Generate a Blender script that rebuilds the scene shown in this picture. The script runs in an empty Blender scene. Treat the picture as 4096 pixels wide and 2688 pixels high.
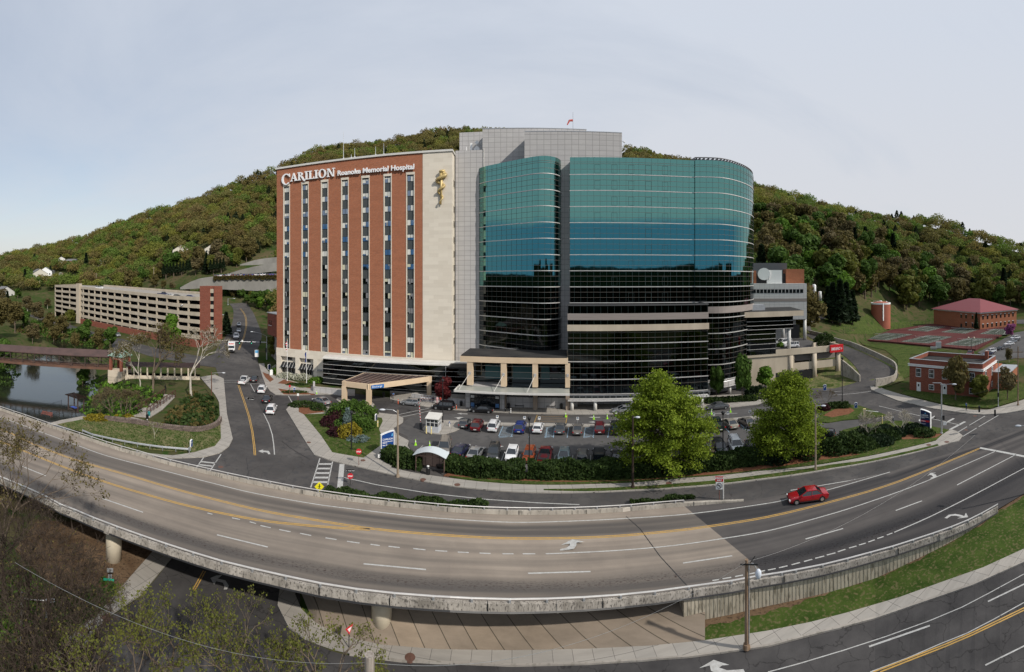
import bpy, math, random
import numpy as np
from mathutils import Vector, Matrix
from mathutils.geometry import tessellate_polygon
R=random.Random(7); NR=np.random.RandomState(7)
PI=math.pi; F=1750.0; HC=28.0; YH=1112.0; CX=2048.0
sc=bpy.context.scene; COL=sc.collection
def th(x): return (x-CX)/F
def lerp(a,b,t): return a+(b-a)*t
def sst(a,b,t):
    t=max(0.,min(1.,(t-a)/(b-a))); return t*t*(3-2*t)
def Q(x,y,d):                         # the point seen at (x, y) that stands d metres away
    t=th(x); return Vector((d*math.sin(t),d*math.cos(t),HC-(y-YH)*d/F))
def P(x,y,z=0.):                      # the point of the level z seen at (x, y)
    d=(HC-z)*F/(y-YH); t=th(x); return Vector((d*math.sin(t),d*math.cos(t),z))
def proj(p):
    d=math.hypot(p[0],p[1]); return (CX+F*math.atan2(p[0],p[1]), YH+(HC-p[2])*F/d)
# ---------------------------------------------------------------- road bridge curves
def zd(x): return float(np.interp(x,[1500,1800,2150,2500,2800,3150,3500],[3,2.75,1.75,.85,.42,.15,.03]))
RAILN=[(-350,1770),(0,1905),(86,1940),(185,1985),(241,2016),(297,2037),(374,2070),(469,2106),(564,2140),(665,2175),(774,2210),(888,2244),(1011,2274),(1144,2304),(1282,2333),(1426,2356),(1579,2373),(1734,2385),(1887,2393),(2039,2397),(2188,2395),(2336,2389),(2483,2379),(2620,2365),(2756,2346),(2926,2323),(3029,2304),(3128,2289),(3184,2279),(3291,2258),(3390,2234),(3483,2209),(3571,2185),(3653,2159),(3732,2133),(3806,2107),(3872,2080),(3926,2053),(3985,2020),(4096,1955),(4300,1840)]
RAILF=[(-350,1505),(0,1624),(56,1643),(103,1658),(151,1675),(202,1692),(256,1709),(318,1729),(366,1745),(426,1765),(486,1783),(549,1800),(615,1819),(682,1837),(755,1854),(833,1872),(912,1890),(994,1907),(1082,1924),(1172,1941),(1273,1958),(1400,1976),(1556,1994),(1659,2004),(1752,2013),(1844,2020),(1937,2025),(2029,2028),(2120,2029),(2210,2029),(2300,2027),(2388,2024),(2479,2019),(2524,2016),(2614,2008),(2702,2001),(2735,1997)]
def cy(c,x): return float(np.interp(x,[p[0] for p in c],[p[1] for p in c]))
def Rn(x): return (HC-zd(x)-.75)*F/(cy(RAILN,x)-YH)+.25
def Rf(x):
    if x<2735: return (HC-zd(x)-.75)*F/(cy(RAILF,x)-YH)-.15
    return (HC-zd(x))*F/(float(np.interp(x,[2735,2975,3072,3300,3560,3700,3920,4150,4400],[2026,2006,1990,1945,1888,1842,1778,1692,1620]))-YH)
def Lz(x): return float(np.interp(x,[3500,3750,3900,4000,4150],[-1.95,-1.1,-.5,-.2,-.03]))
# ---------------------------------------------------------------- terrain
TC=[(-900,[(330,0),(380,3),(450,14),(520,22),(580,28),(650,34)]),
(-300,[(330,0),(380,3),(450,18),(520,30),(580,40),(650,48)]),
(0,[(330,0),(380,6),(450,20),(520,32),(580,44),(650,55)]),
(221,[(340,0),(380,10),(450,25),(520,42),(560,55),(640,66)]),
(500,[(290,0),(330,12),(390,26),(450,46),(520,72),(600,98)]),
(760,[(200,.5),(240,7),(300,22),(350,38),(450,84),(600,128)]),
(880,[(150,1.8),(205,6),(246,10),(300,27),(430,82),(600,142)]),
(1110,[(150,1.8),(205,6),(246,10),(300,27),(430,88),(600,171)]),
(1250,[(190,0),(230,12),(290,36),(370,80),(480,145),(610,196)]),
(1850,[(200,0),(240,15),(300,40),(380,90),(500,170),(620,230)]),
(2100,[(200,0),(240,15),(300,40),(380,90),(500,170),(620,228)]),
(2490,[(200,0),(230,15),(290,40),(370,86),(480,150),(590,196)]),
(2700,[(190,0),(220,15),(280,40),(350,80),(460,140),(560,174)]),
(3010,[(138,7),(150,8),(190,15),(270,42),(380,90),(500,126)]),
(3230,[(146,7.7),(156,8),(190,13),(260,34),(360,72),(480,103)]),
(3365,[(158,4),(175,7),(205,11),(260,28),(360,64),(465,92)]),
(3500,[(213,2),(224,6.5),(260,16),(310,36),(380,62),(450,86)]),
(3640,[(262,1),(275,4),(300,14),(330,28),(380,55),(445,80)]),
(3800,[(290,1),(305,4),(325,12),(350,26),(390,48),(445,74)]),
(4096,[(300,1),(320,3),(340,8),(365,18),(395,34),(430,50)]),
(4600,[(300,0),(330,2),(350,6),(370,12),(400,22),(440,32)])]
RIV=[P(-260,1760,-5),P(20,1640,-5),P(150,1540,-5),P(200,1470,-5),P(235,1425,-5),P(330,1395,-5),P(250,1372,-5),P(130,1352,-5)]
RIV=[Vector((p.x,p.y,0)) for p in RIV]; RW=[17,17,16,14,9,5,5,6]
def rivd(X,Y):                        # distance beyond the river bank
    b=1e9; q=Vector((X,Y,0))
    for i in range(len(RIV)-1):
        a=RIV[i];c=RIV[i+1];v=c-a;t=max(0,min(1,(q-a).dot(v)/v.length_squared))
        b=min(b,(q-a-v*t).length-lerp(RW[i],RW[i+1],t))
    return b
def terrain(X,Y):
    d=math.hypot(X,Y); t=math.atan2(X,Y); x=CX+F*t
    if abs(t)>2.0:
        return 0. if d<500 else (d-500)*.042*(1+.25*math.sin(t*7)+.15*math.sin(t*17+1))
    xx=max(-900,min(4600,x)); k=0
    while k<len(TC)-2 and TC[k+1][0]<xx: k+=1
    f=(xx-TC[k][0])/(TC[k+1][0]-TC[k][0])
    pr=[(lerp(a[0],b[0],f),lerp(a[1],b[1],f)) for a,b in zip(TC[k][1],TC[k+1][1])]
    pr=[(pr[0][0]-8,0.)]+pr+[(pr[-1][0]+60,pr[-1][1]*.96),(pr[-1][0]+500,pr[-1][1]*.4)]
    z=float(np.interp(d,[p[0] for p in pr],[p[1] for p in pr]))
    if z>20: z+=(math.sin(X*.043+Y*.021)+math.sin(X*.017-Y*.05+2))*1.6*sst(20,50,z)
    if d<120 and -900<x<4600:
        rn=Rn(x); rf=max(Rf(x),rn+3)
        if d<rf+1: z=lerp(Lz(x),0.,sst(rf-5 if x<2735 else rn+3,rf,d))
    if x<700 and d>20:
        r=rivd(X,Y)
        if r<14: z=min(z,lerp(-6.2,z,sst(-1,14,r)))
    return z
def G(x,y,off=0.):                    # terrain point seen at (x, y)
    t=th(x); s,c=math.sin(t),math.cos(t); d=25.; pv=d
    while d<900:
        zr=HC-(y-YH)*d/F
        if terrain(d*s,d*c)>=zr: break
        pv=d; d*=1.012
    lo,hi=pv,d
    for _ in range(18):
        m=(lo+hi)/2
        if terrain(m*s,m*c)>=HC-(y-YH)*m/F: hi=m
        else: lo=m
    return Vector((hi*s,hi*c,terrain(hi*s,hi*c)+off))
# ---------------------------------------------------------------- materials
M={}
def mat(n,c,rough=.8,c2=None,scale=1.,metal=0.,bump=0.,det=4,spec=.5,stretch=None,c3=None,bs=None,coat=0,em=None):
    if n in M: return M[n]
    m=bpy.data.materials.new(n); m.use_nodes=True; nt=m.node_tree; b=nt.nodes['Principled BSDF']; M[n]=m
    b.inputs['Roughness'].default_value=rough; b.inputs['Metallic'].default_value=metal
    if rough>=.75 and spec==.5: spec=.1
    b.inputs['Specular IOR Level'].default_value=spec; b.inputs['Coat Weight'].default_value=coat
    b.inputs['Base Color'].default_value=(*c,1)
    if em: b.inputs['Emission Color'].default_value=(*em[0],1); b.inputs['Emission Strength'].default_value=em[1]
    if c2 or bump:
        g=nt.nodes.new('ShaderNodeNewGeometry'); mp=nt.nodes.new('ShaderNodeMapping'); nt.links.new(g.outputs['Position'],mp.inputs['Vector'])
        if stretch: mp.inputs['Scale'].default_value=stretch
        ns=nt.nodes.new('ShaderNodeTexNoise'); ns.inputs['Scale'].default_value=scale; ns.inputs['Detail'].default_value=det; ns.inputs['Roughness'].default_value=.62
        nt.links.new(mp.outputs[0],ns.inputs['Vector'])
    if c2:
        r=nt.nodes.new('ShaderNodeValToRGB'); r.color_ramp.elements[0].position=.33; r.color_ramp.elements[1].position=.67
        r.color_ramp.elements[0].color=(*c,1); r.color_ramp.elements[1].color=(*c2,1)
        nt.links.new(ns.outputs['Fac'],r.inputs[0]); out=r.outputs[0]
        if c3:
            n2=nt.nodes.new('ShaderNodeTexNoise'); n2.inputs['Scale'].default_value=scale*7.3; n2.inputs['Detail'].default_value=3
            nt.links.new(mp.outputs[0],n2.inputs['Vector']); r2=nt.nodes.new('ShaderNodeValToRGB')
            r2.color_ramp.elements[0].position=.52; r2.color_ramp.elements[1].position=.66
            nt.links.new(n2.outputs['Fac'],r2.inputs[0]); mx=nt.nodes.new('ShaderNodeMixRGB'); nt.links.new(r2.outputs[0],mx.inputs[0]); nt.links.new(out,mx.inputs[1]); mx.inputs[2].default_value=(*c3,1); out=mx.outputs[0]
        nt.links.new(out,b.inputs['Base Color'])
    if bump:
        bn=nt.nodes.new('ShaderNodeBump'); bn.inputs['Strength'].default_value=bump; bn.inputs['Distance'].default_value=.05
        n3=nt.nodes.new('ShaderNodeTexNoise'); n3.inputs['Scale'].default_value=bs or scale*8; n3.inputs['Detail'].default_value=3; nt.links.new(g.outputs['Position'],n3.inputs['Vector'])
        nt.links.new(n3.outputs['Fac'],bn.inputs['Height']); nt.links.new(bn.outputs[0],b.inputs['Normal'])
    return m
def cracks(m,sc_,w,k):
    nt=m.node_tree; b=nt.nodes['Principled BSDF']; src=b.inputs['Base Color'].links[0].from_socket; g=nt.nodes.new('ShaderNodeNewGeometry'); n=nt.nodes.new('ShaderNodeTexNoise'); n.inputs['Scale'].default_value=sc_*3; n.inputs['Detail'].default_value=5; nt.links.new(g.outputs['Position'],n.inputs['Vector'])
    a=nt.nodes.new('ShaderNodeVectorMath'); a.operation='MULTIPLY_ADD'; nt.links.new(n.outputs['Color'],a.inputs[0]); a.inputs[1].default_value=(1.6/sc_*.3,)*3; nt.links.new(g.outputs['Position'],a.inputs[2])
    v=nt.nodes.new('ShaderNodeTexVoronoi'); v.feature='DISTANCE_TO_EDGE'; v.inputs['Scale'].default_value=sc_; nt.links.new(a.outputs[0],v.inputs['Vector']); r=nt.nodes.new('ShaderNodeMapRange'); r.inputs[1].default_value=w*.4; r.inputs[2].default_value=w; r.inputs[3].default_value=k; r.inputs[4].default_value=1; nt.links.new(v.outputs['Distance'],r.inputs[0])
    mx=nt.nodes.new('ShaderNodeMixRGB'); mx.blend_type='MULTIPLY'; mx.inputs[0].default_value=1; nt.links.new(src,mx.inputs[1]); nt.links.new(r.outputs[0],mx.inputs[2]); nt.links.new(mx.outputs[0],b.inputs['Base Color'])
def brickmat(n,c1,c2,mo,bw,bh,ms=.012,off=.5,var=.12,rough=.85,vs=.05,hz=False):
    m=bpy.data.materials.new(n); m.use_nodes=True; nt=m.node_tree; b=nt.nodes['Principled BSDF']; M[n]=m; b.inputs['Roughness'].default_value=rough; b.inputs['Specular IOR Level'].default_value=.12
    tc=nt.nodes.new('ShaderNodeTexCoord'); sp=nt.nodes.new('ShaderNodeSeparateXYZ'); nt.links.new(tc.outputs['Object'],sp.inputs[0])
    ad=nt.nodes.new('ShaderNodeMath'); nt.links.new(sp.outputs[0],ad.inputs[0]); nt.links.new(sp.outputs[1],ad.inputs[1])
    cb=nt.nodes.new('ShaderNodeCombineXYZ'); nt.links.new(sp.outputs[0] if hz else ad.outputs[0],cb.inputs[0]); nt.links.new(sp.outputs[1 if hz else 2],cb.inputs[1])
    t=nt.nodes.new('ShaderNodeTexBrick'); t.offset=off; t.inputs['Scale'].default_value=1; t.inputs['Brick Width'].default_value=bw; t.inputs['Row Height'].default_value=bh; t.inputs['Mortar Size'].default_value=ms
    t.inputs['Color1'].default_value=(*c1,1); t.inputs['Color2'].default_value=(*c2,1); t.inputs['Mortar'].default_value=(*mo,1); nt.links.new(cb.outputs[0],t.inputs['Vector'])
    ns=nt.nodes.new('ShaderNodeTexNoise'); ns.inputs['Scale'].default_value=vs; ns.inputs['Detail'].default_value=6; ns.inputs['Roughness'].default_value=.7
    mp=nt.nodes.new('ShaderNodeMapping'); mp.inputs['Scale'].default_value=(.5,3,1); nt.links.new(cb.outputs[0],mp.inputs[0]); nt.links.new(mp.outputs[0],ns.inputs['Vector'])
    mr=nt.nodes.new('ShaderNodeMapRange'); mr.inputs[1].default_value=.3; mr.inputs[2].default_value=.7; mr.inputs[3].default_value=1-var; mr.inputs[4].default_value=1+var; nt.links.new(ns.outputs['Fac'],mr.inputs[0])
    mu=nt.nodes.new('ShaderNodeMixRGB'); mu.blend_type='MULTIPLY'; mu.inputs[0].default_value=1; nt.links.new(t.outputs['Color'],mu.inputs[1]); nt.links.new(mr.outputs[0],mu.inputs[2]); nt.links.new(mu.outputs[0],b.inputs['Base Color'])
    return m
def glassmat(n,tint,bump=.02,base=(.01,.012,.013),met=1.,rough=.03,bs=.35):
    m=bpy.data.materials.new(n); m.use_nodes=True; nt=m.node_tree; b=nt.nodes['Principled BSDF']; M[n]=m
    b.inputs['Base Color'].default_value=(*tint,1); b.inputs['Metallic'].default_value=met; b.inputs['Roughness'].default_value=rough
    g=nt.nodes.new('ShaderNodeNewGeometry'); ns=nt.nodes.new('ShaderNodeTexNoise'); ns.inputs['Scale'].default_value=bs; ns.inputs['Detail'].default_value=1
    bn=nt.nodes.new('ShaderNodeBump'); bn.inputs['Strength'].default_value=bump; bn.inputs['Distance'].default_value=.5
    nt.links.new(g.outputs['Position'],ns.inputs['Vector']); nt.links.new(ns.outputs['Fac'],bn.inputs['Height']); nt.links.new(bn.outputs[0],b.inputs['Normal'])
    return m
def leafmat(n,c,c2,rough=.7,tr=.34):
    m=bpy.data.materials.new(n); m.use_nodes=True; nt=m.node_tree; b=nt.nodes['Principled BSDF']; M[n]=m; b.inputs['Roughness'].default_value=rough; b.inputs['Specular IOR Level'].default_value=.2
    g=nt.nodes.new('ShaderNodeNewGeometry'); r=nt.nodes.new('ShaderNodeValToRGB'); r.color_ramp.elements[0].color=(*c,1); r.color_ramp.elements[1].color=(*c2,1)
    oi=nt.nodes.new('ShaderNodeObjectInfo'); ns=nt.nodes.new('ShaderNodeTexNoise'); ns.inputs['Scale'].default_value=.9; nt.links.new(g.outputs['Position'],ns.inputs['Vector'])
    a=nt.nodes.new('ShaderNodeMath'); a.operation='MULTIPLY_ADD'; a.inputs[1].default_value=.5; nt.links.new(g.outputs['Random Per Island'],a.inputs[0])
    s=nt.nodes.new('ShaderNodeMapRange'); s.inputs[1].default_value=.35; s.inputs[2].default_value=.65; s.inputs[4].default_value=.5; nt.links.new(ns.outputs['Fac'],s.inputs[0]); nt.links.new(s.outputs[0],a.inputs[2])
    nt.links.new(a.outputs[0],r.inputs[0]); nt.links.new(r.outputs[0],b.inputs['Base Color'])
    t=nt.nodes.new('ShaderNodeBsdfTranslucent'); nt.links.new(r.outputs[0],t.inputs[0]); mx=nt.nodes.new('ShaderNodeMixShader'); mx.inputs[0].default_value=tr
    nt.links.new(b.outputs[0],mx.inputs[1]); nt.links.new(t.outputs[0],mx.inputs[2]); nt.links.new(mx.outputs[0],nt.nodes['Material Output'].inputs[0])
    return m
ASPH=mat('asphalt',(.052,.049,.048),.85,(.100,.093,.088),.13,bump=.3,det=8,c3=(.062,.06,.06),bs=6)
ASPD=mat('dark_asphalt',(.042,.040,.040),.85,(.075,.071,.069),.3,bump=.2,det=7,bs=6)
cracks(ASPH,.2,.010,.72); cracks(ASPD,.33,.016,.62)
LOT=mat('lot_asphalt',(.070,.068,.067),.85,(.108,.103,.10),.12,bump=.2,det=8,c3=(.075,.073,.073),bs=6)
CONC=mat('concrete',(.27,.245,.215),.85,(.36,.33,.29),.35,bump=.2,det=7,c3=(.24,.22,.19),bs=5)
CONL=mat('concrete_wall',(.26,.235,.2),.85,(.42,.385,.33),.5,bump=.25,det=8,stretch=(1,1,.3),c3=(.19,.175,.15),bs=4)
CONW=mat('weathered_concrete',(.19,.172,.148),.9,(.43,.395,.35),1.1,bump=.3,det=8,stretch=(1,1,.45),c3=(.1,.09,.08),bs=4)
WALKC=brickmat('walk_concrete',(.33,.305,.27),(.30,.28,.25),(.12,.11,.1),1.6,1.6,.02,0,.15,vs=.3,hz=True)
GRASS=mat('grass',(.026,.050,.009),.95,(.062,.090,.020),.45,bump=.8,det=9,c3=(.11,.10,.045),bs=5,spec=.05)
GRASSD=mat('patchy_grass',(.050,.085,.018),.95,(.20,.165,.09),.55,bump=.8,det=10,spec=.05,c3=(.035,.07,.014),bs=3)
GROUND=mat('earth_and_grass',(.03,.055,.014),.95,(.10,.080,.045),.06,bump=.8,det=10,spec=0.,c3=(.03,.06,.014),bs=2)
DIRT=mat('red_dirt',(.10,.062,.036),.95,(.17,.115,.07),.5,bump=.5,det=9,c3=(.06,.04,.026),bs=4)
MULCH=mat('mulch',(.13,.055,.030),.95,(.20,.09,.05),2.,bump=.6,det=6,bs=8)
WHP=mat('road_white',(.47,.47,.45),.7,(.33,.32,.30),3.,det=6)
YEP=mat('road_yellow',(.52,.30,.06),.7,(.36,.23,.07),2.,det=6)
BLP=mat('road_blue',(.22,.36,.48),.7,(.32,.42,.5),3.)
WHITE=mat('white_paint',(.75,.75,.73),.45); OFFW=mat('off_white',(.55,.54,.50),.6,(.64,.62,.58),.5)
STEEL=mat('galvanised_steel',(.42,.43,.44),.4,(.5,.51,.52),2.,metal=.6); ALU=mat('silver_rail',(.60,.58,.55),.4,(.50,.48,.46),1.,metal=.3)
BLACK=mat('black_metal',(.012,.012,.013),.45); DKGL=mat('dark_glass',(.012,.015,.018),.06,spec=.8); RUBBER=mat('rubber',(.015,.015,.015),.8)
WOOD=mat('pole_wood',(.16,.105,.065),.85,(.28,.20,.14),1.5,stretch=(4,4,.3),bump=.3); BARK=mat('bark',(.10,.075,.055),.9,(.17,.135,.10),3.,bump=.4)
BARKP=mat('pale_bark',(.30,.27,.22),.9,(.52,.48,.41),1.6,bump=.2)
TAN=mat('tan_stucco',(.56,.43,.29),.8,(.64,.50,.35),.4,det=6); BEIGE=mat('beige_concrete',(.40,.34,.26),.85,(.52,.45,.35),.3,det=7,stretch=(1,1,.3),bump=.1)
BROWN=mat('brown_metal',(.05,.032,.026),.6,(.08,.05,.04),.8); ROOFBR=mat('brown_metal_roof',(.055,.032,.027),.5,(.085,.048,.04),.6)
GREENR=mat('green_copper_roof',(.16,.27,.22),.6,(.24,.36,.30),.8); ROOFG=mat('dark_roof',(.03,.03,.031),.9,(.055,.053,.05),.3,det=7)
BRICK=brickmat('brick',(.385,.138,.068),(.30,.104,.052),(.30,.20,.15),.42,.15,.012,.5,.10,vs=.3)
BRICKD=brickmat('dark_brick',(.26,.075,.045),(.19,.055,.034),(.24,.15,.12),.42,.15,.012,.5,.14,vs=.3)
BRICKO=brickmat('orange_brick',(.36,.13,.065),(.30,.10,.05),(.28,.18,.12),.42,.15,.012,.5,.12,vs=.3)
LIME=brickmat('limestone',(.69,.63,.53),(.62,.56,.465),(.59,.53,.44),2.4,.95,.012,.5,.05,.8,.12)
GRAN=brickmat('granite_panels',(.46,.445,.43),(.43,.415,.405),(.27,.26,.25),1.55,1.25,.05,0,.06,.6,.5)
GRANL=brickmat('pale_panels',(.56,.55,.53),(.53,.52,.50),(.38,.37,.36),1.6,1.3,.04,0,.05,.6,.2)
PAVE=brickmat('slope_paving',(.24,.19,.14),(.20,.165,.13),(.07,.06,.045),2.3,40,.05,0,.3,.9,.2)
STONE=brickmat('field_stone',(.20,.155,.13),(.11,.085,.075),(.06,.05,.045),.5,.25,.03,.5,.3,.9,.8)
TEAL=glassmat('teal_glass',(.125,.295,.268),.012); PODG=glassmat('black_glass',(.055,.065,.07),.02); POOL=glassmat('window_glass',(.22,.27,.34),.02)
SPAN=mat('grey_spandrel',(.045,.053,.053),.5,(.055,.062,.062),.6)
BLIND=mat('window_blind',(.60,.60,.55),.5,spec=.6); BLINDY=mat('yellow_blind',(.50,.49,.36),.5,spec=.6); BLINDG=mat('grey_blind',(.20,.20,.20),.3,spec=.8)
# ---------------------------------------------------------------- mesh builder and tags
CH={}
def setp(o,p): o.parent=p; CH.setdefault(p.name,[]).append(o)
class MB:
    def __init__(s): s.v=[]; s.f=[]; s.m=[]
    def add(s,vs,fs,m=0):
        o=len(s.v); s.v+= [tuple(v) for v in vs]; s.f+=[tuple(i+o for i in f) for f in fs]; s.m+=[m]*len(fs); return s
    def box(s,x0,x1,y0,y1,z0,z1,m=0):
        return s.add([(x,y,z) for z in (z0,z1) for y in (y0,y1) for x in (x0,x1)],[(0,2,3,1),(4,5,7,6),(0,1,5,4),(2,6,7,3),(1,3,7,5),(0,4,6,2)],m)
    def obox(s,c,ux,hx,hy,z0,z1,m=0):            # box turned to the direction ux
        ux=Vector((ux[0],ux[1],0)).normalized(); uy=Vector((-ux.y,ux.x,0)); c=Vector((c[0],c[1],0))
        vs=[]
        for z in (z0,z1):
            for b in (-hy,hy):
                for a in (-hx,hx): q=c+ux*a+uy*b; vs.append((q.x,q.y,z))
        return s.add(vs,[(0,2,3,1),(4,5,7,6),(0,1,5,4),(2,6,7,3),(1,3,7,5),(0,4,6,2)],m)
    def tube(s,a,b,r0,r1=None,n=8,m=0,cap=True):
        a=Vector(a);b=Vector(b);r1=r0 if r1 is None else r1; d=(b-a)
        if d.length<1e-6: return s
        d.normalize(); u=d.orthogonal().normalized(); w=d.cross(u); vs=[]
        for c,r in ((a,r0),(b,r1)):
            for i in range(n): t=2*PI*i/n; vs.append(c+u*(r*math.cos(t))+w*(r*math.sin(t)))
        fs=[(i,(i+1)%n,n+(i+1)%n,n+i) for i in range(n)]
        if cap: fs+=[tuple(range(n-1,-1,-1)),tuple(range(n,2*n))]
        return s.add(vs,fs,m)
    def path(s,pts,r,n=6,m=0):
        for a,b in zip(pts[:-1],pts[1:]): s.tube(a,b,r,r,n,m)
        return s
    def prism(s,pts,z0,z1,m=0,ms=None,bottom=False):   # pts: xy outline
        n=len(pts); ps=[Vector((p[0],p[1],0)) for p in pts]; tr=tessellate_polygon([ps]); ar=sum(ps[i].x*ps[(i+1)%n].y-ps[(i+1)%n].x*ps[i].y for i in range(n))
        if ar<0: ps=ps[::-1]; tr=tessellate_polygon([ps])
        def up(t):
            a,b,c=(ps[i] for i in t); return t if (b-a).cross(c-a).z>0 else (t[0],t[2],t[1])
        tr=[up(t) for t in tr]
        s.add([(p.x,p.y,z1) for p in ps],tr,m)
        if z1-z0>1e-4:
            s.add([(p.x,p.y,z0) for p in ps]+[(p.x,p.y,z1) for p in ps],[(i,(i+1)%n,n+(i+1)%n,n+i) for i in range(n)],m if ms is None else ms)
            if bottom: s.add([(p.x,p.y,z0) for p in ps],[t[::-1] for t in tr],m)
        return s
    def vprism(s,pts,y0,y1,m=0):                 # pts: xz outline, thickness along y
        n=len(pts); ps=[Vector((p[0],p[1],0)) for p in pts]; tr=tessellate_polygon([ps])
        s.add([(p.x,y0,p.y) for p in ps],tr,m); s.add([(p.x,y1,p.y) for p in ps],[t[::-1] for t in tr],m)
        return s.add([(p.x,y0,p.y) for p in ps]+[(p.x,y1,p.y) for p in ps],[(i,(i+1)%n,n+(i+1)%n,n+i) for i in range(n)],m)
    def lathe(s,prof,c=(0,0,0),n=16,m=0):
        vs=[];fs=[]
        for r,z in prof:
            for i in range(n): t=2*PI*i/n; vs.append((c[0]+r*math.cos(t),c[1]+r*math.sin(t),c[2]+z))
        for k in range(len(prof)-1):
            for i in range(n): j=(i+1)%n; fs.append((k*n+i,k*n+j,(k+1)*n+j,(k+1)*n+i))
        fs+=[tuple(range(n-1,-1,-1)),tuple((len(prof)-1)*n+i for i in range(n))]
        return s.add(vs,fs,m)
    def ball(s,c,rx,ry,rz,n=10,k=6,m=0):
        return s.lathe([(1e-3,0)],c,3,m) if 0 else s._ball(c,rx,ry,rz,n,k,m)
    def _ball(s,c,rx,ry,rz,n,k,m):
        vs=[(c[0],c[1],c[2]-rz)]
        for j in range(1,k):
            a=-PI/2+PI*j/k
            for i in range(n): t=2*PI*i/n; vs.append((c[0]+rx*math.cos(a)*math.cos(t),c[1]+ry*math.cos(a)*math.sin(t),c[2]+rz*math.sin(a)))
        vs.append((c[0],c[1],c[2]+rz)); fs=[]
        for i in range(n): fs.append((0,1+(i+1)%n,1+i)); fs.append((len(vs)-1,1+(k-2)*n+i,1+(k-2)*n+(i+1)%n))
        for j in range(k-2):
            for i in range(n): a=1+j*n+i;b=1+j*n+(i+1)%n; fs.append((a,b,b+n,a+n))
        return s.add(vs,fs,m)
    def mesh(s,name,mats,smooth=False):
        me=bpy.data.meshes.new(name); me.from_pydata(s.v,[],s.f)
        for m in (mats if isinstance(mats,(list,tuple)) else [mats]): me.materials.append(m)
        me.polygons.foreach_set('material_index',s.m)
        if smooth: me.polygons.foreach_set('use_smooth',[True]*len(s.f))
        me.update(); return me
    def build(s,name,mats,parent=None,smooth=False):
        o=bpy.data.objects.new(name,s.mesh(name,mats,smooth)); COL.objects.link(o)
        if parent: setp(o,parent)
        return o
def tag(o,label=None,cat=None,group=None,kind=None):
    if label: o['label']=label
    if cat: o['category']=cat
    if group: o['group']=group
    if kind: o['kind']=kind
    return o
def E(name,label,cat,loc=(0,0,0),rz=0.,group=None):
    o=bpy.data.objects.new(name,None); COL.objects.link(o); o.location=loc; o.rotation_euler=(0,0,rz); o.empty_display_size=.1
    return tag(o,label,cat,group)
def copyt(o,parent=None):
    c=o.copy(); COL.objects.link(c)
    if parent: setp(c,parent)
    for ch in list(CH.get(o.name,[])): copyt(ch,c)
    return c
def place(proto,used,loc,rz,label,group=None,s=None):     # first use moves the source itself, later ones copy it
    o=proto if not used.get(proto.name) else copyt(proto)
    used[proto.name]=True; o.location=loc; o.rotation_euler=(0,0,rz)
    if s: o.scale=(s,s,s) if not isinstance(s,tuple) else s
    o['label']=label
    if group: o['group']=group
    return o
USED={}
def text(s,size,mat_,parent,name='lettering',loc=(0,0,0),rot=(PI/2,0,0),ext=.03,align='LEFT',bold=0.,sx=1.):
    c=bpy.data.curves.new(name,'FONT'); c.body=s; c.size=size; c.extrude=ext; c.align_x=align; c.offset=bold; c.resolution_u=3
    o=bpy.data.objects.new(name,c); COL.objects.link(o); bpy.context.view_layer.update()
    me=bpy.data.meshes.new_from_object(o.evaluated_get(bpy.context.evaluated_depsgraph_get())); COL.objects.unlink(o); bpy.data.objects.remove(o)
    me.name=name; me.materials.clear(); me.materials.append(mat_); q=bpy.data.objects.new(name,me); COL.objects.link(q); setp(q,parent)
    q.location=loc; q.rotation_euler=rot; q.scale=(sx,1,1); return q
def dens(pts,step=25):
    o=[]
    for a,b in zip(pts[:-1],pts[1:]):
        n=max(1,int(math.hypot(b[0]-a[0],b[1]-a[1])/step))
        for i in range(n): t=i/n; o.append((lerp(a[0],b[0],t),lerp(a[1],b[1],t)))
    o.append(pts[-1]); return o
def sm(pts,n=6):                      # smooth curve through points
    o=[]; k=len(pts)
    for i in range(k-1):
        p0=pts[max(0,i-1)];p1=pts[i];p2=pts[i+1];p3=pts[min(k-1,i+2)]
        for j in range(n):
            t=j/n; o.append(tuple(.5*(2*b+(c-a)*t+(2*a-5*b+4*c-d)*t*t+(3*b-a-3*c+d)*t**3) for a,b,c,d in zip(p0,p1,p2,p3)))
    o.append(tuple(pts[-1])); return o
def slab(mb,px,h,m=0,ms=None,z=0.,z0=None):
    w=[P(x,y,z) for x,y in px]; mb.prism([(p.x,p.y) for p in w],z if z0 is None else z0,z+h,m,ms)
def ribbon(mb,w,wd,m=0):              # flat line of width wd along world points
    vs=[];n=len(w)
    for i,p in enumerate(w):
        t=(w[min(n-1,i+1)]-w[max(0,i-1)]); t.z=0; t.normalize(); q=Vector((-t.y,t.x,0))*wd/2
        vs+=[p-q,p+q]
    mb.add(vs,[(2*i,2*i+2,2*i+3,2*i+1) for i in range(n-1)],m)
def facesup(mb):
    for i,f in enumerate(mb.f):
        a,b,c=(Vector(mb.v[j]) for j in f[:3])
        if (b-a).cross(c-a).z<0: mb.f[i]=f[::-1]
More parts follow.
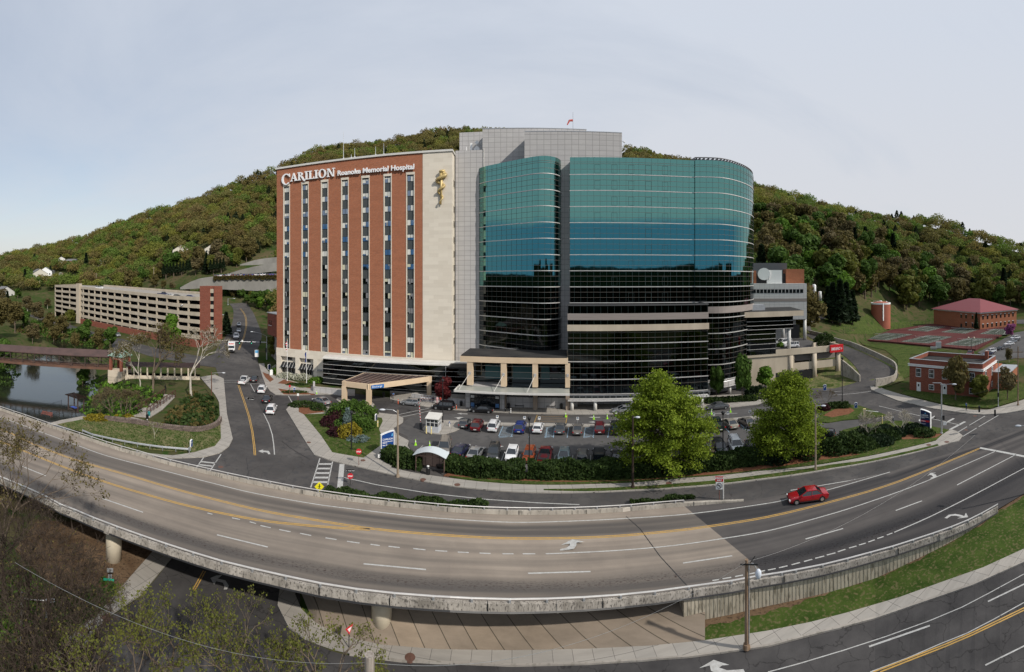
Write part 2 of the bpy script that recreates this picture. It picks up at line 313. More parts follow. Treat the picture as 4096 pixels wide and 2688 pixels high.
# ================================================================ ground, roads and markings
def struct(o): o['kind']='structure'; return o
def ground_sheet():
    mb=MB(); ts=list(np.arange(-1.75,1.76,.0105)); ds=[22.]
    while ds[-1]<125: ds.append(ds[-1]+1.0)
    while ds[-1]<760: ds.append(ds[-1]*1.013)
    while ds[-1]<4500: ds.append(ds[-1]*1.25)
    nd=len(ds)
    for t in ts:
        s,c=math.sin(t),math.cos(t)
        for d in ds: mb.v.append((d*s,d*c,terrain(d*s,d*c)-.06))
    for i in range(len(ts)-1):
        for j in range(nd-1): a=i*nd+j; mb.f.append((a,a+nd,a+nd+1,a+1)); mb.m.append(1 if abs(ts[i])>1.32 and ds[j]>90 else 0)
    o=len(mb.v); tb=list(np.linspace(ts[-1],2*PI+ts[0],60)); db=[22.,40,70,110,160,230,330,480,700,1000,1400,2000,3000,4500]
    for t in tb:
        s,c=math.sin(t),math.cos(t)
        for d in db:
            w=min(1,(t-ts[-1])*4,(2*PI+ts[0]-t)*4)
            mb.v.append((d*s,d*c,lerp(terrain(d*s,d*c),0 if d<500 else (d-500)*.042,0)-.06 - (0.02 if 0<w else 0)))
    for i in range(len(tb)-1):
        for j in range(len(db)-1): a=o+i*len(db)+j; mb.f.append((a,a+len(db),a+len(db)+1,a+1)); mb.m.append(1 if db[j]>=70 else 0)
    n=len(mb.v); mb.v.append((0,0,-2.1)); k=48
    for i in range(k): mb.v.append((23*math.sin(2*PI*i/k),23*math.cos(2*PI*i/k),-2.1 if abs((2*PI*i/k+PI)%(2*PI)-PI)<1.3 else -.08))
    for i in range(k): mb.f.append((n,n+1+(i+1)%k,n+1+i)); mb.m.append(0)
    facesup(mb); return struct(mb.build('ground',[GROUND,mat('wooded_ground',(.004,.007,.003),.95,(.011,.014,.007),.03,bump=.8,det=10,bs=1,spec=0.)],smooth=True))  # unseen ground coloured near black so the tower glass mirrors it dark
ground_sheet()
mb=MB(); w=[(p.x,p.y) for p in RIV]
mb.prism([(-190,20),(-60,20),(-60,170),(-130,330),(-420,330),(-420,60)],-5.2,-5.2)
WATER=mat('river_water',(.010,.013,.009),.09,(.018,.02,.012),.3,bump=.15,bs=.8,spec=.7); struct(mb.build('river',WATER))
import bmesh
def drape(mb,px,off,m=0,zf=None,maxe=2.5,world=None,rounds=7):
    w=world or [G(x,y) for x,y in px]; ps=[Vector((p[0],p[1],0)) for p in w]
    bm=bmesh.new(); vs=[bm.verts.new(p) for p in ps]
    for t in tessellate_polygon([ps]):
        try: bm.faces.new([vs[i] for i in t])
        except ValueError: pass
    for _ in range(rounds):
        es=[e for e in bm.edges if e.calc_length()>maxe]
        if not es: break
        bmesh.ops.subdivide_edges(bm,edges=es,cuts=1); bmesh.ops.triangulate(bm,faces=bm.faces[:])
    bm.verts.index_update(); vv=[(v.co.x,v.co.y,(zf or terrain)(v.co.x,v.co.y)+off) for v in bm.verts]; ff=[]
    for f in bm.faces:
        f.normal_update(); i=[v.index for v in f.verts]; ff.append(tuple(i if f.normal.z>0 else i[::-1]))
    mb.add(vv,ff,m); bm.free()
# main street level asphalt (flat)
mb=MB()
slab(mb,[(855,1450),(870,1425),(1029,1425),(1045,1495),(1062,1541),(1100,1575),(1174,1582),(1300,1560),(1560,1590),(1700,1600),(2200,1610),(2850,1570),(3000,1530),(3010,1490),(3480,1500),(3500,1556),(3590,1600),(3717,1630),(3868,1652),(3932,1657),(4018,1652),(4400,1600),(4400,1720),(4096,1800),(3920,1830),(3700,1870),(3500,1905),(3200,1960),(2975,2010),(2735,2020),(2400,2055),(1900,2050),(1500,2010),(1300,1990),(1100,1952),(900,1915),(700,1868),(560,1840),(640,1820),(810,1815),(880,1790),(905,1757),(895,1650),(880,1516)],.004)
asph=struct(mb.build('street',ASPH))
mb=MB(); slab(mb,[(1614,1690),(1640,1668),(1820,1655),(2300,1668),(2700,1660),(3040,1628),(3230,1600),(3300,1590),(3420,1660),(3440,1700),(3380,1740),(3260,1800),(3000,1850),(2500,1875),(1900,1870),(1700,1840),(1640,1790),(1630,1745),(1585,1725)],.009,z=0)
struct(mb.build('parking_lot',LOT))
mb=MB(); slab(mb,[(1000,1560),(1040,1553),(1080,1590),(1105,1583),(1540,1605),(1700,1640),(1640,1662),(1450,1640),(1270,1612),(1165,1612),(1140,1640),(1050,1648),(1035,1620)],.010); struct(mb.build('road_patch',ASPD))
# the street climbing away past the parking garage, draped on the slope
mb=MB(); L1=[(893,1502),(868,1440),(858,1415),(880,1375),(899,1352),(915,1325),(928,1296),(934,1262),(931,1233),(915,1215)]; R1=[(985,1210),(1010,1245),(1030,1290),(1046,1335),(1042,1370),(1029,1403),(1031,1442),(1049,1506)]
drape(mb,[(x,y) for x,y in sm(L1,3)+sm(R1,3)],.05,maxe=3.5); drape(mb,sm([(740,1450),(800,1462),(870,1470)],2)+[(892,1500),(885,1425),(858,1415)]+sm([(800,1425),(640,1395),(520,1365),(380,1330),(250,1290),(120,1255),(60,1245)],3)+sm([(60,1252),(120,1266),(240,1305),(370,1348),(500,1388),(600,1425),(740,1450)],3),.03,maxe=4)
drape(mb,[(455,1350),(475,1372),(486,1400),(478,1440),(452,1440),(452,1400),(440,1370)],.05,maxe=3)
struct(mb.build('hill_street',ASPH,smooth=True))
# emergency ramp
def rampz(X,Y):
    x,_=proj((X,Y,0)); d=math.hypot(X,Y); return float(np.interp(d,[110,119,131,141,150,170],[0.02,.3,3.2,6.2,7.9,8.1]))
mb=MB()
RA=[(3470,1560,109),(3590,1475,120),(3560,1430,127),(3480,1385,134),(3380,1335,141),(3300,1305,147),(3255,1290,156),(3235,1275,170)]
RB=[(3225,1320,152),(3260,1335,146),(3330,1375,139),(3400,1420,131),(3440,1465,122),(3430,1500,117),(3360,1530,112),(3290,1560,108)]
w=[Q(x,y,d) for x,y,d in sm(RA,4)+sm(RB,4)]; drape(mb,None,.03,zf=rampz,world=w,maxe=3)
w2=[Q(x,y,d) for x,y,d in [(3255,1300,156),(3235,1275,172),(3290,1240,185),(3360,1222,205),(3330,1215,212),(3250,1235,190),(3215,1290,165)]]
drape(mb,None,.12,world=w2,maxe=3); struct(mb.build('ramp_road',ASPH,smooth=True))
mb=MB(); drape(mb,None,0,zf=lambda X,Y:rampz(X,Y)-.05 if math.hypot(X,Y)<165 else terrain(X,Y)-.03,world=[Q(x,y,d) for x,y,d in [(3230,1600,105),(3480,1565,108),(3620,1480,119),(3585,1425,126),(3400,1330,141),(3260,1295,158),(3130,1300,158),(3130,1500,118)]],maxe=4); struct(mb.build('grass_bank',GRASSD))
# lower road
def SL(mb,top,bot,z,m=0,h=0.,n=None):       # strip between two pixel curves at level z(x)
    X=sorted(set([p[0] for p in dens(top,30)]+[p[0] for p in dens(bot,30)])); lo=max(min(p[0] for p in top),min(p[0] for p in bot)); hi=min(max(p[0] for p in top),max(p[0] for p in bot)); X=[x for x in X if lo<=x<=hi]
    a=[P(x,cy(top,x),z(x)) for x in X]; b=[P(x,cy(bot,x),z(x)) for x in X]; k=len(X)
    mb.add([p+Vector((0,0,h)) for p in a+b],[(k+i,k+i+1,i+1,i) for i in range(k-1)],m)
    if h>0: mb.add([p for p in b]+[p+Vector((0,0,h)) for p in b],[(i,i+1,k+i+1,k+i) for i in range(k-1)],m)
KL=[(1110,2425),(1153,2511),(1218,2558),(1325,2597),(1411,2618),(1502,2638),(1600,2646),(1738,2657),(2048,2664),(2349,2657),(2564,2648),(2754,2629),(2883,2616),(3008,2597),(3072,2585),(3188,2556),(3352,2519),(3502,2474),(3640,2429),(3769,2386),(3890,2341),(3988,2296),(4096,2250),(4300,2160)]
KU=[(1398,2556),(1523,2584),(1755,2603),(2048,2607),(2349,2601),(2607,2588),(2818,2567),(3008,2538),(3072,2528),(3244,2493),(3390,2455),(3597,2394),(3769,2332),(3933,2274),(4096,2199),(4300,2100)]
mb=MB()
A=[(x,cy(KL,x)) for x in range(1400,4301,50)]; B=[(x,3100) for x in range(1400,4301,50)]
SL(mb,A,B,lambda x:Lz(x)+.008); struct(mb.build('lower_road',ASPD))
mb=MB(); drape(mb,None,.006,world=[P(x,y,-1.95) for x,y in [(640,2050),(1190,2100),(1200,2350),(1200,2480),(1240,2566),(1325,2604),(1402,2624),(1402,3100),(100,3100),(270,2670),(430,2475),(560,2390),(640,2295),(690,2225)]],maxe=3); struct(mb.build('underpass_road',ASPD))
mb=MB(); SL(mb,KU,[(x,y) for x,y in KL if x>1398]+[],lambda x:Lz(x),h=.13)
w=[P(x,y,-1.95) for x,y in [(1110,2425),(1153,2511),(1218,2558),(1325,2597),(1411,2618),(1411,2556),(1330,2530),(1262,2495),(1205,2440),(1180,2380),(1190,2330),(1120,2350)]]
mb.prism([(p.x,p.y) for p in w],-1.95,-1.82); w=[P(x,y,-1.95) for x,y in [(612,2208),(690,2230),(640,2290),(560,2385),(430,2470),(280,2660),(170,2640),(300,2525),(400,2450),(470,2370),(540,2290)]]
mb.prism([(p.x,p.y) for p in w],-1.95,-1.82); struct(mb.build('lower_sidewalk',WALKC))
mb=MB(); SL(mb,[(1398,2618),(1600,2643),(2048,2661),(2349,2654),(2754,2626),(3072,2582),(3502,2470),(3890,2337),(4300,2150)],[(1398,2624),(1600,2650),(2048,2668),(2349,2661),(2754,2633),(3072,2590),(3502,2478),(3890,2345),(4300,2160)],lambda x:Lz(x),h=.137); struct(mb.build('kerb',CONC))
mb=MB(); XX=list(range(2560,4300,40)); WB=[(2740,2500),(2900,2468),(3072,2430),(3188,2400),(3350,2345),(3500,2304),(3650,2245),(3750,2192),(3900,2108),(4000,2040),(4300,1850)]
SL(mb,[(x,cy(WB,x)-6) for x in range(2740,4300,40)],[(2740,2530),(2818,2569)]+[(x,y+1) for x,y in KU if x>2900],lambda x:Lz(x)+.05); GV=mb.build('grass',GRASS); struct(GV); mb=MB(); SL(mb,[(x,cy(WB,x)-6) for x in range(2740,4300,40)],[(x,cy(WB,x)+max(5,(3900-x)*.022)+5*math.sin(x*.05)+3*math.sin(x*.13)) for x in range(2740,4300,20)],lambda x:Lz(x)+.062); struct(mb.build('dirt',DIRT))
mb=MB(); w=[P(x,y,-1.95) for x,y in [(150,2080),(520,2090),(760,2190),(680,2235),(540,2300),(470,2372),(390,2400),(200,2330),(60,2200)]]; mb.prism([(p.x,p.y) for p in w],-2.1,-1.9); struct(mb.build('dirt',DIRT))
# ---------------------------------------------------------------- highway deck
EW=[(-350,1560),(0,1669),(142,1720),(301,1778),(430,1824),(645,1880),(860,1935),(1024,1974),(1260,2016),(1424,2037),(1626,2061),(1799,2076),(2048,2089),(2263,2085),(2500,2074),(2771,2054),(3072,2013),(3167,1992),(3300,1962),(3416,1930),(3560,1888),(3700,1850)]
Y1=[(-350,1600),(0,1716),(129,1774),(301,1839),(516,1901),(731,1964),(1024,2037),(1239,2076),(1454,2110),(1669,2132),(1885,2147),(2048,2153),(2263,2152),(2478,2143),(2693,2123),(2822,2107),(3072,2067),(3352,1999),(3593,1926),(3919,1793)]
Y2=[(-350,1640),(0,1766),(26,1774),(215,1852),(387,1916),(559,1970),(774,2028),(1024,2078),(1196,2098),(1368,2112),(1480,2118)]
W1=[(2183,2215),(2263,2212),(2478,2201),(2693,2182),(2891,2154),(3072,2123),(3261,2074),(3446,2018),(3692,1930),(3986,1803)]
W3=[(3577,2129),(3717,2068),(3890,1982),(4096,1873),(4250,1795)]
LD=[(86,1864),(183,1903),(411,1994),(572,2049),(868,2139),(1071,2188),(1454,2255),(1704,2278),(2112,2293),(2362,2286),(2732,2252),(2929,2223),(3222,2156),(3372,2114),(3583,2042),(3688,2003),(3828,1940),(4064,1818)]
ROWS=[('f',0),('e',.09),('y',.30),('w',.52),('l',.74),('n',1)]
W1F=[(-350,1690),(0,1800),(830,2054),(1060,2103),(1240,2136),(1454,2170),(1700,2197),(1900,2209),(2183,2215)]+W1[1:]+[(4200,1720)]
LDF=[(-350,1720),(0,1828)]+LD+[(4300,1710)]
DU=[]
def deckrow(x):
    z=zd(x); dn=Rn(x)-.02; df=Rf(x)+.02; D=lambda y:(HC-z)*F/(y-YH)
    r=[df,D(cy(EW,x)) if x<3560 else df-.8,D(cy(Y1,x)) if x<3919 else None,D(cy(W1F,x)),D(cy(LDF,x)),dn]
    if r[2] is None: r[2]=(r[1]*.55+r[3]*.45)
    for i in range(1,6): r[i]=min(r[i],r[i-1]-.05)
    return r
XS=list(np.arange(-340,2640,20.))+list(np.arange(2640,3200,4.))+list(np.arange(3200,4301,20.)); VV=[0,.09,.30,.52,.74,1.]; SUB=6; mb=MB(); UV=[]; L=0; pv=None
for x in XS:
    r=deckrow(x); s,c=math.sin(th(x)),math.cos(th(x)); md=r[3]
    if pv is not None: L+=math.hypot(md*s-pv[0],md*c-pv[1])
    pv=(md*s,md*c)
    for i in range(5):
        for k in range(SUB+(i==4)):
            t=k/SUB; d=lerp(r[i],r[i+1],t); mb.v.append((d*s,d*c,zd(x)+.012)); UV.append((L/10,lerp(VV[i],VV[i+1],t)))
n=5*SUB+1
for i in range(len(XS)-1):
    for j in range(n-1):
        a=i*n+j; mb.f.append((a,a+1,a+n+1,a+n)); q=mb.v[a]; px,py=proj(q); mb.m.append(0)
facesup(mb)
def deckmat(n,c1,c2,c3,dk):
    m=mat(n,c1,.85,c2,.25,bump=.15,det=8,bs=6); nt=m.node_tree; b=nt.nodes['Principled BSDF']; src=b.inputs['Base Color'].links[0].from_socket
    uv=nt.nodes.new('ShaderNodeUVMap'); mp=nt.nodes.new('ShaderNodeMapping'); mp.inputs['Scale'].default_value=(.18,9,1); nt.links.new(uv.outputs[0],mp.inputs[0])
    ns=nt.nodes.new('ShaderNodeTexNoise'); ns.inputs['Scale'].default_value=1.6; ns.inputs['Detail'].default_value=5; nt.links.new(mp.outputs[0],ns.inputs['Vector'])
    sp=nt.nodes.new('ShaderNodeSeparateXYZ'); nt.links.new(uv.outputs[0],sp.inputs[0]); r=nt.nodes.new('ShaderNodeValToRGB'); r.color_ramp.interpolation='B_SPLINE'; el=r.color_ramp.elements
    st=[(0,.7),(.07,.85),(.13,.25),(.17,.1),(.2,.35),(.25,.12),(.30,.6),(.36,.95),(.42,.5),(.46,.75),(.50,.4),(.56,.85),(.62,.35),(.67,.75),(.72,.6),(.76,.7),(.82,.22),(.87,.05),(.92,.35),(1,.3)]
    el[0].position=0; el[1].position=1; el[0].color=(st[0][1],)*3+(1,); el[1].color=(st[-1][1],)*3+(1,)
    for p,v in st[1:-1]: e=el.new(p); e.color=(v,v,v,1)
    nt.links.new(sp.outputs[1],r.inputs[0]); ad=nt.nodes.new('ShaderNodeMath'); ad.operation='ADD'; nt.links.new(r.outputs[0],ad.inputs[0]); nt.links.new(ns.outputs['Fac'],ad.inputs[1])
    mr=nt.nodes.new('ShaderNodeMapRange'); mr.inputs[1].default_value=.6; mr.inputs[2].default_value=1.4; nt.links.new(ad.outputs[0],mr.inputs[0])
    mx=nt.nodes.new('ShaderNodeMixRGB'); nt.links.new(mr.outputs[0],mx.inputs[0]); mx.inputs[1].default_value=(*dk,1); nt.links.new(src,mx.inputs[2])
    # aggregate flecks along the outer wheel path
    nf=nt.nodes.new('ShaderNodeTexNoise'); nf.inputs['Scale'].default_value=1; nf.inputs['Detail'].default_value=2; mp2=nt.nodes.new('ShaderNodeMapping'); mp2.inputs['Scale'].default_value=(28,190,1); nt.links.new(uv.outputs[0],mp2.inputs[0]); nt.links.new(mp2.outputs[0],nf.inputs['Vector'])
    rf=nt.nodes.new('ShaderNodeValToRGB'); rf.color_ramp.elements[0].position=.56; rf.color_ramp.elements[1].position=.62; nt.links.new(nf.outputs['Fac'],rf.inputs[0])
    rb=nt.nodes.new('ShaderNodeValToRGB'); e=rb.color_ramp.elements; e[0].position=.79; e[0].color=(0,0,0,1); e[1].position=.86; e[1].color=(1,1,1,1); e2=e.new(.90); e2.color=(0,0,0,1); nt.links.new(sp.outputs[1],rb.inputs[0])
    mm=nt.nodes.new('ShaderNodeMath'); mm.operation='MULTIPLY'; nt.links.new(rf.outputs[0],mm.inputs[0]); nt.links.new(rb.outputs[0],mm.inputs[1])
    m2=nt.nodes.new('ShaderNodeMixRGB'); nt.links.new(mm.outputs[0],m2.inputs[0]); nt.links.new(mx.outputs[0],m2.inputs[1]); m2.inputs[2].default_value=(.045,.032,.028,1)
    nt.links.new(m2.outputs[0],b.inputs['Base Color']); return m
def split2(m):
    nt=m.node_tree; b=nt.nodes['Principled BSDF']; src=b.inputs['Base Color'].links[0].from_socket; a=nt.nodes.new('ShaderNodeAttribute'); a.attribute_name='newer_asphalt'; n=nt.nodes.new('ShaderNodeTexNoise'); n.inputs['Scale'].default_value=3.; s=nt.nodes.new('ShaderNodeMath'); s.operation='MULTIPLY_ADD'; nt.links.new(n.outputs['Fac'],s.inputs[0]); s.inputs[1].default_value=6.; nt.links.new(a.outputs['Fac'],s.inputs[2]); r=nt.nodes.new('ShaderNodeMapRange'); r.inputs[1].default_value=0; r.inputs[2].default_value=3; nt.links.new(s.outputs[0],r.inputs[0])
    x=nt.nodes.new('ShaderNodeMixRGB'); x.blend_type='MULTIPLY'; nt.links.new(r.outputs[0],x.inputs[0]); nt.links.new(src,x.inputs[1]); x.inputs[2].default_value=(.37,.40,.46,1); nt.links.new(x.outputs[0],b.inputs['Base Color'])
DK1=deckmat('deck_concrete',(.245,.205,.168),(.315,.265,.215),0,(.092,.083,.076)); DK2=deckmat('deck_asphalt',(.095,.088,.083),(.125,.115,.105),0,(.048,.045,.044))
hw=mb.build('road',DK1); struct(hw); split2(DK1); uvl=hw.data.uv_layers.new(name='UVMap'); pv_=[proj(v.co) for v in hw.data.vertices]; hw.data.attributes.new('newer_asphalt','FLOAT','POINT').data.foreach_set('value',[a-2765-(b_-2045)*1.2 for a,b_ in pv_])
uvl.data.foreach_set('uv',[c for l in hw.data.loops for c in UV[l.vertex_index]])
# ---------------------------------------------------------------- markings
def DL(mb,pts,wd,m=0,off=.02,dz=None,st=18):
    w=[P(x,y,(zd(x) if dz is None else dz(x))+off) for x,y in dens(pts,st)]; ribbon(mb,w,wd,m)
mb=MB()
def smx(c): return sm(c,4)
DL(mb,smx(EW[:-1]),.16); DL(mb,smx(W1),.15); DL(mb,smx(W3),.15)
sh=lambda c,k:[(x,y+k*(y-YH)/900) for x,y in c]
DL(mb,smx(sh(Y1,-2.2)),.13,1); DL(mb,smx(sh(Y1,2.6)),.13,1); DL(mb,smx(sh(Y2,-2.2)),.14,1); DL(mb,smx(sh(Y2,2.6)),.14,1)
for i in range(0,len(LD),2): DL(mb,[LD[i],LD[i+1]],.17)
for a in [(830,2052,850,2057),(928,2071,960,2078),(999,2087,1024,2094),(1042,2102,1083,2111),(1117,2118,1162,2127),(1200,2133,1245,2142),(1302,2151,1346,2158),(1388,2165,1438,2172),(1482,2177,1519,2182),(1554,2185,1599,2190),(1653,2194,1702,2199),(1741,2202,1789,2205),(1831,2208,1875,2210),(1918,2212,1962,2214),(2010,2215,2054,2215),(2091,2215,2141,2215),(3072,2280,3103,2274),(3116,2271,3150,2263),(3166,2259,3200,2250),(3216,2246,3249,2237),(3261,2233,3297,2224),(3307,2220,3342,2211),(3351,2207,3382,2197),(3396,2192,3426,2184),(3436,2180,3463,2172),(3473,2168,3499,2159),(3509,2154,3535,2146),(3547,2140,3570,2132),(2850,2322,2876,2318),(2890,2315,2925,2309),(2940,2306,2972,2300),(2990,2297,3020,2291),(3035,2287,3060,2282)]: DL(mb,[a[:2],a[2:]],.15,st=60)
DL(mb,[(3919,1791),(4030,1812),(4150,1836)],.6,dz=lambda x:.03)
def arrow(mb,px,zf,m=0,off=.021):
    w=[P(x,y,zf(x)+off) for x,y in px]; z=w[0].z; mb.prism([(p.x,p.y) for p in w],z,z,m)
z2=lambda X0,Y0,l:[(X0+x/2.324,Y0+y/2.324) for x,y in l]
arrow(mb,z2(2048,2016,[(455,380),(560,338),(675,374),(600,372),(598,400),(575,430),(440,433),(425,420),(505,412),(535,395),(540,376)]),zd)
arrow(mb,z2(3072,1500,[(1480,940),(1510,910),(1565,908),(1530,918),(1560,925),(1570,945),(1525,963),(1505,960),(1535,945),(1520,930),(1500,928)]),zd)
arrow(mb,z2(3072,2016,[(1640,130),(1680,100),(1740,92),(1790,100),(1825,112),(1840,82),(1862,122),(1755,135),(1800,120),(1745,108),(1700,110),(1665,134)]),lambda x:.03)
# street level
zf0=lambda x:.014
for c in [(0,1400,[(2210,320),(2265,480),(2310,620),(2340,760),(2355,880),(2363,978)]),(0,1400,[(2222,320),(2277,480),(2322,620),(2352,760),(2368,880),(2377,978)])]: DL(mb,z2(*c),.13,1,dz=zf0,off=0)
for c in [z2(800,1300,[(590,818),(640,920),(672,1020),(685,1110),(693,1205)]),z2(800,1300,[(470,550),(508,620)]),z2(800,1300,[(822,660),(845,700),(866,742)]),z2(800,1300,[(350,548),(598,545)]),z2(800,1300,[(215,514),(590,511)]),z2(800,1300,[(217,532),(597,529)]),
  z2(800,1300,[(1115,1238),(1030,1510)]),z2(800,1300,[(1232,1270),(1185,1498)]),z2(800,1300,[(1326,1415),(1480,1448),(1629,1482)]),z2(1500,1400,[(0,1250),(500,1330),(1000,1385),(1500,1420),(1900,1437)]),
  z2(800,1300,[(1845,832),(2145,770)]),z2(800,1300,[(1875,855),(2150,795)]),z2(0,1400,[(2055,968),(1955,1120)]),z2(0,1400,[(1892,1000),(1828,1090)]),
  z2(3072,1500,[(1030,287),(1250,340),(1500,400),(1790,465)]),z2(3072,1500,[(2018,380),(1870,468)]),z2(3072,1500,[(1850,480),(1768,530)]),z2(3072,1500,[(2140,375),(1960,480)]),z2(3072,1500,[(1940,492),(1812,570)]),
  z2(3072,1500,[(610,155),(780,143),(960,130)]),z2(3072,1500,[(612,186),(800,172),(955,152)]),z2(3072,1500,[(210,1072),(350,1050),(800,975),(1135,903)]),z2(2300,1400,[(1240,590),(1510,588)])]: DL(mb,c,.17,dz=zf0,off=0)
for k,(a,b) in enumerate([(1100,1225),(1088,1217),(1075,1208),(1062,1200),(1048,1192)]): y=1292+k*42; DL(mb,z2(800,1300,[(a,y),(b,y)]),.55,dz=zf0,off=0)
DL(mb,z2(800,1300,[(1320,1292),(1300,1515)]),.75,dz=zf0,off=0)
for a,b,y0,y1 in [(1870,2005,1037,1052),(1845,1980,1065,1080)]: DL(mb,z2(0,1400,[(a,y0),(b,y1)]),.4,dz=zf0,off=0)
for a in [(1640,452,1728,403),(1690,508,1832,433)]: DL(mb,z2(3072,1500,[a[:2],a[2:]]),.5,dz=zf0,off=0)
DL(mb,z2(3072,1500,[(325,1052),(525,1050),(480,1078)]),.3,dz=zf0,off=.002); DL(mb,z2(3072,1500,[(800,972),(875,972),(835,990)]),.3,dz=zf0,off=.002)
ar=[(0,1400,[(2290,448),(2322,435),(2318,444),(2350,443),(2367,460),(2345,462),(2318,453),(2325,462)]),(800,1300,[(425,680),(462,668),(458,677),(490,676),(508,692),(480,688),(458,684),(460,692)]),(800,1300,[(540,1172),(590,1156),(582,1166),(640,1170),(655,1200),(635,1202),(625,1185),(582,1180),(592,1192)]),
 (1500,1400,[(762,590),(805,583),(803,589),(860,591),(860,597),(803,595),(805,599)]),(1500,1400,[(735,628),(790,622),(830,627),(800,631),(780,645),(760,640),(765,632)]),(1500,1400,[(1200,896),(1145,905),(1150,898),(1090,893),(1090,887),(1150,890),(1145,884)]),(1500,1400,[(1985,625),(2035,618),(2033,624),(2093,622),(2093,628),(2033,629),(2035,633)]),(1500,1400,[(1985,669),(2035,663),(2033,668),(2093,667),(2093,672),(2033,673),(2035,677)]),
 (3072,1500,[(1400,425),(1405,410),(1440,412),(1480,420),(1430,428),(1425,438)]),(3072,1500,[(1515,395),(1550,377),(1548,390),(1530,402),(1568,408),(1520,400)])]
for X0,Y0,l in ar: arrow(mb,z2(X0,Y0,l),lambda x:.0,off=.016)
# lower road lines
LR=lambda x:Lz(x)+.014
DL(mb,z2(3072,2016,[(0,1562),(300,1480),(700,1360),(1100,1230),(1500,1085),(1800,960),(2050,830),(2380,650)]),.09,dz=LR,off=0)
DL(mb,z2(3072,2016,[(950,1562),(1300,1430),(1600,1300),(1850,1200),(2100,1070),(2380,915)]),.09,dz=LR,off=0)
DL(mb,z2(3072,2016,[(940,1325),(1505,1130)]),.17,dz=LR,off=0); DL(mb,z2(3072,2016,[(2045,906),(2400,735)]),.15,dz=LR,off=0); DL(mb,z2(3072,2016,[(2020,1498),(2400,1310)]),.12,dz=LR,off=0)
for k in (0,22): DL(mb,z2(3072,2016,[(975+k*3,1562),(1350,1418+k),(1650,1302+k),(1900,1195+k),(2150,1075+k),(2400,955+k)]),.12,1,dz=LR,off=0)
arrow(mb,z2(2048,2016,[(1740,1525),(1875,1448),(2020,1495),(1955,1500),(1925,1520),(2000,1545),(2150,1535),(2165,1560),(2140,1600),(1950,1600),(1850,1550),(1838,1500)]),LR,off=0)
TL=MB(); DL(TL,z2(800,1300,[(760,1075),(830,1135),(905,1185),(1025,1250)]),.16,dz=zf0,off=0); DL(TL,z2(800,1300,[(560,700),(620,790),(590,818)]),.08,dz=zf0,off=0); DL(TL,z2(0,1400,[(2290,1000),(2310,1150),(2230,1300)]),.07,dz=zf0,off=0)
DL(TL,[(2505,2066),(2560,2115),(2640,2225),(2750,2345)],.10); facesup(TL); struct(TL.build('tar_seam',mat('tar',(.02,.02,.02),.6)))
arrow(mb,z2(0,2016,[(1955,688),(2010,664),(2065,657),(2045,678),(2025,694),(2095,710),(2128,760),(2110,793),(2080,795),(2088,768),(2070,730),(2010,718),(1990,748)]),LR,off=0)
DL(mb,z2(0,2016,[(1890,620),(1790,800)]),.12,1,dz=LR,off=0); DL(mb,z2(0,2016,[(1910,625),(1810,805)]),.12,1,dz=LR,off=0)
# emergency ramp centre line and hill street line
for off in (-2,2):
    w=[G(x+off,y,.09) for x,y in sm([(955,1400),(975,1350),(985,1300),(980,1262),(962,1235)],4)]; ribbon(mb,w,.14,1)
# parking bays
for a in [(1190,708,1150,800),(1290,708,1270,800)]+[(x,722,x-14,815) for x in (1600,1800,1955,2178)]+[(x,722,x-10,815) for x in (1668,1440,2040)]: DL(mb,z2(1500,1400,[a[:2],a[2:]]),.12,2,dz=lambda x:.016,off=0,st=90)
for x0,x1,n in ((1160,1280,7),(1580,1655,7),(1955,2035,7)):
    for k in range(n+1): y=716+k*13; DL(mb,z2(1500,1400,[(x0+4-k*2,y+8),(x1,y-6)]),.10,2,dz=lambda x:.016,off=0,st=90)
    DL(mb,z2(1500,1400,[(x0-5,805),(x1,805)]),.1,2,dz=lambda x:.016,off=0,st=90)
for a in [(2300,1400,1235,690,1292,775),(2300,1400,1395,725,1435,765),(2300,1400,1540,690,1600,752),(2300,1400,1605,745,1650,745),(2300,1400,1555,735,1660,700)]: DL(mb,z2(a[0],a[1],[a[2:4],a[4:]]),.11,2,dz=lambda x:.016,off=0,st=90)
for a in [(1200,960,1170,1040),(1350,968,1330,1045),(1500,972,1485,1045),(1675,978,1662,1060),(1840,978,1832,1060),(2005,978,2003,1060),(2172,978,2177,1060),(445,888,375,955),(690,975,650,1030),(1040,985,1015,1030)]: DL(mb,z2(1500,1400,[a[:2],a[2:]]),.12,0,dz=lambda x:.016,off=0,st=90)
DL(mb,z2(1500,1400,[(1508,602),(1475,690)]),.12,1,dz=lambda x:.016,off=0); DL(mb,z2(1500,1400,[(1788,602),(1773,690)]),.12,1,dz=lambda x:.016,off=0)
for k in range(5): y=615+k*17; DL(mb,z2(1500,1400,[(1500-k*6,y),(1785-k*3,y+3)]),.08,1,dz=lambda x:.016,off=0)
for k in range(7): DL(mb,z2(800,1300,[(1395+k*22,735),(1475+k*12,692)]),.1,0,dz=zf0,off=0)
facesup(mb); struct(mb.build('road_marking',[WHP,YEP,BLP]))
mb=MB()
for x,y,r in [(2073,1490,.4),(1452,1845,.38),(1692,1922,.42),(1829,1943,.42),(2675,1937,.42),(3715,1783,.42),(3787,1771,.42),(1235,1773,.38),(1502,1680,.35)]:
    p=P(x,y); mb.lathe([(r,.02),(r,.155)],(p.x,p.y,0),14)
for x,y,r in [(883,1868,.4),(1640,2636,.42),(425,2475,.4),(335,2530,.42),(2103,1545,.3),(3105,1500,.3),(3900,1664,.4),(3864,1720,.35)]:
    p=P(x,y,-1.95 if y>2100 else 0); mb.lathe([(r,-.1),(r,.02 if y<2100 else .14)],(p.x,p.y,p.z),14)
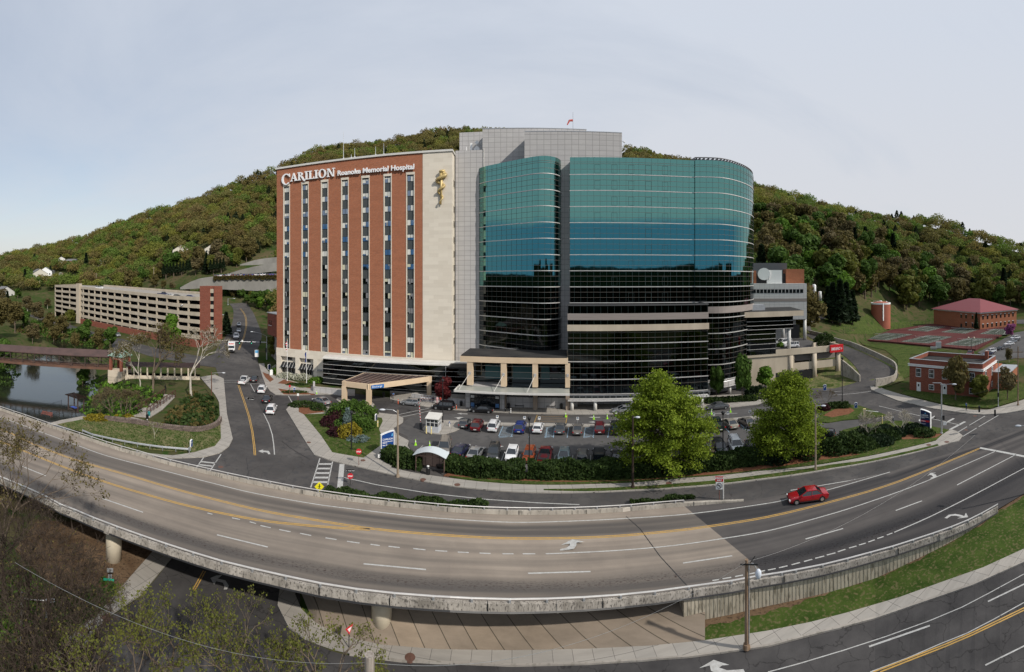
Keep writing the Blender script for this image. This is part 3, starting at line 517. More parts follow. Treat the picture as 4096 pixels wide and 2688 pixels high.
MH=mb.build('manhole_covers',mat('rusty_iron',(.10,.05,.035),.7,(.14,.07,.05),3.)); struct(MH); MH['kind']='stuff'
# pavement slabs, islands and lawns at street level
mb=MB()
FK=[(1144,1640),(1230,1782),(1256,1820),(1316,1842),(1445,1872),(1824,1949),(2102,1972),(2360,1972),(2515,1966),(2730,1953),(3031,1923),(3324,1880),(3459,1857),(3640,1818),(3760,1786),(3803,1773),(3834,1767),(3851,1745),(3829,1728),(3803,1719),(3769,1741),(3743,1766),(3610,1799),(3459,1831),(3257,1865),(3031,1888),(2730,1916),(2515,1935),(2360,1940),(2102,1942),(1930,1931),(1775,1912),(1650,1893),(1560,1873),(1640,1800),(1630,1786),(1635,1765),(1587,1739),(1574,1713),(1613,1690),(1613,1674),(1587,1661),(1467,1648),(1300,1628),(1196,1616),(1165,1618)]
slab(mb,FK,.14); slab(mb,[(1689,1718),(1706,1697),(1758,1682),(1827,1684),(2200,1695),(2500,1697),(2780,1685),(3014,1666),(3110,1652),(3115,1662),(3014,1676),(2780,1695),(2500,1707),(2200,1706),(1880,1697),(1818,1727),(1775,1740),(1702,1733)],.14)
slab(mb,[(1560,1565),(1560,1598),(1700,1628),(1818,1641),(1973,1650),(2188,1658),(2485,1657),(2816,1641),(3031,1619),(3080,1600),(3040,1575),(2800,1585),(2500,1580),(2000,1560)],.14)
slab(mb,[(1174,1582),(1101,1579),(1080,1566),(1062,1541),(1049,1506),(1031,1442),(1029,1403),(1045,1403),(1060,1470),(1085,1500),(1130,1515),(1240,1545),(1420,1560),(1420,1585),(1300,1578)],.14)
slab(mb,[(1345,1600),(1350,1593),(1378,1593),(1400,1601),(1400,1611),(1360,1613)],.16,z=0); slab(mb,[(1455,1618),(1462,1612),(1490,1612),(1498,1620),(1495,1627),(1462,1627)],.16)
slab(mb,[(895,1516),(908,1658),(931,1757),(916,1787),(882,1813),(817,1830),(688,1835),(560,1818),(500,1800),(560,1812),(690,1825),(776,1812),(860,1787),(884,1757),(882,1700),(876,1610),(860,1580),(835,1550),(800,1510),(860,1500)],.14)
slab(mb,[(3485,1560),(3520,1575),(3588,1603),(3717,1633),(3868,1655),(3932,1660),(4018,1655),(4096,1642),(4350,1600),(4350,1570),(4096,1600),(3960,1640),(3900,1642),(3800,1628),(3700,1605),(3600,1578),(3540,1560),(3510,1545),(3492,1530),(3478,1540)],.14)
struct(mb.build('sidewalk',WALKC))
mb=MB()
slab(mb,[(1215,1660),(1355,1655),(1527,1674),(1531,1687),(1516,1719),(1531,1756),(1531,1778),(1454,1834),(1329,1812),(1286,1747)],.17)
slab(mb,[(3262,1680),(3283,1664),(3300,1640),(3373,1618),(3438,1625),(3549,1663),(3530,1668),(3373,1683),(3310,1693),(3275,1690)],.17)
slab(mb,[(3358,1732),(3373,1722),(3459,1702),(3545,1685),(3631,1686),(3717,1706),(3795,1722),(3768,1741),(3743,1764),(3610,1797),(3459,1829),(3380,1842),(3257,1863),(3031,1886),(2730,1914),(2515,1933),(2360,1938),(2102,1940),(1930,1929),(1800,1910),(1790,1890),(1900,1880),(2600,1880),(3100,1850),(3240,1800),(3375,1790),(3405,1762)],.17)
slab(mb,[(2175,1965),(2175,1960),(2360,1957),(2515,1951),(2730,1936),(3031,1905),(3324,1862),(3459,1845),(3600,1815),(3750,1780),(3755,1786),(3640,1815),(3459,1854),(3324,1876),(3031,1919),(2730,1950),(2515,1963),(2360,1969)],.17)
slab(mb,[(1150,1540),(1180,1532),(1245,1545),(1240,1552),(1200,1553)],.17); slab(mb,[(3272,1540),(3335,1536),(3335,1545),(3272,1549)],.17)
slab(mb,[(3600,1575),(3640,1560),(4096,1535),(4300,1530),(4300,1565),(4096,1595),(3960,1635),(3800,1622),(3700,1599)],.15)
slab(mb,[(3480,1540),(3500,1520),(3540,1500),(3600,1480),(3640,1500),(3640,1505),(3580,1530),(3520,1555)],.15)
struct(mb.build('lawn',GRASS))
mb=MB()
slab(mb,[(228,1698),(290,1688),(366,1673),(480,1680),(600,1690),(732,1715),(800,1725),(882,1701),(884,1757),(860,1786),(776,1810),(645,1802),(560,1795),(500,1790),(380,1742)],.15); struct(mb.build('patchy_lawn',GRASSD))
mb=MB(); slab(mb,[(180,1700),(240,1684),(330,1667),(420,1662),(520,1668),(600,1690),(480,1680),(366,1672),(290,1687),(228,1700)],.16); slab(mb,[(520,1665),(560,1650),(655,1590),(700,1590),(650,1640),(600,1672)],.165)
struct(mb.build('river_path',CONC))
mb=MB(); slab(mb,[(1195,1650),(1195,1620),(1270,1636),(1300,1650),(1215,1660)],.175); slab(mb,[(1110,1535),(1135,1520),(1245,1547),(1243,1556),(1150,1540)],.15)
slab(mb,[(1112,1556),(1260,1578),(1260,1580),(1135,1580)],.15); slab(mb,[(3290,1665),(3340,1640),(3400,1633),(3418,1645),(3395,1660),(3330,1672)],.185)
slab(mb,[(3590,1752),(3660,1738),(3770,1738),(3745,1754),(3610,1762)],.185); slab(mb,[(1775,1905),(1810,1890),(2700,1912),(2690,1915),(2360,1931),(2100,1928),(1850,1912)],.18); slab(mb,[(2700,1912),(3270,1845),(3440,1822),(3360,1800),(2700,1880)],.18)
slab(mb,[(1050,1490),(1075,1500),(1095,1520),(1080,1530),(1060,1510)],.16); slab(mb,[(3300,1505),(3380,1490),(3420,1478),(3400,1505),(3340,1515)],.2); struct(mb.build('mulch_bed',MULCH))
# ================================================================ buildings
class Fr:                               # upright plane: local x runs left to right along it, y away from the viewer
    def __init__(s,o,ang): s.o=Vector((o[0],o[1],0)); s.a=ang; s.ux=Vector((math.cos(ang),math.sin(ang),0)); s.uy=Vector((-math.sin(ang),math.cos(ang),0))
    def uz(s,x,y=YH,dy=0.):
        r=Vector((math.sin(th(x)),math.cos(th(x)),0)); q=s.o+s.uy*dy; d=q.dot(s.uy)/r.dot(s.uy); return ((r*d-s.o).dot(s.ux), HC-(y-YH)*d/F)
    def u(s,x,dy=0.): return s.uz(x,YH,dy)[0]
    def z(s,x,y,dy=0.): return s.uz(x,y,dy)[1]
    def e(s,name,label,cat,group=None): return E(name,label,cat,(s.o.x,s.o.y,0),s.a,group)
def Fa(a,p): return Fr((p*math.sin(a),p*math.cos(a)),-a)
def Fp(A,B): return Fr(A,math.atan2(B[1]-A[1],B[0]-A[0]))
def XY(x,d): return (d*math.sin(th(x)),d*math.cos(th(x)))
BARS=ALU
# ---- brick tower
f=Fa(.03,107.3); T=f.e('brick_hospital_tower','tall brick hospital tower with seven window columns, white lettering and a gold snake emblem','hospital')
HT=60.; xl,xj,xr=f.u(1107),f.u(1691),f.u(1808); cols=[(1133.5,1160),(1206.6,1235),(1284,1313.5),(1364.6,1395),(1446,1478.6),(1534.7,1567),(1624.8,1659)]
zb=7.8; mb=MB(); prev=xl
for a,b in cols: mb.box(prev,f.u(a),0,1.5,zb,HT-.5); prev=f.u(b)
mb.box(prev,xj,0,1.5,zb,HT-.5)
zt=54.25
for a,b in cols: mb.box(f.u(a),f.u(b),.003,1.5,zt-.0,HT-.503)
mb.box(xl,xr-1,1.5,14,0,HT-.5); mb.build('wall',BRICK,T)
mb=MB(); mb.box(xj,xr,-.06,5,0,HT-.45); mb.box(xl-.1,xj,-.12,1.6,5.5,zb)
for a,b in [(1107,1124),(1182,1198),(1254,1271)]: mb.box(f.u(a),f.u(b),-.12,1.2,0,5.5)
mb.box(f.u(1271),xj,-.05,1.2,0,5.5)
for a,b in cols: u0,u1=f.u(a),f.u(b); mb.box(u0,u0+.2,-.1,.5,zb-.5,zt); mb.box(u1-.2,u1,-.1,.5,zb-.5,zt); mb.box(u0-.03,u1+.03,-.13,.5,zt-.0,zt+.65); mb.box(u0,u1,-.14,.4,zb-1.,zb-.1)
mb.build('stone_wall',LIME,T)
mb=MB(); mb.box(xl-.3,xr+.25,-.3,14.3,HT-.5,HT); mb.build('parapet',OFFW,T)
mb=MB()
zs=[54.07-3.74*k for k in range(13)]
for ci,(a,b) in enumerate(cols):
    u0,u1=f.u(a)+.2,f.u(b)-.2; s=MB(); s.box(u0,u1,.30,.6,zb-.1,zt); s.build('spandrel',SPAN,T)
    for k,z in enumerate(zs):
        w=MB(); top=z; bot=z-1.5; w.box(u0,u1,.22,.34,bot,top,0); um=(u0+u1)/2
        for p0,p1 in ((u0+.07,um-.05),(um+.05,u1-.07)):
            w.add([(p0,.212,bot+.08),(p1,.212,bot+.08),(p1,.212,top-.08),(p0,.212,top-.08)],[(0,1,2,3)],1)
            q=R.random(); ty=2 if k<6 else R.choice([2,3,4,4])
            if q<.62:
                fr=R.choice([1,1,.3,.55,.75]); zb2=lerp(top-.08,bot+.08,fr); w.add([(p0,.208,zb2),(p1,.208,zb2),(p1,.208,top-.08),(p0,.208,top-.08)],[(0,1,2,3)],ty)
                if fr<1 and R.random()<.4: xm=(p0+p1)/2; w.add([(xm,.206,bot+.08),(p1,.206,bot+.08),(p1,.206,zb2),(xm,.206,zb2)],[(0,1,2,3)],4)
        w.build('window',[BLACK,POOL,BLIND,BLINDY,BLINDG],T)
for z in [f.z(1820,y) for y in (716,822,882,947,1004,1062,1125,1184,1241,1300,1360)]:
    w=MB()
    for y0 in (1.6,2.9): w.box(xr-.1,xr+.06,y0,y0+.85,z-1.5,z+.3,0); w.box(xr,xr+.08,y0+.12,y0+.73,z-1.4,z+.2,1)
    w.build('side_window',[LIME,DKGL],T)
def ring(mb,cx,cz,rx,rz,tx,tz,a0,a1,y0,y1,n=20):
    for i in range(n):
        t0=a0+(a1-a0)*i/n;t1=a0+(a1-a0)*(i+1)/n
        mb.vprism([(cx+rx*math.cos(t0),cz+rz*math.sin(t0)),(cx+rx*math.cos(t1),cz+rz*math.sin(t1)),(cx+(rx-tx)*math.cos(t1),cz+(rz-tz)*math.sin(t1)),(cx+(rx-tx)*math.cos(t0),cz+(rz-tz)*math.sin(t0))],y0,y1)
def glyph(mb,ch,x,z,h,y0=-.5,y1=-.12):
    w=h*.2; sf=h*.09
    def st(x0,x1): mb.box(x0,x1,y0,y1,z,z+h)
    def se(x0,x1,zz): mb.box(x0,x1,y0-.003,y1,zz,zz+sf)
    if ch=='I': st(x+.12*h,x+.12*h+w); se(x,x+w+.24*h,z); se(x,x+w+.24*h,z+h-sf); return w+.30*h
    if ch=='L':
        st(x+.1*h,x+.1*h+w); se(x,x+.68*h,z); se(x,x+w+.2*h,z+h-sf); mb.box(x+.61*h,x+.68*h,y0,y1,z,z+.28*h); return .74*h
    if ch=='R':
        st(x+.1*h,x+.1*h+w); se(x,x+w+.2*h,z); se(x,x+w+.2*h,z+h-sf); ring(mb,x+.3*h,z+.74*h,.36*h,.26*h,w*.95,.08*h,-PI/2,PI/2,y0,y1,12)
        mb.vprism([(x+.36*h,z+.5*h),(x+.6*h,z+.5*h),(x+1.02*h,z-.16*h),(x+.82*h,z-.16*h),(x+.7*h,z-.02*h)],y0,y1); return .92*h
    if ch=='A':
        mb.vprism([(x+.10*h,z),(x+.2*h,z),(x+.52*h,z+h),(x+.44*h,z+h)],y0,y1); mb.vprism([(x+.66*h,z),(x+.9*h,z),(x+.55*h,z+h),(x+.40*h,z+h)],y0-.004,y1)
        mb.box(x+.25*h,x+.7*h,y0+.01,y1,z+.3*h,z+.39*h); se(x,x+.32*h,z); se(x+.58*h,x+.98*h,z); return 1.0*h
    if ch=='O': ring(mb,x+.48*h,z+.5*h,.47*h,.54*h,w*1.05,.1*h,0,2*PI,y0,y1,32); return 1.04*h
    if ch=='N':
        mb.box(x+.1*h,x+.2*h,y0,y1,z,z+h); mb.box(x+.76*h,x+.86*h,y0,y1,z,z+h); mb.vprism([(x+.06*h,z+h),(x+.28*h,z+h),(x+.86*h,z),(x+.68*h,z)],y0-.004,y1); se(x,x+.3*h,z); se(x,x+.26*h,z+h-sf); se(x+.64*h,x+.98*h,z+h-sf); return 1.04*h
    if ch=='C':
        ring(mb,x+.6*h,z+.36*h,.62*h,.70*h,w*1.25,.13*h,.72,2*PI-.75,y0,y1,28); mb.box(x+.99*h,x+1.07*h,y0,y1,z+.60*h,z+1.02*h); return 1.12*h
sg=MB(); u=f.u(1130); z=55.4; hs=2.3
for ch in 'CARILION': u+=glyph(sg,ch,u,z,hs)*1.0
WSG=mat('sign_white',(.82,.82,.82),.4); lt=sg.build('lettering',WSG,T); wtot=u-f.u(1130); k=(f.u(1344)-f.u(1130))/wtot
for v in lt.data.vertices: v.co.x=f.u(1130)+(v.co.x-f.u(1130))*k
o=text('Roanoke Memorial Hospital',1.85,WSG,T,'lettering',(f.u(1352.5),-.45,55.5),ext=.14,bold=.05); bw=max(v.co.x for v in o.data.vertices); o.scale.x=(f.u(1659)-f.u(1352.5))/bw
# gold emblem: staff with a coiled snake
GOLD=mat('gold',(.50,.36,.14),.45,(.62,.48,.22),1.5,metal=.25,bump=.1); eb=MB(); uc=f.u(1765); z0,z1=f.z(1765,820),f.z(1765,682)
eb.tube((uc,-.4,z0),(uc+.1,-.4,z1-.3),.13,.5,10); pts=[]
for i in range(90):
    t=i/89; a=t*PI*5.2+.3; r=.25+.95*t**.9; pts.append(Vector((uc-r*math.cos(a)*1.05,-.55-.35*math.sin(a),lerp(z0+.2,z1-.9,t**.92))))
for i in range(89): eb.tube(pts[i],pts[i+1],.16+.33*(i/89),.16+.33*((i+1)/89),8,cap=False)
eb.ball((uc+.25,-.7,z1-.35),.75,.4,.38); eb.tube((uc+.4,-.5,z1-1.6),(uc+.75,-.5,z1),.3,.45,6); eb.build('snake_emblem',GOLD,T,smooth=True)
for a,b in [(1124,1182),(1198,1254),(1271,1292)]:
    u0,u1=f.u(a),f.u(b); w=MB(); w.box(u0,u1,1.0,1.3,0,3.4,1); w.box(u0,u1,.9,1.2,3.35,5.5,2); w.box((u0+u1)/2-.8,(u0+u1)/2+.8,.85,1,4.4,5.2,1)
    n=5
    for i in range(n+1): x=lerp(u0,u1,i/n); w.box(x-.05,x+.05,.9,1.02,0,2.4,0)
    w.box(u0,u1,.93,1.02,.6,.7,0); w.box(u0,u1,.93,1.02,2.3,2.42,0)
    w.add([(u0,-.5,2.5),(u1,-.5,2.5),(u1,1,3.9),(u0,1,3.9)],[(0,1,2,3)],3)
    for i in range(n+1): x=lerp(u0,u1,i/n); w.add([(x-.05,-.53,2.5),(x+.05,-.53,2.5),(x+.05,.97,3.95),(x-.05,.97,3.95)],[(0,1,2,3)],0)
    w.build('lobby_window',[OFFW,DKGL,LIME,BLACK],T)
for x,hh in [(1368,7.5),(1413,2.7),(1399,1.2),(1497,2.6),(1530,3.2)]:
    a=MB(); uu=f.u(x); a.tube((uu,1,HT),(uu,1,HT+hh),.09,.04,6); a.tube((uu,1,HT),(uu,1,HT+.5),.25,.2,6); a.build('antenna',STEEL,T)
# ---- dark glass lobby wing in front of the tower
f2=Fa(0.,104.2); T2=f2.e('glass_lobby_wing','low black glass lobby wing running along the foot of the brick tower','hospital wing')
g=MB(); u0,u1=f2.u(1292),f2.u(1905); g.box(u0,u1,0,3.3,0,6.9); g.build('glass_wall',PODG,T2)
b=MB()
for z in (.6,1.9,3.1,4.3,5.5): b.box(u0-.04,u1,-.07,.0,z-.045,z+.045); b.box(u0-.07,u0,-.07,3.2,z-.045,z+.045)
for x in (1782,): b.box(f2.u(x),f2.u(x)+.1,-.09,0,0,6.9)
b.build('mullions',BARS,T2)
b=MB(); b.box(u0-.25,u1,-.3,3.3,6.9,7.15); b.box(u0-.15,u1,.6,3.3,7.15,7.5); b.build('roof_edge',OFFW,T2)
b=MB(); b.box(f2.u(1803),f2.u(1905),-4.6,0,7.2,7.5); b.build('entrance_roof',ROOFG,T2)
# ---- granite core
f3=Fa(.03,111.); T3=f3.e('granite_core_building','pale grey granite-panelled service core rising behind the glass blocks','hospital')
b=MB(); b.box(f3.u(1822),f3.u(2480),0,16,0,60.7); b.box(f3.u(1930),f3.u(2345),.02,12,60.7,66); b.box(f3.u(1838,6),f3.u(1930),6,12,60.7,67.3); b.build('wall',GRAN,T3)
f4=Fa(.1,105.); o=MB()
qa=[f4.o+f4.ux*f4.u(x)+f4.uy*y for x,y in ((2098,0),(2488,0),(2488,9),(2098,9))]; qa=[((q-f3.o).dot(f3.ux),(q-f3.o).dot(f3.uy)) for q in qa]; o.prism(qa,2,63.2); o.build('front_wall',GRAN,T3)
o=MB(); o.box(f3.u(1930)-.1,f3.u(2345)+.1,-.05,12,66,66.15); o.prism([(x*1.0,y-.05) for x,y in qa],63.2,63.35); o.build('coping',STEEL,T3)
o=MB(); u_=f3.u(1935); o.tube((u_,-.08,52),(u_,-.08,61),.1,n=6); o.build('drain_pipe',OFFW,T3)
o=MB(); u_=f3.u(1886,4); o.box(u_-.25,u_+.25,3.4,3.8,61.2,63.6); o.build('roof_antenna',WHITE,T3); o=MB(); u2=f3.u(1908,4)
for z_ in (62,63.7): o.vprism([(u2-.9,z_),(u2,z_-.9),(u2+.9,z_),(u2,z_+.9)] if z_<63 else [(u2-.6,z_),(u2,z_-.6),(u2+.6,z_),(u2,z_+.6)],3.5,3.7)
o.tube((u2,3.7,60.7),(u2,3.7,63.7),.08); o.build('dish_antenna',WHITE,T3); o=MB(); o.box(f3.u(1863),f3.u(1865.5),.6,1,60.7,61.8); o.build('roof_antenna',WHITE,T3)
p=f3.o+f3.ux*f3.u(2297)+f3.uy*3; W=E('windsock','red and white windsock on a thin mast on the granite roof','windsock',(p.x,p.y,66)); W.scale=(.66,.66,.72)
o=MB(); o.tube((0,0,0),(0,0,7.6),.10,.07,6); o.build('mast',STEEL,W); o=MB(); o.tube((-.1,0,4.6),(-1.4,0,4.5),.42,.36,8,cap=False); o.tube((-1.4,0,4.5),(-2.3,0,2.9),.36,.2,8,cap=False); o.build('sock',mat('sock_red',(.55,.12,.10),.8),W)
p=f3.o+f3.ux*f3.u(2495)+f3.uy*3; W=E('roof_floodlight','small white floodlight on a curved arm at the granite roof corner','lamp',(p.x-1.,p.y,63.3))
o=MB(); o.path([(0,0,0),(0,0,.7),(.8,0,1.3),(1.6,0,1.2)],.06); o.build('arm',STEEL,W); o=MB(); o.ball((1.8,0,1.1),.3,.3,.25); o.build('lamp_head',WHITE,W)
# ---- curtain walls along a plan path
def curtain(parent,path,z0,z1,gm,bold,thin,split=None,mull=1.5,thick=.09,proud=.08,roof=True,roofz=None):
    P2=[Vector((p[0],p[1],0)) for p in path]; g=MB(); n=len(P2)
    zc_=split or z0; g.add([(p.x,p.y,zc_) for p in P2]+[(p.x,p.y,z1) for p in P2],[(i,i+1,n+i+1,n+i) for i in range(n-1)])
    if split: g.add([(p.x,p.y,z0) for p in P2]+[(p.x,p.y,split) for p in P2],[(i,i+1,n+i+1,n+i) for i in range(n-1)],2)  # lower storeys darker: the dark ground reflection is put into the glass colour
    if roof: g.prism([(p.x,p.y) for p in P2],z1-.6 if roofz is None else roofz,z1-.6 if roofz is None else roofz,1)
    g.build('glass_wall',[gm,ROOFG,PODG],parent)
    nr=[]
    for i in range(n):
        t=(P2[min(n-1,i+1)]-P2[max(0,i-1)]).normalized(); nr.append(Vector((t.y,-t.x,0)))
    def band(mb,zc,h,pr,m=0):
        vs=[]
        for p,q in zip(P2,nr):
            for a,b in ((-.05,-h),(pr,-h),(pr,h),(-.05,h)): vs.append((p.x+q.x*a,p.y+q.y*a,zc+b))
        fs=[]
        for i in range(n-1):
            for k in range(4): fs.append((4*i+k,4*i+4+k,4*i+4+(k+1)%4,4*i+(k+1)%4))
        mb.add(vs,fs,m)
    b=MB()
    for z in bold: band(b,z,thick,proud*1.6)
    b.build('sill_band',BARS,parent)
    b=MB()
    for z in thin: band(b,z,.028,proud*.6)
    L=0; nx=mull
    for i in range(n-1):
        l=(P2[i+1]-P2[i]).length
        while nx<L+l:
            t=(nx-L)/l; p=P2[i].lerp(P2[i+1],t); q=nr[i] if t<.5 else nr[i+1]; tt=(P2[i+1]-P2[i]).normalized()
            b.obox((p.x,p.y),(tt.x,tt.y),.022,.03,z0,z1-.01,1); nx+=mull
        L+=l
    b.build('mullions',[mat('bronze_bar',(.20,.17,.15),.4,metal=.4),mat('dark_mullion',(.03,.05,.05),.4)],parent); return band
T4=E('glass_tower_block','large teal glass hospital block with silver bands and a rounded right end','hospital',(0,0,0))
f5=Fa(.18,101.4)
def fw(f,u,y=0): q=f.o+f.ux*u+f.uy*y; return (q.x,q.y)
flat=[fw(f5,f5.u(2280),14),fw(f5,f5.u(2280))]+[fw(f5,f5.u(x)) for x in (2400,2550,2700,2779)]
curve=sm([fw(f5,f5.u(2779),-.5),(48.5,92.9),(54.7,94.9),(60.2,98.9),(64.2,104.5),(66,111),(66,119)],7)
bold=[52-3.72*k for k in range(14)]; thin=[z+o for z in [55.72]+bold for o in (-1.24,-2.48) if z+o>3]; thin+=[54.9]
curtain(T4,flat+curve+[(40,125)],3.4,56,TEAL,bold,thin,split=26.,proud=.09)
band=MB()
n_=len(curve); vs=[]
for i,p in enumerate(curve):
    t=(Vector(curve[min(n_-1,i+1)])-Vector(curve[max(0,i-1)])).normalized(); q=(t.y,-t.x)
    for z in (19.6,21.2): vs.append((p[0]+q[0]*.12,p[1]+q[1]*.12,z))
band.add(vs,[(2*i,2*i+2,2*i+3,2*i+1) for i in range(n_-1)]); LOUV=mat('louvres',(.22,.19,.17),.6,(.30,.26,.235),3.,stretch=(.1,.1,4)); band.build('louvre_band',LOUV,T4)
b=MB()
for i in range(0,n_-14): p=curve[i]; b.box(p[0]-.1,p[0]+.1,p[1]+.5,p[1]+3.5,56.0,56.7)
b.path([(p[0],p[1]+.4,56.7) for p in curve[:n_-10]],.14,5); b.build('roof_fins',mat('fin_grey',(.16,.16,.16),.5),T4)
fpt=lambda x,y: fw(f5,f5.u(x),y)
VF=mat('frame_line',(.015,.03,.03),.5)
for x in (1576,1733,1890,2050,2205):
    for k in range(9):
        if R.random()<.75:
            b=MB()
            xx=1700+x/2.324; u0,u1=f5.u(xx),f5.u(xx+23); z_=bold[k]+.3
            for a0,a1,c0,c1 in ((u0,u1,z_,z_+.05),(u0,u1,z_+1.95,z_+2.),(u0,u0+.05,z_,z_+2),(u1-.05,u1,z_,z_+2)):
                q=[fw(f5,a0,-.03),fw(f5,a1,-.03),fw(f5,a1,0.02),fw(f5,a0,.02)]; b.prism([tuple(i) for i in q],c0,c1)
            b.build('vent_window_frame',VF,T4)
# podium
f6=Fa(.17,92.6); u0,u1=f6.u(2272),f6.u(2832)
T5=f6.e('black_glass_podium','low black glass podium block on white round columns in front of the teal tower','hospital wing')
zB=[14.1,10.3,6.5,3.42]; zT=[15.3,12.85,11.6,9.,7.75,5.25]; curtain(T5,[(u0,9),(u0,0),(u1,0),(u1,9)],3.4,22.3,PODG,zB,zT+[16.4],proud=.09,mull=1.45)
b=MB(); b.box(u0-.1,u1+.1,-.12,.3,19.1,20.5,0); b.box(u0-.15,u1+.15,-.35,.3,16.8,18.1,1); b.build('louvre_band',[LOUV,BEIGE],T5)
b=MB(); b.box(u0-.15,u1+.15,-.15,.25,22.1,22.4); b.box(u1-.1,u1+.15,.25,9,22.1,22.4); b.build('parapet',mat('parapet_dark',(.07,.07,.07),.5),T5)
b=MB(); b.box(u0,u1,.5,9,2.15,3.4,1); b.box(u0,u1,-1.1,.5,2.15,2.4,0); b.build('balcony_slab',[GRANL,PODG],T5)
b=MB(); b.box(u0,u1,-1.15,-1.05,3.35,3.45); n=24
for i in range(n+1): x=lerp(u0,u1,i/n); b.box(x-.03,x+.03,-1.12,-1.07,2.4,3.4)
b.box(u0,u1,-1.12,-1.08,2.5,2.55); b.build('balcony_rail',STEEL,T5)
for x in (2288,2381,2528,2700,2808):
    b=MB(); b.tube((f6.u(x,-.5),-.5,0),(f6.u(x,-.5),-.5,2.15),.36,n=16); b.build('column',OFFW,T5,smooth=True)
b=MB(); b.box(u0,u1,4,9,0,2.15); b.box(u0-.2,u0+2,2,5,0,2.2); b.build('ground_wall',GRAN,T5)
# rounded block base: rail and columns
b=MB(); off=[(p[0]*.985,p[1]*.985) for p in curve[3:30]]
b.path([(p[0],p[1],3.5) for p in off],.06,5)
for p in off[::2]: b.tube((p[0],p[1],2.2),(p[0],p[1],3.5),.04,n=5)
b.build('balcony_rail',STEEL,T4)
b=MB(); b.prism(off+[(62,112),(40,112)],2.1,3.39); b.prism([(p[0]*1.03,p[1]*1.03) for p in curve[2:30]]+[(60,112),(40,112)],0,2.1); b.build('base_wall',GRAN,T4)
for x,y in ((2835,1578),(2918,1574)): p=P(x,y); b=MB(); b.tube((p.x,p.y,0),(p.x,p.y,2.15),.42,n=16); b.build('column',OFFW,T4,smooth=True)
# left drum
T6=E('glass_drum','narrower teal glass block with a rounded corner between the granite core and portico','hospital',(0,0,0))
dr=[(-9.,114),(-8.6,111.6),(-6.57,109.3)]+[(lerp(-6.57,5.0,i/8),lerp(109.3,100.75,i/8)) for i in range(1,9)]+sm([(5.0,100.75),(6.6,100.05),(8.3,100.0),(10.0,100.9),(11.3,102.8),(11.8,105.5),(11.8,112)],5)[1:]
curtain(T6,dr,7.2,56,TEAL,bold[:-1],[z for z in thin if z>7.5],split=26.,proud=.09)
# portico
f7=Fa(.12,92.5); T7=f7.e('entrance_portico','tall tan entrance portico with four square columns and a glass canopy over the doors','portico')
u0,u1=f7.u(1842),f7.u(2272); b=MB(); b.box(u0,u1,-.4,.9,9.9,11.1); b.box(u0,u0+1.3,.9,9,9.9,11.1); b.box(u1-1.3,u1,.9,9,9.9,11.1); b.build('beam',TAN,T7)
b=MB(); b.box(u0+.2,u1-.2,-.2,9,11.1,11.35); b.build('roof_edge',ROOFG,T7)
for a,c in ((1869,1891.6),(2004,2026),(2130,2151.5),(2261,2280)):
    b=MB(); b.box(f7.u(a),f7.u(c),-.3,.8,4.9,9.9); b.box(f7.u(a)+.1,f7.u(c)-.1,-.2,.8,0,4.5,1 if a>1900 else 2); b.box(f7.u((a+c)/2)-.25,f7.u((a+c)/2)+.25,-.42,-.3,7.2,7.8,2); b.build('column',[TAN,mat('stone_pier',(.30,.24,.19),.8),GRAN],T7)
b=MB(); b.box(f7.u(1838),f7.u(2278),-4.6,.2,4.55,4.62,1); b.box(f7.u(1838),f7.u(2278),-4.75,-4.55,4.4,4.8); b.box(f7.u(1838)-.1,f7.u(1838)+.1,-4.7,.2,4.4,4.8)
for x in (1842,1924,1990,2060,2125,2195,2272): b.box(f7.u(x)-.07,f7.u(x)+.07,-4.6,.2,4.3,4.56)
for a in (1872,2007,2133): b.tube((f7.u(a)-1,-4.3,4.8),(f7.u(a)+.4,-.4,7.4),.05)
b.build('glass_canopy',[OFFW,mat('frosted_glass',(.36,.37,.33),.35,(.30,.31,.28),.5)],T7)
b=MB(); b.box(f7.u(1850),f7.u(2262),5,5.3,4.6,9.9,0)
for z in (5.6,6.9,8.2,9.3): b.box(f7.u(1850),f7.u(2262),4.85,5,z-.04,z+.04,1)
for a,c in ((1925,1998),(2040,2122),(2160,2195)): b.box(f7.u(a),f7.u(c),4.9,5,5.3,8.4,2)
b.build('glass_wall',[PODG,BARS,mat('inner_teal',(.03,.10,.11),.15)],T7)
b=MB(); b.box(f7.u(1864),f7.u(2019),-.6,5,0,4.4); b.box(f7.u(2019),f7.u(2290),1.2,5,0,2.3); b.build('entrance_wall',GRAN,T7); b=MB(); b.box(f7.u(2019),f7.u(2290),1.4,5,2.3,4.5); b.build('side_window',DKGL,T7)
b=MB(); b.box(f7.u(1883),f7.u(2001),-.75,-.6,0,3.1,0)
for i in range(7): a=lerp(f7.u(1883),f7.u(2001),(i+.08)/7); c=lerp(f7.u(1883),f7.u(2001),(i+.92)/7); b.box(a,c,-.78,-.74,.1,2.3,1); b.box(a,c,-.78,-.74,2.4,3.0,1)
b.build('door',[BLACK,DKGL],T7)
for a,c in [(1886,1900),(1984,1998)]:
    b=MB(); b.box(f7.u(a),f7.u(c),-.80,-.785,2.35,2.9,0); b.build('door_poster',OFFW,T7); b=MB(); b.box(f7.u(a),f7.u(c),-.80,-.785,.5,1.3,0); b.build('door_poster',mat('poster_blue',(.06,.16,.35),.5),T7)
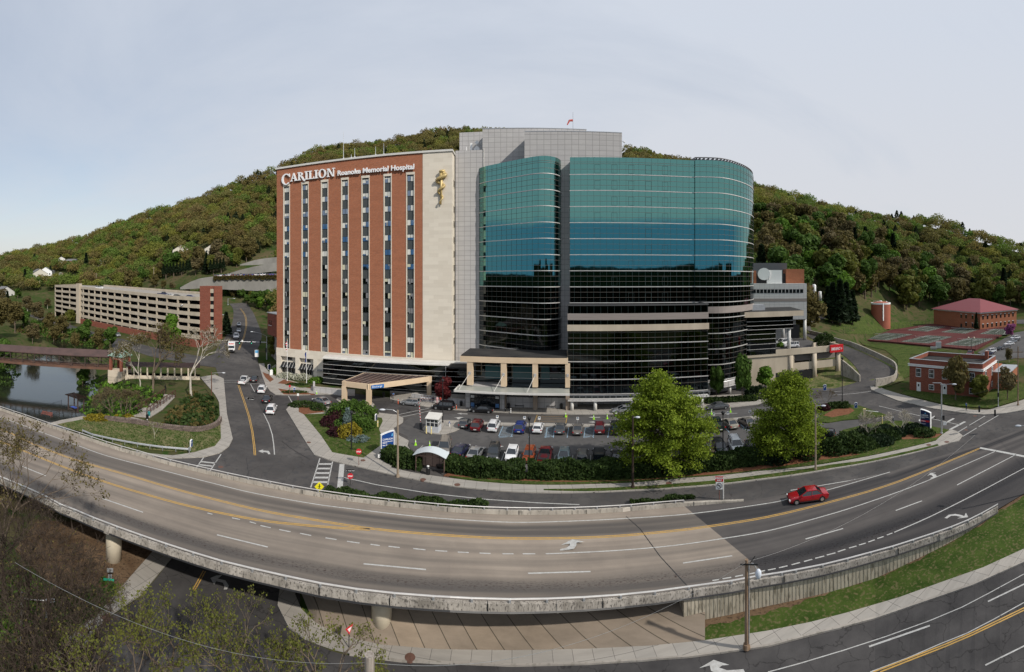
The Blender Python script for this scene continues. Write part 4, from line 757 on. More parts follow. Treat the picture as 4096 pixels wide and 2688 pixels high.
# drive-in canopy
cp=[Vector((*XY(1378,99.2),0)),Vector((*XY(1476,96.5),0)),Vector((*XY(1717,104),0)),Vector((*XY(1458,107.5),0))]
T8=E('drop_off_canopy','tan drive-under canopy with a ribbed brown glazed roof at the lobby drive','canopy',tuple(cp[1])); c0=cp[1]
L_=[p-c0 for p in cp]; b=MB()
for i in range(4):
    a,c=L_[i],L_[(i+1)%4]; m_=(a+c)/2; d_=(c-a); b.obox((m_.x,m_.y),(d_.x,d_.y),d_.length/2+.45+i*.002,.4-i*.003,3.5+i*.003,4.65-i*.004)
b.build('beam',TAN,T8)
for i,p in enumerate(L_[:3]): b=MB(); b.box(p.x-.5,p.x+.5,p.y-.5,p.y+.5,0,3.5); b.build('column',TAN,T8)
b=MB(); b.prism([(p.x,p.y) for p in L_],4.55,4.68)
for i in range(10):
    t=(i+.5)/10; a=L_[3].lerp(L_[2],t); c=L_[0].lerp(L_[1],min(1,t*2)) if t<.5 else L_[1].lerp(L_[2],(t-.5)*2); b.tube((a.x,a.y,4.78),(c.x,c.y,4.78),.05,n=5,m=1)
b.build('glazed_roof',[mat('brown_glazing',(.045,.028,.024),.25,(.07,.045,.04),1.),mat('glazing_bar',(.20,.15,.13),.5)],T8)
sgn=MB(); sgn.box(.3,3.4,-.62,-.5,3.65,4.4); so=sgn.build('blue_sign',mat('sign_blue',(.02,.13,.38),.4),T8); dd=(L_[2]-L_[1]); so.rotation_euler=(0,0,math.atan2(dd.y,dd.x)); text('Discharge',.62,WSG,so,'lettering',(.45,-.64,3.85),ext=.01)
# planter walls in front of lobby
PW=MB()
for x0,y0,x1,y1 in ((1256,1558,1368,1572),(1256,1535,1256,1558),(1648,1586,1770,1602),(1778,1602,1860,1612)):
    a,c=P(x0,y0+10),P(x1,y1+10); m_=(a+c)/2; d_=c-a; PW.obox((m_.x,m_.y),(d_.x,d_.y),d_.length/2,.25,0,1.3)
tag(PW.build('planter_wall',GRAN),'low grey granite planter walls along the lobby pavement','wall')
# brick annex left of tower
f8=Fp(XY(1070,150),XY(1115,141)); T9=f8.e('brick_annex','small dark red brick annex peeking out left of the brick tower','building')
b=MB(); b.box(0,14,0,10,f8.z(1080,1340),f8.z(1080,1253)); b.build('wall',BRICKD,T9); b=MB(); b.box(-.2,14,-.2,10.2,f8.z(1080,1253),f8.z(1080,1250)); b.build('parapet',OFFW,T9)
b=MB(); b.box(1.6,14,.8,9,0,f8.z(1080,1340)); b.build('base_wall',CONC,T9)
for i in range(2): b=MB(); u_=1.2+i*1.6; z_=f8.z(1080,1300); b.box(u_,u_+.9,-.06,.1,z_,z_+1.6,1); b.box(u_-.1,u_+1,-.1,.1,z_-.2,z_,0); b.build('window',[OFFW,DKGL],T9)
# ---- emergency wing
f9=Fr(XY(3215,142),-.5); T10=f9.e('grey_panel_building','grey panelled hospital building with one strip of windows above the ambulance deck','hospital wing'); ux=f9.u(3005)-12; ur=f9.u(3227)
b=MB(); b.box(ux,ur,0,30,14.6,26.2); b.box(ux,ur-3,4,30,7.8,14.6); b.build('wall',GRANL,T10)
b=MB(); b.box(f9.u(3010),f9.u(3213),-.05,.1,f9.z(3150,1172),f9.z(3150,1157),0)
for i in range(14): x=lerp(f9.u(3010),f9.u(3213),i/14); b.box(x-.08,x+.08,-.1,.1,f9.z(3150,1172),f9.z(3150,1157),1)
b.build('window_strip',[DKGL,GRANL],T10); b=MB(); b.box(f9.u(3005),ur+.02,-.06,.1,f9.z(3150,1206),f9.z(3150,1194)); b.build('louvre_band',LOUV,T10)
for x in (3132,3219): b=MB(); b.tube((f9.u(x,1),1.,7.9),(f9.u(x,1),1.,14.6),.55,n=12); b.build('column',OFFW,T10,smooth=True)
b=MB(); b.box(f9.u(3155,4),f9.u(3198,4),3.9,4.1,8,12.5); b.build('garage_opening',BLACK,T10)  # black panel paints the shade within the opening
b=MB(); b.box(f9.u(3153),f9.u(3227),5,16,26.2,31.); b.build('brick_penthouse',BRICKO,T10); b=MB(); b.box(f9.u(3010),f9.u(3153),7,16,26.2,29.5,1); b.box(f9.u(3012),f9.u(3170),14,20,29.5,33.3,0); b.box(f9.u(3010),f9.u(3030),6.8,7.2,26.2,30.5,2); b.build('rooftop_plant',[mat('plant_grey',(.10,.105,.11),.6),BLACK,BRICKO],T10)
b=MB(); b.box(f9.u(3070),f9.u(3131),2,5,26.2,30.6); b.tube((f9.u(3058),1.5,29.3),(f9.u(3058),4,29.3),2.,n=14); b.tube((f9.u(3063),3,28.8),(f9.u(3080),3,28.6),1.2,1.6,n=8); b.build('air_duct',WHITE,T10)
# front part with deck
A=XY(3011,113); B=XY(3367,124.7); fe=Fp(A,B); T11=fe.e('emergency_wing','beige concrete ambulance deck wing with a black glass corner, fascia and parking below','hospital wing'); U=fe.u(3367)
b=MB(); b.box(-8,U,0,.5,7.4,9.0); b.box(U-.5,U,.5,14,7.4,9.0); b.box(-8,U,.6,.9,3.0,5.0); b.box(-8,12,.3,.6,0,7.4); b.box(-8,U,.5,30,7.4,7.8,1); b.build('fascia',[BEIGE,LOT],T11)
for x in (3165,3260,3355): b=MB(); b.box(fe.u(x)-.6,fe.u(x)+.6,.1,1.1,0,7.4); b.build('pier',BEIGE,T11)
b=MB(); b.box(12,U,3,3.2,5,7.4,1); b.box(-8,U,6,6.3,0,4,0); b.box(fe.u(3105),fe.u(3255),.25,.28,-.3,2.9,0); b.build('garage_interior',[BLACK,LOUV],T11)  # black sheets stand in for the shade inside the openings
b=MB(); b.box(-8,fe.u(3103),-.06,9,8.1,14.5); b.box(-8,fe.u(3172),-.05,10,14.5,17.9); b.build('glass_wall',PODG,T11)
b=MB()
for z in (9.5,10.8,12.1,13.4): b.box(-8,fe.u(3103),-.12,-.06,z-.05,z+.05)
for z in (14.6,15.6,16.7): b.box(-8,fe.u(3172),-.12,-.05,z-.05,z+.05)
b.build('mullions',BARS,T11)
b=MB(); b.prism([(-8,-1),(fe.u(3208),-1),(fe.u(3160,14),14),(-8,14)],17.9,19.3,1,0); b.build('roof_slab',[BEIGE,ROOFG],T11)
b=MB(); b.tube((fe.u(3162),1,7.8),(fe.u(3162),1,14.5),.5,n=12); b.tube((fe.u(3115),3,7.8),(fe.u(3115),3,14.5),.5,n=12); b.build('column',OFFW,T11,smooth=True)
b=MB(); b.box(1,5,4,7,19.3,20.8); b.build('roof_vent',STEEL,T11)
b=MB(); b.box(fe.u(3318),fe.u(3367)+.2,-.5,0,7.1,9.2); e_=b.build('emergency_sign',mat('sign_red',(.55,.015,.02),.4),T11); text('EMERGENCY ↗',1.05,WSG,e_,'lettering',(fe.u(3322),-.52,7.75),ext=.01,bold=.02); tl=CH[e_.name][-1]; tl.scale.x=(fe.u(3364)-fe.u(3322))/max(v.co.x for v in tl.data.vertices)
def hedge_strip(*a): pass
# ramp wall
def wallpath(name,pts,h,t,m,label,cat,parent=None,lean=0.,zb=None):
    mb=MB(); n=len(pts); vs=[]
    for i,p in enumerate(pts):
        tt=(pts[min(n-1,i+1)]-pts[max(0,i-1)]); tt.z=0; tt.normalize(); q=Vector((-tt.y,tt.x,0))*t/2; hh=h[i] if isinstance(h,list) else h; bz=p.z-.4 if zb is None else zb[i]
        vs+=[(p.x-q.x,p.y-q.y,bz),(p.x+q.x,p.y+q.y,bz),(p.x+q.x,p.y+q.y,p.z+hh),(p.x-q.x,p.y-q.y,p.z+hh)]
    fs=[(4*i+k,4*i+4+k,4*i+4+(k+1)%4,4*i+(k+1)%4) for i in range(n-1) for k in range(4)]+[(3,2,1,0),tuple(4*n-4+k for k in range(4))]
    mb.add(vs,fs); o=mb.build(name,m,parent)
    if not parent: tag(o,label,cat)
    return o
RW_=[(3494,1534,113.5),(3502,1545,112),(3530,1530,113.5),(3565,1510,116.5),(3583,1487,120),(3586,1455,125),(3570,1432,128.5),(3530,1408,132),(3470,1380,136.5),(3400,1348,141.5),(3330,1322,146),(3275,1304,152),(3240,1300,158)]
w=[Q(x,y,d) for x,y,d in sm(RW_[1:],3)]
for p in w: p.z=rampz(p.x,p.y)
wallpath('retaining_wall',w,[lerp(2.2,1.2,min(1,i/12)) for i in range(len(w))],.4,CONL,'curved concrete wall along the outside of the emergency ramp','wall')
w=[Q(x,y,d) for x,y,d in [(3240,1298,158),(3250,1270,163),(3262,1250,170)]]; wallpath('retaining_wall',w,1.6,.4,CONL,'short pale concrete wall piece at the top of the ramp beside the grey building','wall')
w=[Q(x,y,d) for x,y,d in [(3252,1390,127),(3300,1368,132),(3340,1374,130)]]
for p in w: p.z=7.2
wallpath('planter_wall',w,1.9,.4,BEIGE,'low concrete planter wall at the end of the ambulance deck','wall')
w=[Q(x,y,d) for x,y,d in [(3365,1420,122),(3400,1440,120),(3440,1462,117)]]
for i,p in enumerate(w): p.z=[4,2.5,.6][i]
wallpath('ramp_wall',w,1.4,.35,CONL,'sloping concrete wall on the inner side of the emergency ramp','wall',zb=[-.1,-.1,-.1])
# tanks behind
for x,y0,y1,r,lb in ((3256,1203,1137,8.5,'tall white oxygen tank beside the orange brick block'),(3280,1203,1165,7,'short white tank right of the taller white tank')):
    p=G(x,y0); d=math.hypot(p.x,p.y); s=d/F; h=(y0-y1)*s; rr=r*s
    t_=E('storage_tank',lb,'tank',p,0,'white storage tanks behind the hospital'); b=MB(); b.lathe([(rr*.3,h*.2),(rr,h*.26),(rr,h*.93),(rr*.6,h)],(0,0,0),18); b.build('tank_body',WHITE,t_,smooth=True)
    for k in range(4): b=MB(); a=k*PI/2+.4; b.tube((rr*.8*math.cos(a),rr*.8*math.sin(a),0),(rr*.8*math.cos(a),rr*.8*math.sin(a),h*.3),.15,n=6); b.build('leg',STEEL,t_)
p=G(3238,1200); s=math.hypot(p.x,p.y)/F; b=MB(); b.box(-9*s-2,9*s,0,8,-1,62*s); o=tag(b.build('brick_block',BRICKO),'small orange brick block next to the white tanks','building'); o.location=p; o.rotation_euler=(0,0,-.6)
# water tank
p=G(3523,1283); s=math.hypot(p.x,p.y)/F; h=(1283-1208)*s; r=39*s; WT=E('water_tank','round rust red water tank with a white rim on the grass slope','water tank',(p.x,p.y,p.z-1))
RUST=mat('rust_red_paint',(.30,.085,.045),.7,(.36,.11,.06),.3); b=MB(); b.lathe([(r,-3),(r,h)],(0,0,0),40); b.build('tank_wall',RUST,WT,smooth=False)
b=MB(); b.lathe([(r+.08,h-.1),(r+.08,h+.7),(r-.2,h+.7)],(0,0,0),40); b.build('rim',WHITE,WT); b=MB(); b.lathe([(r-.1,h+.5),(r*.5,h+1.2),(.1,h+1.5)],(0,0,0),40); b.build('roof',RUST,WT)
b=MB(); v=-Vector((p.x,p.y,0)).normalized(); a=Matrix.Rotation(.25,3,'Z')@v*(r+.15); b.box(a.x-.35,a.x+.35,a.y-.12,a.y+.12,h*.15,h+.6); b.build('ladder',WHITE,WT)
b=MB(); b.ball((0,0,h+1.4),.9,.9,.4); b.build('roof_hatch',WHITE,WT); b=MB(); b.ball((r*.9,0,h+.9),.4,.4,.4); b.build('roof_vent',WHITE,WT); b=MB(); b.path([(-r*.9,-1.5,h+1.6),(-r*.5,-3,h+1.7),(-r*.9,1.5,h+1.6)],.06); b.build('roof_rail',WHITE,WT)
# red roofed building
A=XY(3735,262); B=XY(3921,233); C_=XY(4013,262)
fr=Fp(A,B); RB_=fr.e('red_roof_building','two-storey brick building with a wide red hipped metal roof behind the tennis courts','building'); U=fr.u(3921); hz=9.0; v=(Vector(C_)-Vector(B)); D=v.dot(Vector((fr.uy.x,fr.uy.y))); D=max(D,28)
b=MB(); b.box(0,U,0,D,-1,hz); b.build('wall',BRICKO,RB_); b=MB(); b.box(-.4,U+.4,-.4,D+.4,hz,hz+.7); b.build('cornice',WHITE,RB_)
b=MB(); e_=1.2; zr=hz+.7; rz_=zr+6.3; b.add([(-e_,-e_,zr),(U+e_,-e_,zr),(U+e_,D+e_,zr),(-e_,D+e_,zr),(U/2-.5,U/2,rz_),(U/2+.5,D-U/2,rz_)] if D>U else [(-e_,-e_,zr),(U+e_,-e_,zr),(U+e_,D+e_,zr),(-e_,D+e_,zr),(D/2,D/2,rz_),(U-D/2,D/2,rz_)],[(0,1,4),(1,2,5,4),(2,3,5),(3,0,4,5)] if D>U else [(0,1,5,4),(1,2,5),(2,3,4,5),(3,0,4)])
b.build('roof',mat('red_metal_roof',(.17,.02,.024),.5,(.21,.028,.03),.8,stretch=(3,3,3)),RB_)
for u_,z_ in [(U*.62,5.8),(U*.72,5.8),(U*.85,5.8),(U*.72,1.5),(U*.85,1.5)]: b=MB(); b.box(u_-.6,u_+.6,-.06,.1,z_,z_+2,1); b.box(u_-.7,u_+.7,-.09,.1,z_+2,z_+2.25,0); b.build('window',[WHITE,DKGL],RB_)
for i in range(8):
    for z_ in (1.3,5.8): b=MB(); yy=D*(i+.6)/8.5; b.box(U-.1,U+.06,yy-.6,yy+.6,z_,z_+2,1); b.box(U-.1,U+.09,yy-.7,yy+.7,z_+2,z_+2.25,0); b.build('window',[WHITE,DKGL],RB_)
b=MB(); b.box(U*.62-.6,U*.62+.6,-.06,.1,0,2.6); b.build('door',BLACK,RB_)
# brick house at the corner
A=XY(3638,109); B=XY(3931,102); fh=Fp(A,B); BH=fh.e('brick_office','two-storey red brick flat-roofed building with a white cornice at the street corner','building'); U=fh.u(3931); D=11.5; H=7.9
b=MB(); b.box(0,U,0,D,0,6.2); b.box(0,U,0,.35,6.75,H); b.box(0,U,D-.35,D,6.75,H); b.box(0,.35,.35,D-.35,6.75,H); b.box(U-.35,U,.35,D-.35,6.75,H); b.build('wall',BRICKD,BH)
b=MB(); b.box(-.3,U+.3,-.3,D+.3,6.2,6.35); b.box(-.2,U+.2,-.2,D+.2,6.35,6.6); b.box(-.35,U+.35,-.35,D+.35,6.6,6.75); b.build('cornice',WHITE,BH)
b=MB(); b.box(.35,U-.35,.35,D-.35,6.76,6.95); b.build('roof',ROOFG,BH); b=MB(); b.box(-.05,U+.05,-.05,.4,H,H+.1); b.box(-.05,U+.05,D-.4,D+.05,H,H+.1); b.box(-.05,.4,.4,D-.4,H,H+.1); b.box(U-.4,U+.05,.4,D-.4,H,H+.1); b.build('coping',STEEL,BH)
b=MB(); b.box(U-2.5,U-1.6,D-1.6,D-.8,6.9,9.2); b.build('chimney',BRICKD,BH)
def sash(par,x,y,z,w,h,side=False):
    b=MB()
    def bx(a0,a1,o0,o1,z0,z1,m):
        if side: b.box(y+-o1,y-o0,a0,a1,z0,z1,m)
        else: b.box(a0,a1,y+o0,y+o1,z0,z1,m)
    bx(x-w/2-.12,x+w/2+.12,-.06,.1,z-.15,z+h+.12,0); bx(x-w/2,x+w/2,-.09,.1,z,z+h,1); bx(x-w/2,x+w/2,-.11,-.08,z+h*.48,z+h*.52,0)
    for k in (-.17,.17): bx(x+w*k-.02,x+w*k+.02,-.105,-.08,z,z+h,0)
    return b.build('window',[WHITE,DKGL],par)
for x in (3674,3726,3779,3834,3888): sash(BH,fh.u(x),0,3.8,1.15,1.85)
for x in (3726,3834,3888): sash(BH,fh.u(x),0,.9,1.15,1.1)
for x in (3675,3779): b=MB(); u_=fh.u(x); b.box(u_-.55,u_+.55,-.08,.1,0,2.3,0); b.box(u_-.2,u_+.2,-.1,-.07,1.3,1.9,1); b.build('door',[WHITE,DKGL],BH)
for yy in (2.5,8.2): sash(BH,yy,U,3.8,1.1,1.85,True); sash(BH,yy,U,.9,1.1,1.1,True)
b=MB(); b.box(U-3,U+.0,D,D+7,0,4.6); b.box(U,U+4.5,D-3,D+7,0,4.3); b.build('rear_wing',BRICKO,BH); b=MB(); b.box(U,U+4.6,D-3.1,D+7,4.3,4.42); b.build('rear_coping',STEEL,BH)
# ---- parking garage
GP=[(221,320,23.),(312,275,23.),(712,186,20.4),(800,176,20.4)]
def gp(x): return float(np.interp(x,[g[0] for g in GP],[g[1] for g in GP])),float(np.interp(x,[g[0] for g in GP],[g[2] for g in GP]))
PG=E('parking_garage','long beige six-level parking garage with a brick stair tower at its right end','parking garage',(*XY(712,186),0)); g0=Vector((*XY(712,186),0))
pts=[]
def seg(x0,x1,n):
    A=Vector((*XY(x0,gp(x0)[0]),0)); B=Vector((*XY(x1,gp(x1)[0]),0)); return [(A.lerp(B,i/n),lerp(gp(x0)[1],gp(x1)[1],i/n)) for i in range(n+1)]
S=[seg(221,312,3),seg(312,712,13),seg(712,800,2)]; bk=Vector((-45,60,0))*.75
mb=MB(); co=MB(); inn=MB(); bw=MB(); roof=MB()
for si,s_ in enumerate(S):
    for i in range(len(s_)-1):
        (a,za),(c,zc)=s_[i],s_[i+1]; a=a-g0;c=c-g0; dr_=(c-a).normalized(); nrm=Vector((dr_.y,-dr_.x,0))*.35
        for k in range(6):
            ra=za*(1-k*.152); rc=zc*(1-k*.152); h=1.55
            vs=[]
            for p,z in ((a,ra),(c,rc)):
                for q,zz in ((nrm*0,z-h),(nrm,z-h),(nrm,z),(nrm*0,z)): vs.append((p.x+q.x,p.y+q.y,zz))
            mb.add(vs,[(k2,k2+4,(k2+1)%4+4,(k2+1)%4) for k2 in range(4)]+[(0,1,2,3),(7,6,5,4)])
            fl=MB
        co=MB(); co.obox((a.x-nrm.x*.2,a.y),(dr_.x,dr_.y),.35,.3,0,za-1.2); co.build('column',BEIGE,PG)
        for k in range(1,6):
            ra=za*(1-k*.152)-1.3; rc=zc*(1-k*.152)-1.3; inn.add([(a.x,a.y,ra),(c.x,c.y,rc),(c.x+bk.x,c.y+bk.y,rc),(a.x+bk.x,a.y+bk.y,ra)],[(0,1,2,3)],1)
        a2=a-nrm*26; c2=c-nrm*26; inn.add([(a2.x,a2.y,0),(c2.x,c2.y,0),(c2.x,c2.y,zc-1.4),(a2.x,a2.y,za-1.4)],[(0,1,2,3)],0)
        roof.add([(a.x,a.y,za-1.1),(c.x,c.y,zc-1.1),(c.x+bk.x,c.y+bk.y,zc-1.1),(a.x+bk.x,a.y+bk.y,za-1.1)],[(0,1,2,3)])
        if si==1 or si==2: bw.add([(a.x+nrm.x*1.5,a.y+nrm.y*1.5,-1),(c.x+nrm.x*1.5,c.y+nrm.y*1.5,-1),(c.x+nrm.x*1.5,c.y+nrm.y*1.5,3.0),(a.x+nrm.x*1.5,a.y+nrm.y*1.5,3.0),(c.x,c.y,3.0),(a.x,a.y,3.0)],[(0,1,2,3),(3,2,4,5)])
mb.build('parapet_band',BEIGE,PG); inn.build('dark_interior',[mat('garage_dark',(.02,.02,.02),.9),mat('garage_slab',(.10,.09,.08),.9)],PG); roof.build('roof_deck',CONC,PG); bw.build('brick_base',BRICKD,PG)  # back walls coloured near black for the shade between the floors
b=MB(); e0=S[0][0][0]-g0; b.add([(e0.x,e0.y,0),(e0.x+bk.x,e0.y+bk.y,0),(e0.x+bk.x,e0.y+bk.y,23),(e0.x,e0.y,23)],[(0,1,2,3)])
for (x0,x1) in ((312,800),):
    A_=Vector((*XY(x0,gp(x0)[0]),0))-g0+bk; B_=Vector((*XY(x1,gp(x1)[0]),0))-g0+bk; zt0,zt1=gp(x0)[1],gp(x1)[1]; b.add([(A_.x,A_.y,0),(B_.x,B_.y,0),(B_.x,B_.y,zt1),(A_.x,A_.y,zt0)],[(0,1,2,3)])
b.build('rear_wall',BEIGE,PG)
p=Vector((*XY(316,272),0))-g0; b=MB(); b.obox((p.x,p.y),(.5,-.86),.1,0,0,0) if 0 else b.box(p.x-1.8,p.x+1.8,p.y-1,p.y+1,0,24.6); b.build('stair_pilaster',BEIGE,PG)
ft=Fp(XY(799,176),XY(857,171.5)); o=ft.e('t','','x'); COL.objects.unlink(o)
q=MB(); U=ft.u(858); 
def tw(mb,u0,u1,y0,y1,z0,z1,m=0): 
    vs=[]
    for z in (z0,z1):
        for y in (y0,y1):
            for u in (u0,u1): w_=ft.o+ft.ux*u+ft.uy*y-g0; vs.append((w_.x,w_.y,z))
    mb.add(vs,[(0,2,3,1),(4,5,7,6),(0,1,5,4),(2,6,7,3),(1,3,7,5),(0,4,6,2)],m)
um0,um1=ft.u(839),ft.u(855); tw(q,0,um0,0,5.2,-1,24.8); tw(q,um1,U,0,5.2,-1,24.8); tw(q,um0,um1,.7,5.2,-1,24.8); q.build('stair_tower',BRICKD,PG)
q=MB()
for k in range(6): z_=22.4-k*3.1; tw(q,um0,um1,.3,.75,z_-.3,z_+1.3,0); tw(q,um0,um1,.5,.75,z_-1.8,z_-.3,1)
q.build('stair_windows',[BEIGE,DKGL],PG)
# ---- covered footbridge
A=Vector((*XY(452,130),0)); B=Vector((*XY(-80,145),0)); CB=E('covered_footbridge','brown steel truss footbridge with a long ribbed roof over the river','footbridge',A); v=B-A; Lb=v.length; CB.rotation_euler=(0,0,math.atan2(v.y,v.x))
def BX(name,m,fn): b=MB(); fn(b); return b.build(name,m,CB)
BX('roof',ROOFBR,lambda b:(b.add([(0,-2.6,5.0),(Lb,-2.6,5.0),(Lb,0,6.6),(0,0,6.6),(0,2.6,5.0),(Lb,2.6,5.0),(0,-2.6,4.8),(Lb,-2.6,4.8),(0,2.6,4.8),(Lb,2.6,4.8)],[(0,1,2,3),(3,2,5,4),(6,7,1,0),(4,5,9,8),(7,6,8,9),(0,3,4,8,6),(1,7,9,5,2)]),[b.box(i*.6,i*.6+.06,-2.62,-2.5,4.85,5.08) for i in range(int(Lb/.6))]))
BX('deck',mat('rusty_brown',(.15,.08,.055),.8,(.10,.06,.045),.6),lambda b:(b.box(0,Lb,-2.2,2.2,1.5,1.8),b.box(0,Lb,-2.3,-2.1,1.1,1.8),b.box(0,Lb,2.1,2.3,1.1,1.8)))
def truss(b):
    n=int(Lb/3.7)
    for y in (-2.1,2.1):
        b.box(0,Lb,y-.1,y+.1,4.6,4.8); b.box(0,Lb,y-.08,y+.08,2.75,2.85)
        for i in range(n+1): x=Lb*i/n; b.box(x-.1,x+.1,y-.12,y+.12,1.8,4.7)
        for i in range(n): x0,x1=Lb*i/n,Lb*(i+1)/n; za,zb_=(4.6,1.9) if i>n*.62 else (1.9,4.6); b.tube((x0,y,za),(x1,y,zb_),.09,n=4)
BX('truss',BROWN,truss)
TWR=E('bridge_tower','brick tower with a green copper pyramid roof at the end of the covered footbridge','tower',(*XY(480,127),0),math.radians(14)); b=MB(); b.box(-2.2,2.2,-2.2,2.2,4.6,5.6); [b.box(sx*1.9-.35,sx*1.9+.35,sy*1.9-.35,sy*1.9+.35,1.4,4.6) for sx in (-1,1) for sy in (-1,1)]; b.build('brick_frame',BRICKD,TWR)
b=MB(); b.box(-2.5,2.5,-2.5,2.5,-3.6,1.4); b.build('base',mat('pale_stucco',(.50,.42,.32),.85,(.58,.50,.39),.4),TWR); b=MB(); b.add([(-2.6,-2.6,5.6),(2.6,-2.6,5.6),(2.6,2.6,5.6),(-2.6,2.6,5.6),(0,0,7.6)],[(0,1,4),(1,2,4),(2,3,4),(3,0,4)]); b.box(-2.6,2.6,-2.6,2.6,5.5,5.62); b.build('roof',GREENR,TWR)
A=Vector((*XY(505,124),0)); B=Vector((*XY(800,122),0)); WK=E('covered_walkway','low covered walkway with a brown roof on pale columns and a beige wall','walkway',A); v=B-A; Lb=v.length; WK.rotation_euler=(0,0,math.atan2(v.y,v.x))
b=MB(); b.box(0,Lb,-1.6,-1.3,-3,.9); b.build('wall',M['pale_stucco'],WK); b=MB()
for i in range(11): b=MB(); x=Lb*(i+.3)/11; b.box(x-.2,x+.2,-1.65,-1.2,.9,3.4); b.build('column',M['pale_stucco'],WK); b=MB(); b.add([(0,-2,3.4),(Lb,-2,3.4),(Lb,.3,4.3),(0,.3,4.3),(0,2.6,3.4),(Lb,2.6,3.4)],[(0,1,2,3),(3,2,5,4),(0,3,4),(1,5,2)]); b.build('roof',ROOFBR,WK); b=MB(); b.box(0,Lb,-1.3,2,.5,.7); b.build('floor',CONC,WK)
# ---- retaining walls of the hillside car parks
def gw(pts,dd): return [Q(x,y,dd(x)) for x,y in pts]
VINE=None
for (pt,pb,lab) in (([(720,1150),(760,1128),(800,1113),(850,1106),(950,1103),(1040,1102),(1112,1101)],[(720,1158),(760,1156),(800,1153),(850,1156),(950,1160),(1040,1164),(1112,1168)],'long grey retaining wall with hanging vines below the hillside car park'),([(900,1098),(960,1080),(1020,1065),(1112,1048)],[(900,1102),(960,1098),(1020,1094),(1112,1084)],'pale stepped retaining wall above the hillside car park'),([(960,1058),(1020,1040),(1060,1033),(1112,1028)],[(960,1062),(1020,1060),(1060,1058),(1112,1055)],'uppermost pale retaining wall next to the brick tower')):
    dv=262 if pt[0][0]==720 else (285 if pt[0][0]==900 else 300); mb=MB(); n=len(pt); a=[Q(x,y,dv) for x,y in pt]; c=[Q(x,y,dv) for x,y in pb]
    bkv=[p*1.0+Vector((p.x,p.y,0)).normalized()*12 for p in a]
    mb.add(a+c,[(i,n+i,n+i+1,i+1) for i in range(n-1)],0); mb.add([p-Vector((0,0,.4)) for p in a]+[p-Vector((0,0,.2)) for p in bkv],[(i,i+1,n+i+1,n+i) for i in range(n-1)],1)
    o=mb.build('retaining_wall',[mat('grey_wall',(.17,.165,.15),.9,(.25,.24,.22),.15,det=7,stretch=(1,1,.5)),LOT]); tag(o,lab,'wall')
# ---- houses on the hillside
def house(x,y,w,dp,h,wall,roof,label,rz=0.,gable=True,d=None,nw=3):
    p=G(x,y) if d is None else Q(x,y,d); o=E('house',label,'house',(p.x,p.y,p.z-.6),-th(x)+rz,'houses on the hillside')
    b=MB(); b.box(-w/2,w/2,0,dp,-3,h); b.vprism([(-w/2,h),(w/2,h),(0,h+w*.3)],.0,dp) if gable else 0; b.build('wall',wall,o)
    b=MB()
    if gable: b.add([(-w/2-.5,-.5,h-.2),(0,-.5,h+w*.3+.2),(0,dp+.5,h+w*.3+.2),(-w/2-.5,dp+.5,h-.2),(w/2+.5,-.5,h-.2),(w/2+.5,dp+.5,h-.2)],[(0,1,2,3),(1,4,5,2)])
    else: b.add([(-w/2-.6,-.6,h),(w/2+.6,-.6,h),(w/2+.6,dp+.6,h),(-w/2-.6,dp+.6,h),(-w/4,dp/2,h+dp*.3),(w/4,dp/2,h+dp*.3)],[(0,1,5,4),(1,2,5),(2,3,4,5),(3,0,4)])
    b.build('roof',roof,o)
    for i in range(nw):
        for z in ([1.2,4.2] if h>5 else [1.2]): b=MB(); xx=-w/2+w*(i+.5)/nw; b.box(xx-.6,xx+.6,-.06,.1,z,z+1.6); b.build('window',DKGL,o)
    return o
GR=mat('grey_shingle',(.13,.13,.135),.85,(.18,.18,.18),.5); CRM=mat('cream_siding',(.55,.52,.44),.8); 
house(160,1121,17,14,7.5,CRM,GR,'big cream house with grey gabled roof among trees left of the garage',.25)
house(182,1112,14,12,8,WHITE,GR,'white wing of the cream house with a grey roof',-.3); house(75,1113,16,10,7,OFFW,GR,'long pale house behind trees at the far left',.1,False); house(16,1122,12,10,6,BRICKO,GR,'small brick house at the left edge of the hillside',.2)
house(228,1068,13,9,4,WHITE,GR,'white house with a low dark roof under taller roofs',.4,False); house(246,1060,9,9,8,OFFW,GR,'steep gabled tudor house high behind the white house',0.); house(292,1056,22,9,4,BRICKO,GR,'long low brick ranch house among the hill trees',.1,False,nw=5)
house(412,1066,9,8,6,OFFW,GR,'small pale house with a porch below the conifer',.3); house(730,1016,17,8,4.2,CRM,GR,'large timbered house with a white chimney on the wooded slope',.1,True,nw=4); house(845,1012,11,8,4.2,CRM,GR,'timber-framed house right of the larger timbered house',-.1,True,nw=3); house(28,1186,16,11,5,OFFW,GR,'grey-roofed house by the river at the left edge',.5)
# ================================================================ road bridge structure
BRG=E('road_bridge','curved concrete road bridge with weathered outer parapets, pipe rails and round piers crossing the foreground','bridge',(0,0,0))
def rp(x,r,z): return Vector((r*math.sin(th(x)),r*math.cos(th(x)),z))
def sweep(mb,xs,prof,m=0):
    k=len(prof(xs[0])); vs=[]
    for x in xs: vs+=[rp(x,r,z) for r,z in prof(x)]
    mb.add(vs,[(k*i+j,k*i+k+j,k*i+k+(j+1)%k,k*i+(j+1)%k) for i in range(len(xs)-1) for j in range(k)]+[tuple(range(k-1,-1,-1)),tuple(range(k*(len(xs)-1),k*len(xs)))],m)
xs=list(range(-340,3990,20))+[3992]
b=MB(); sweep(b,xs,lambda x:[(Rn(x)-.05,zd(x)+.45),(Rn(x)-.38,zd(x)+.45),(Rn(x)-.42,zd(x)-.24),(Rn(x)+.05,zd(x)-.24)]); BN=b.build('near_parapet',CONW,BRG)
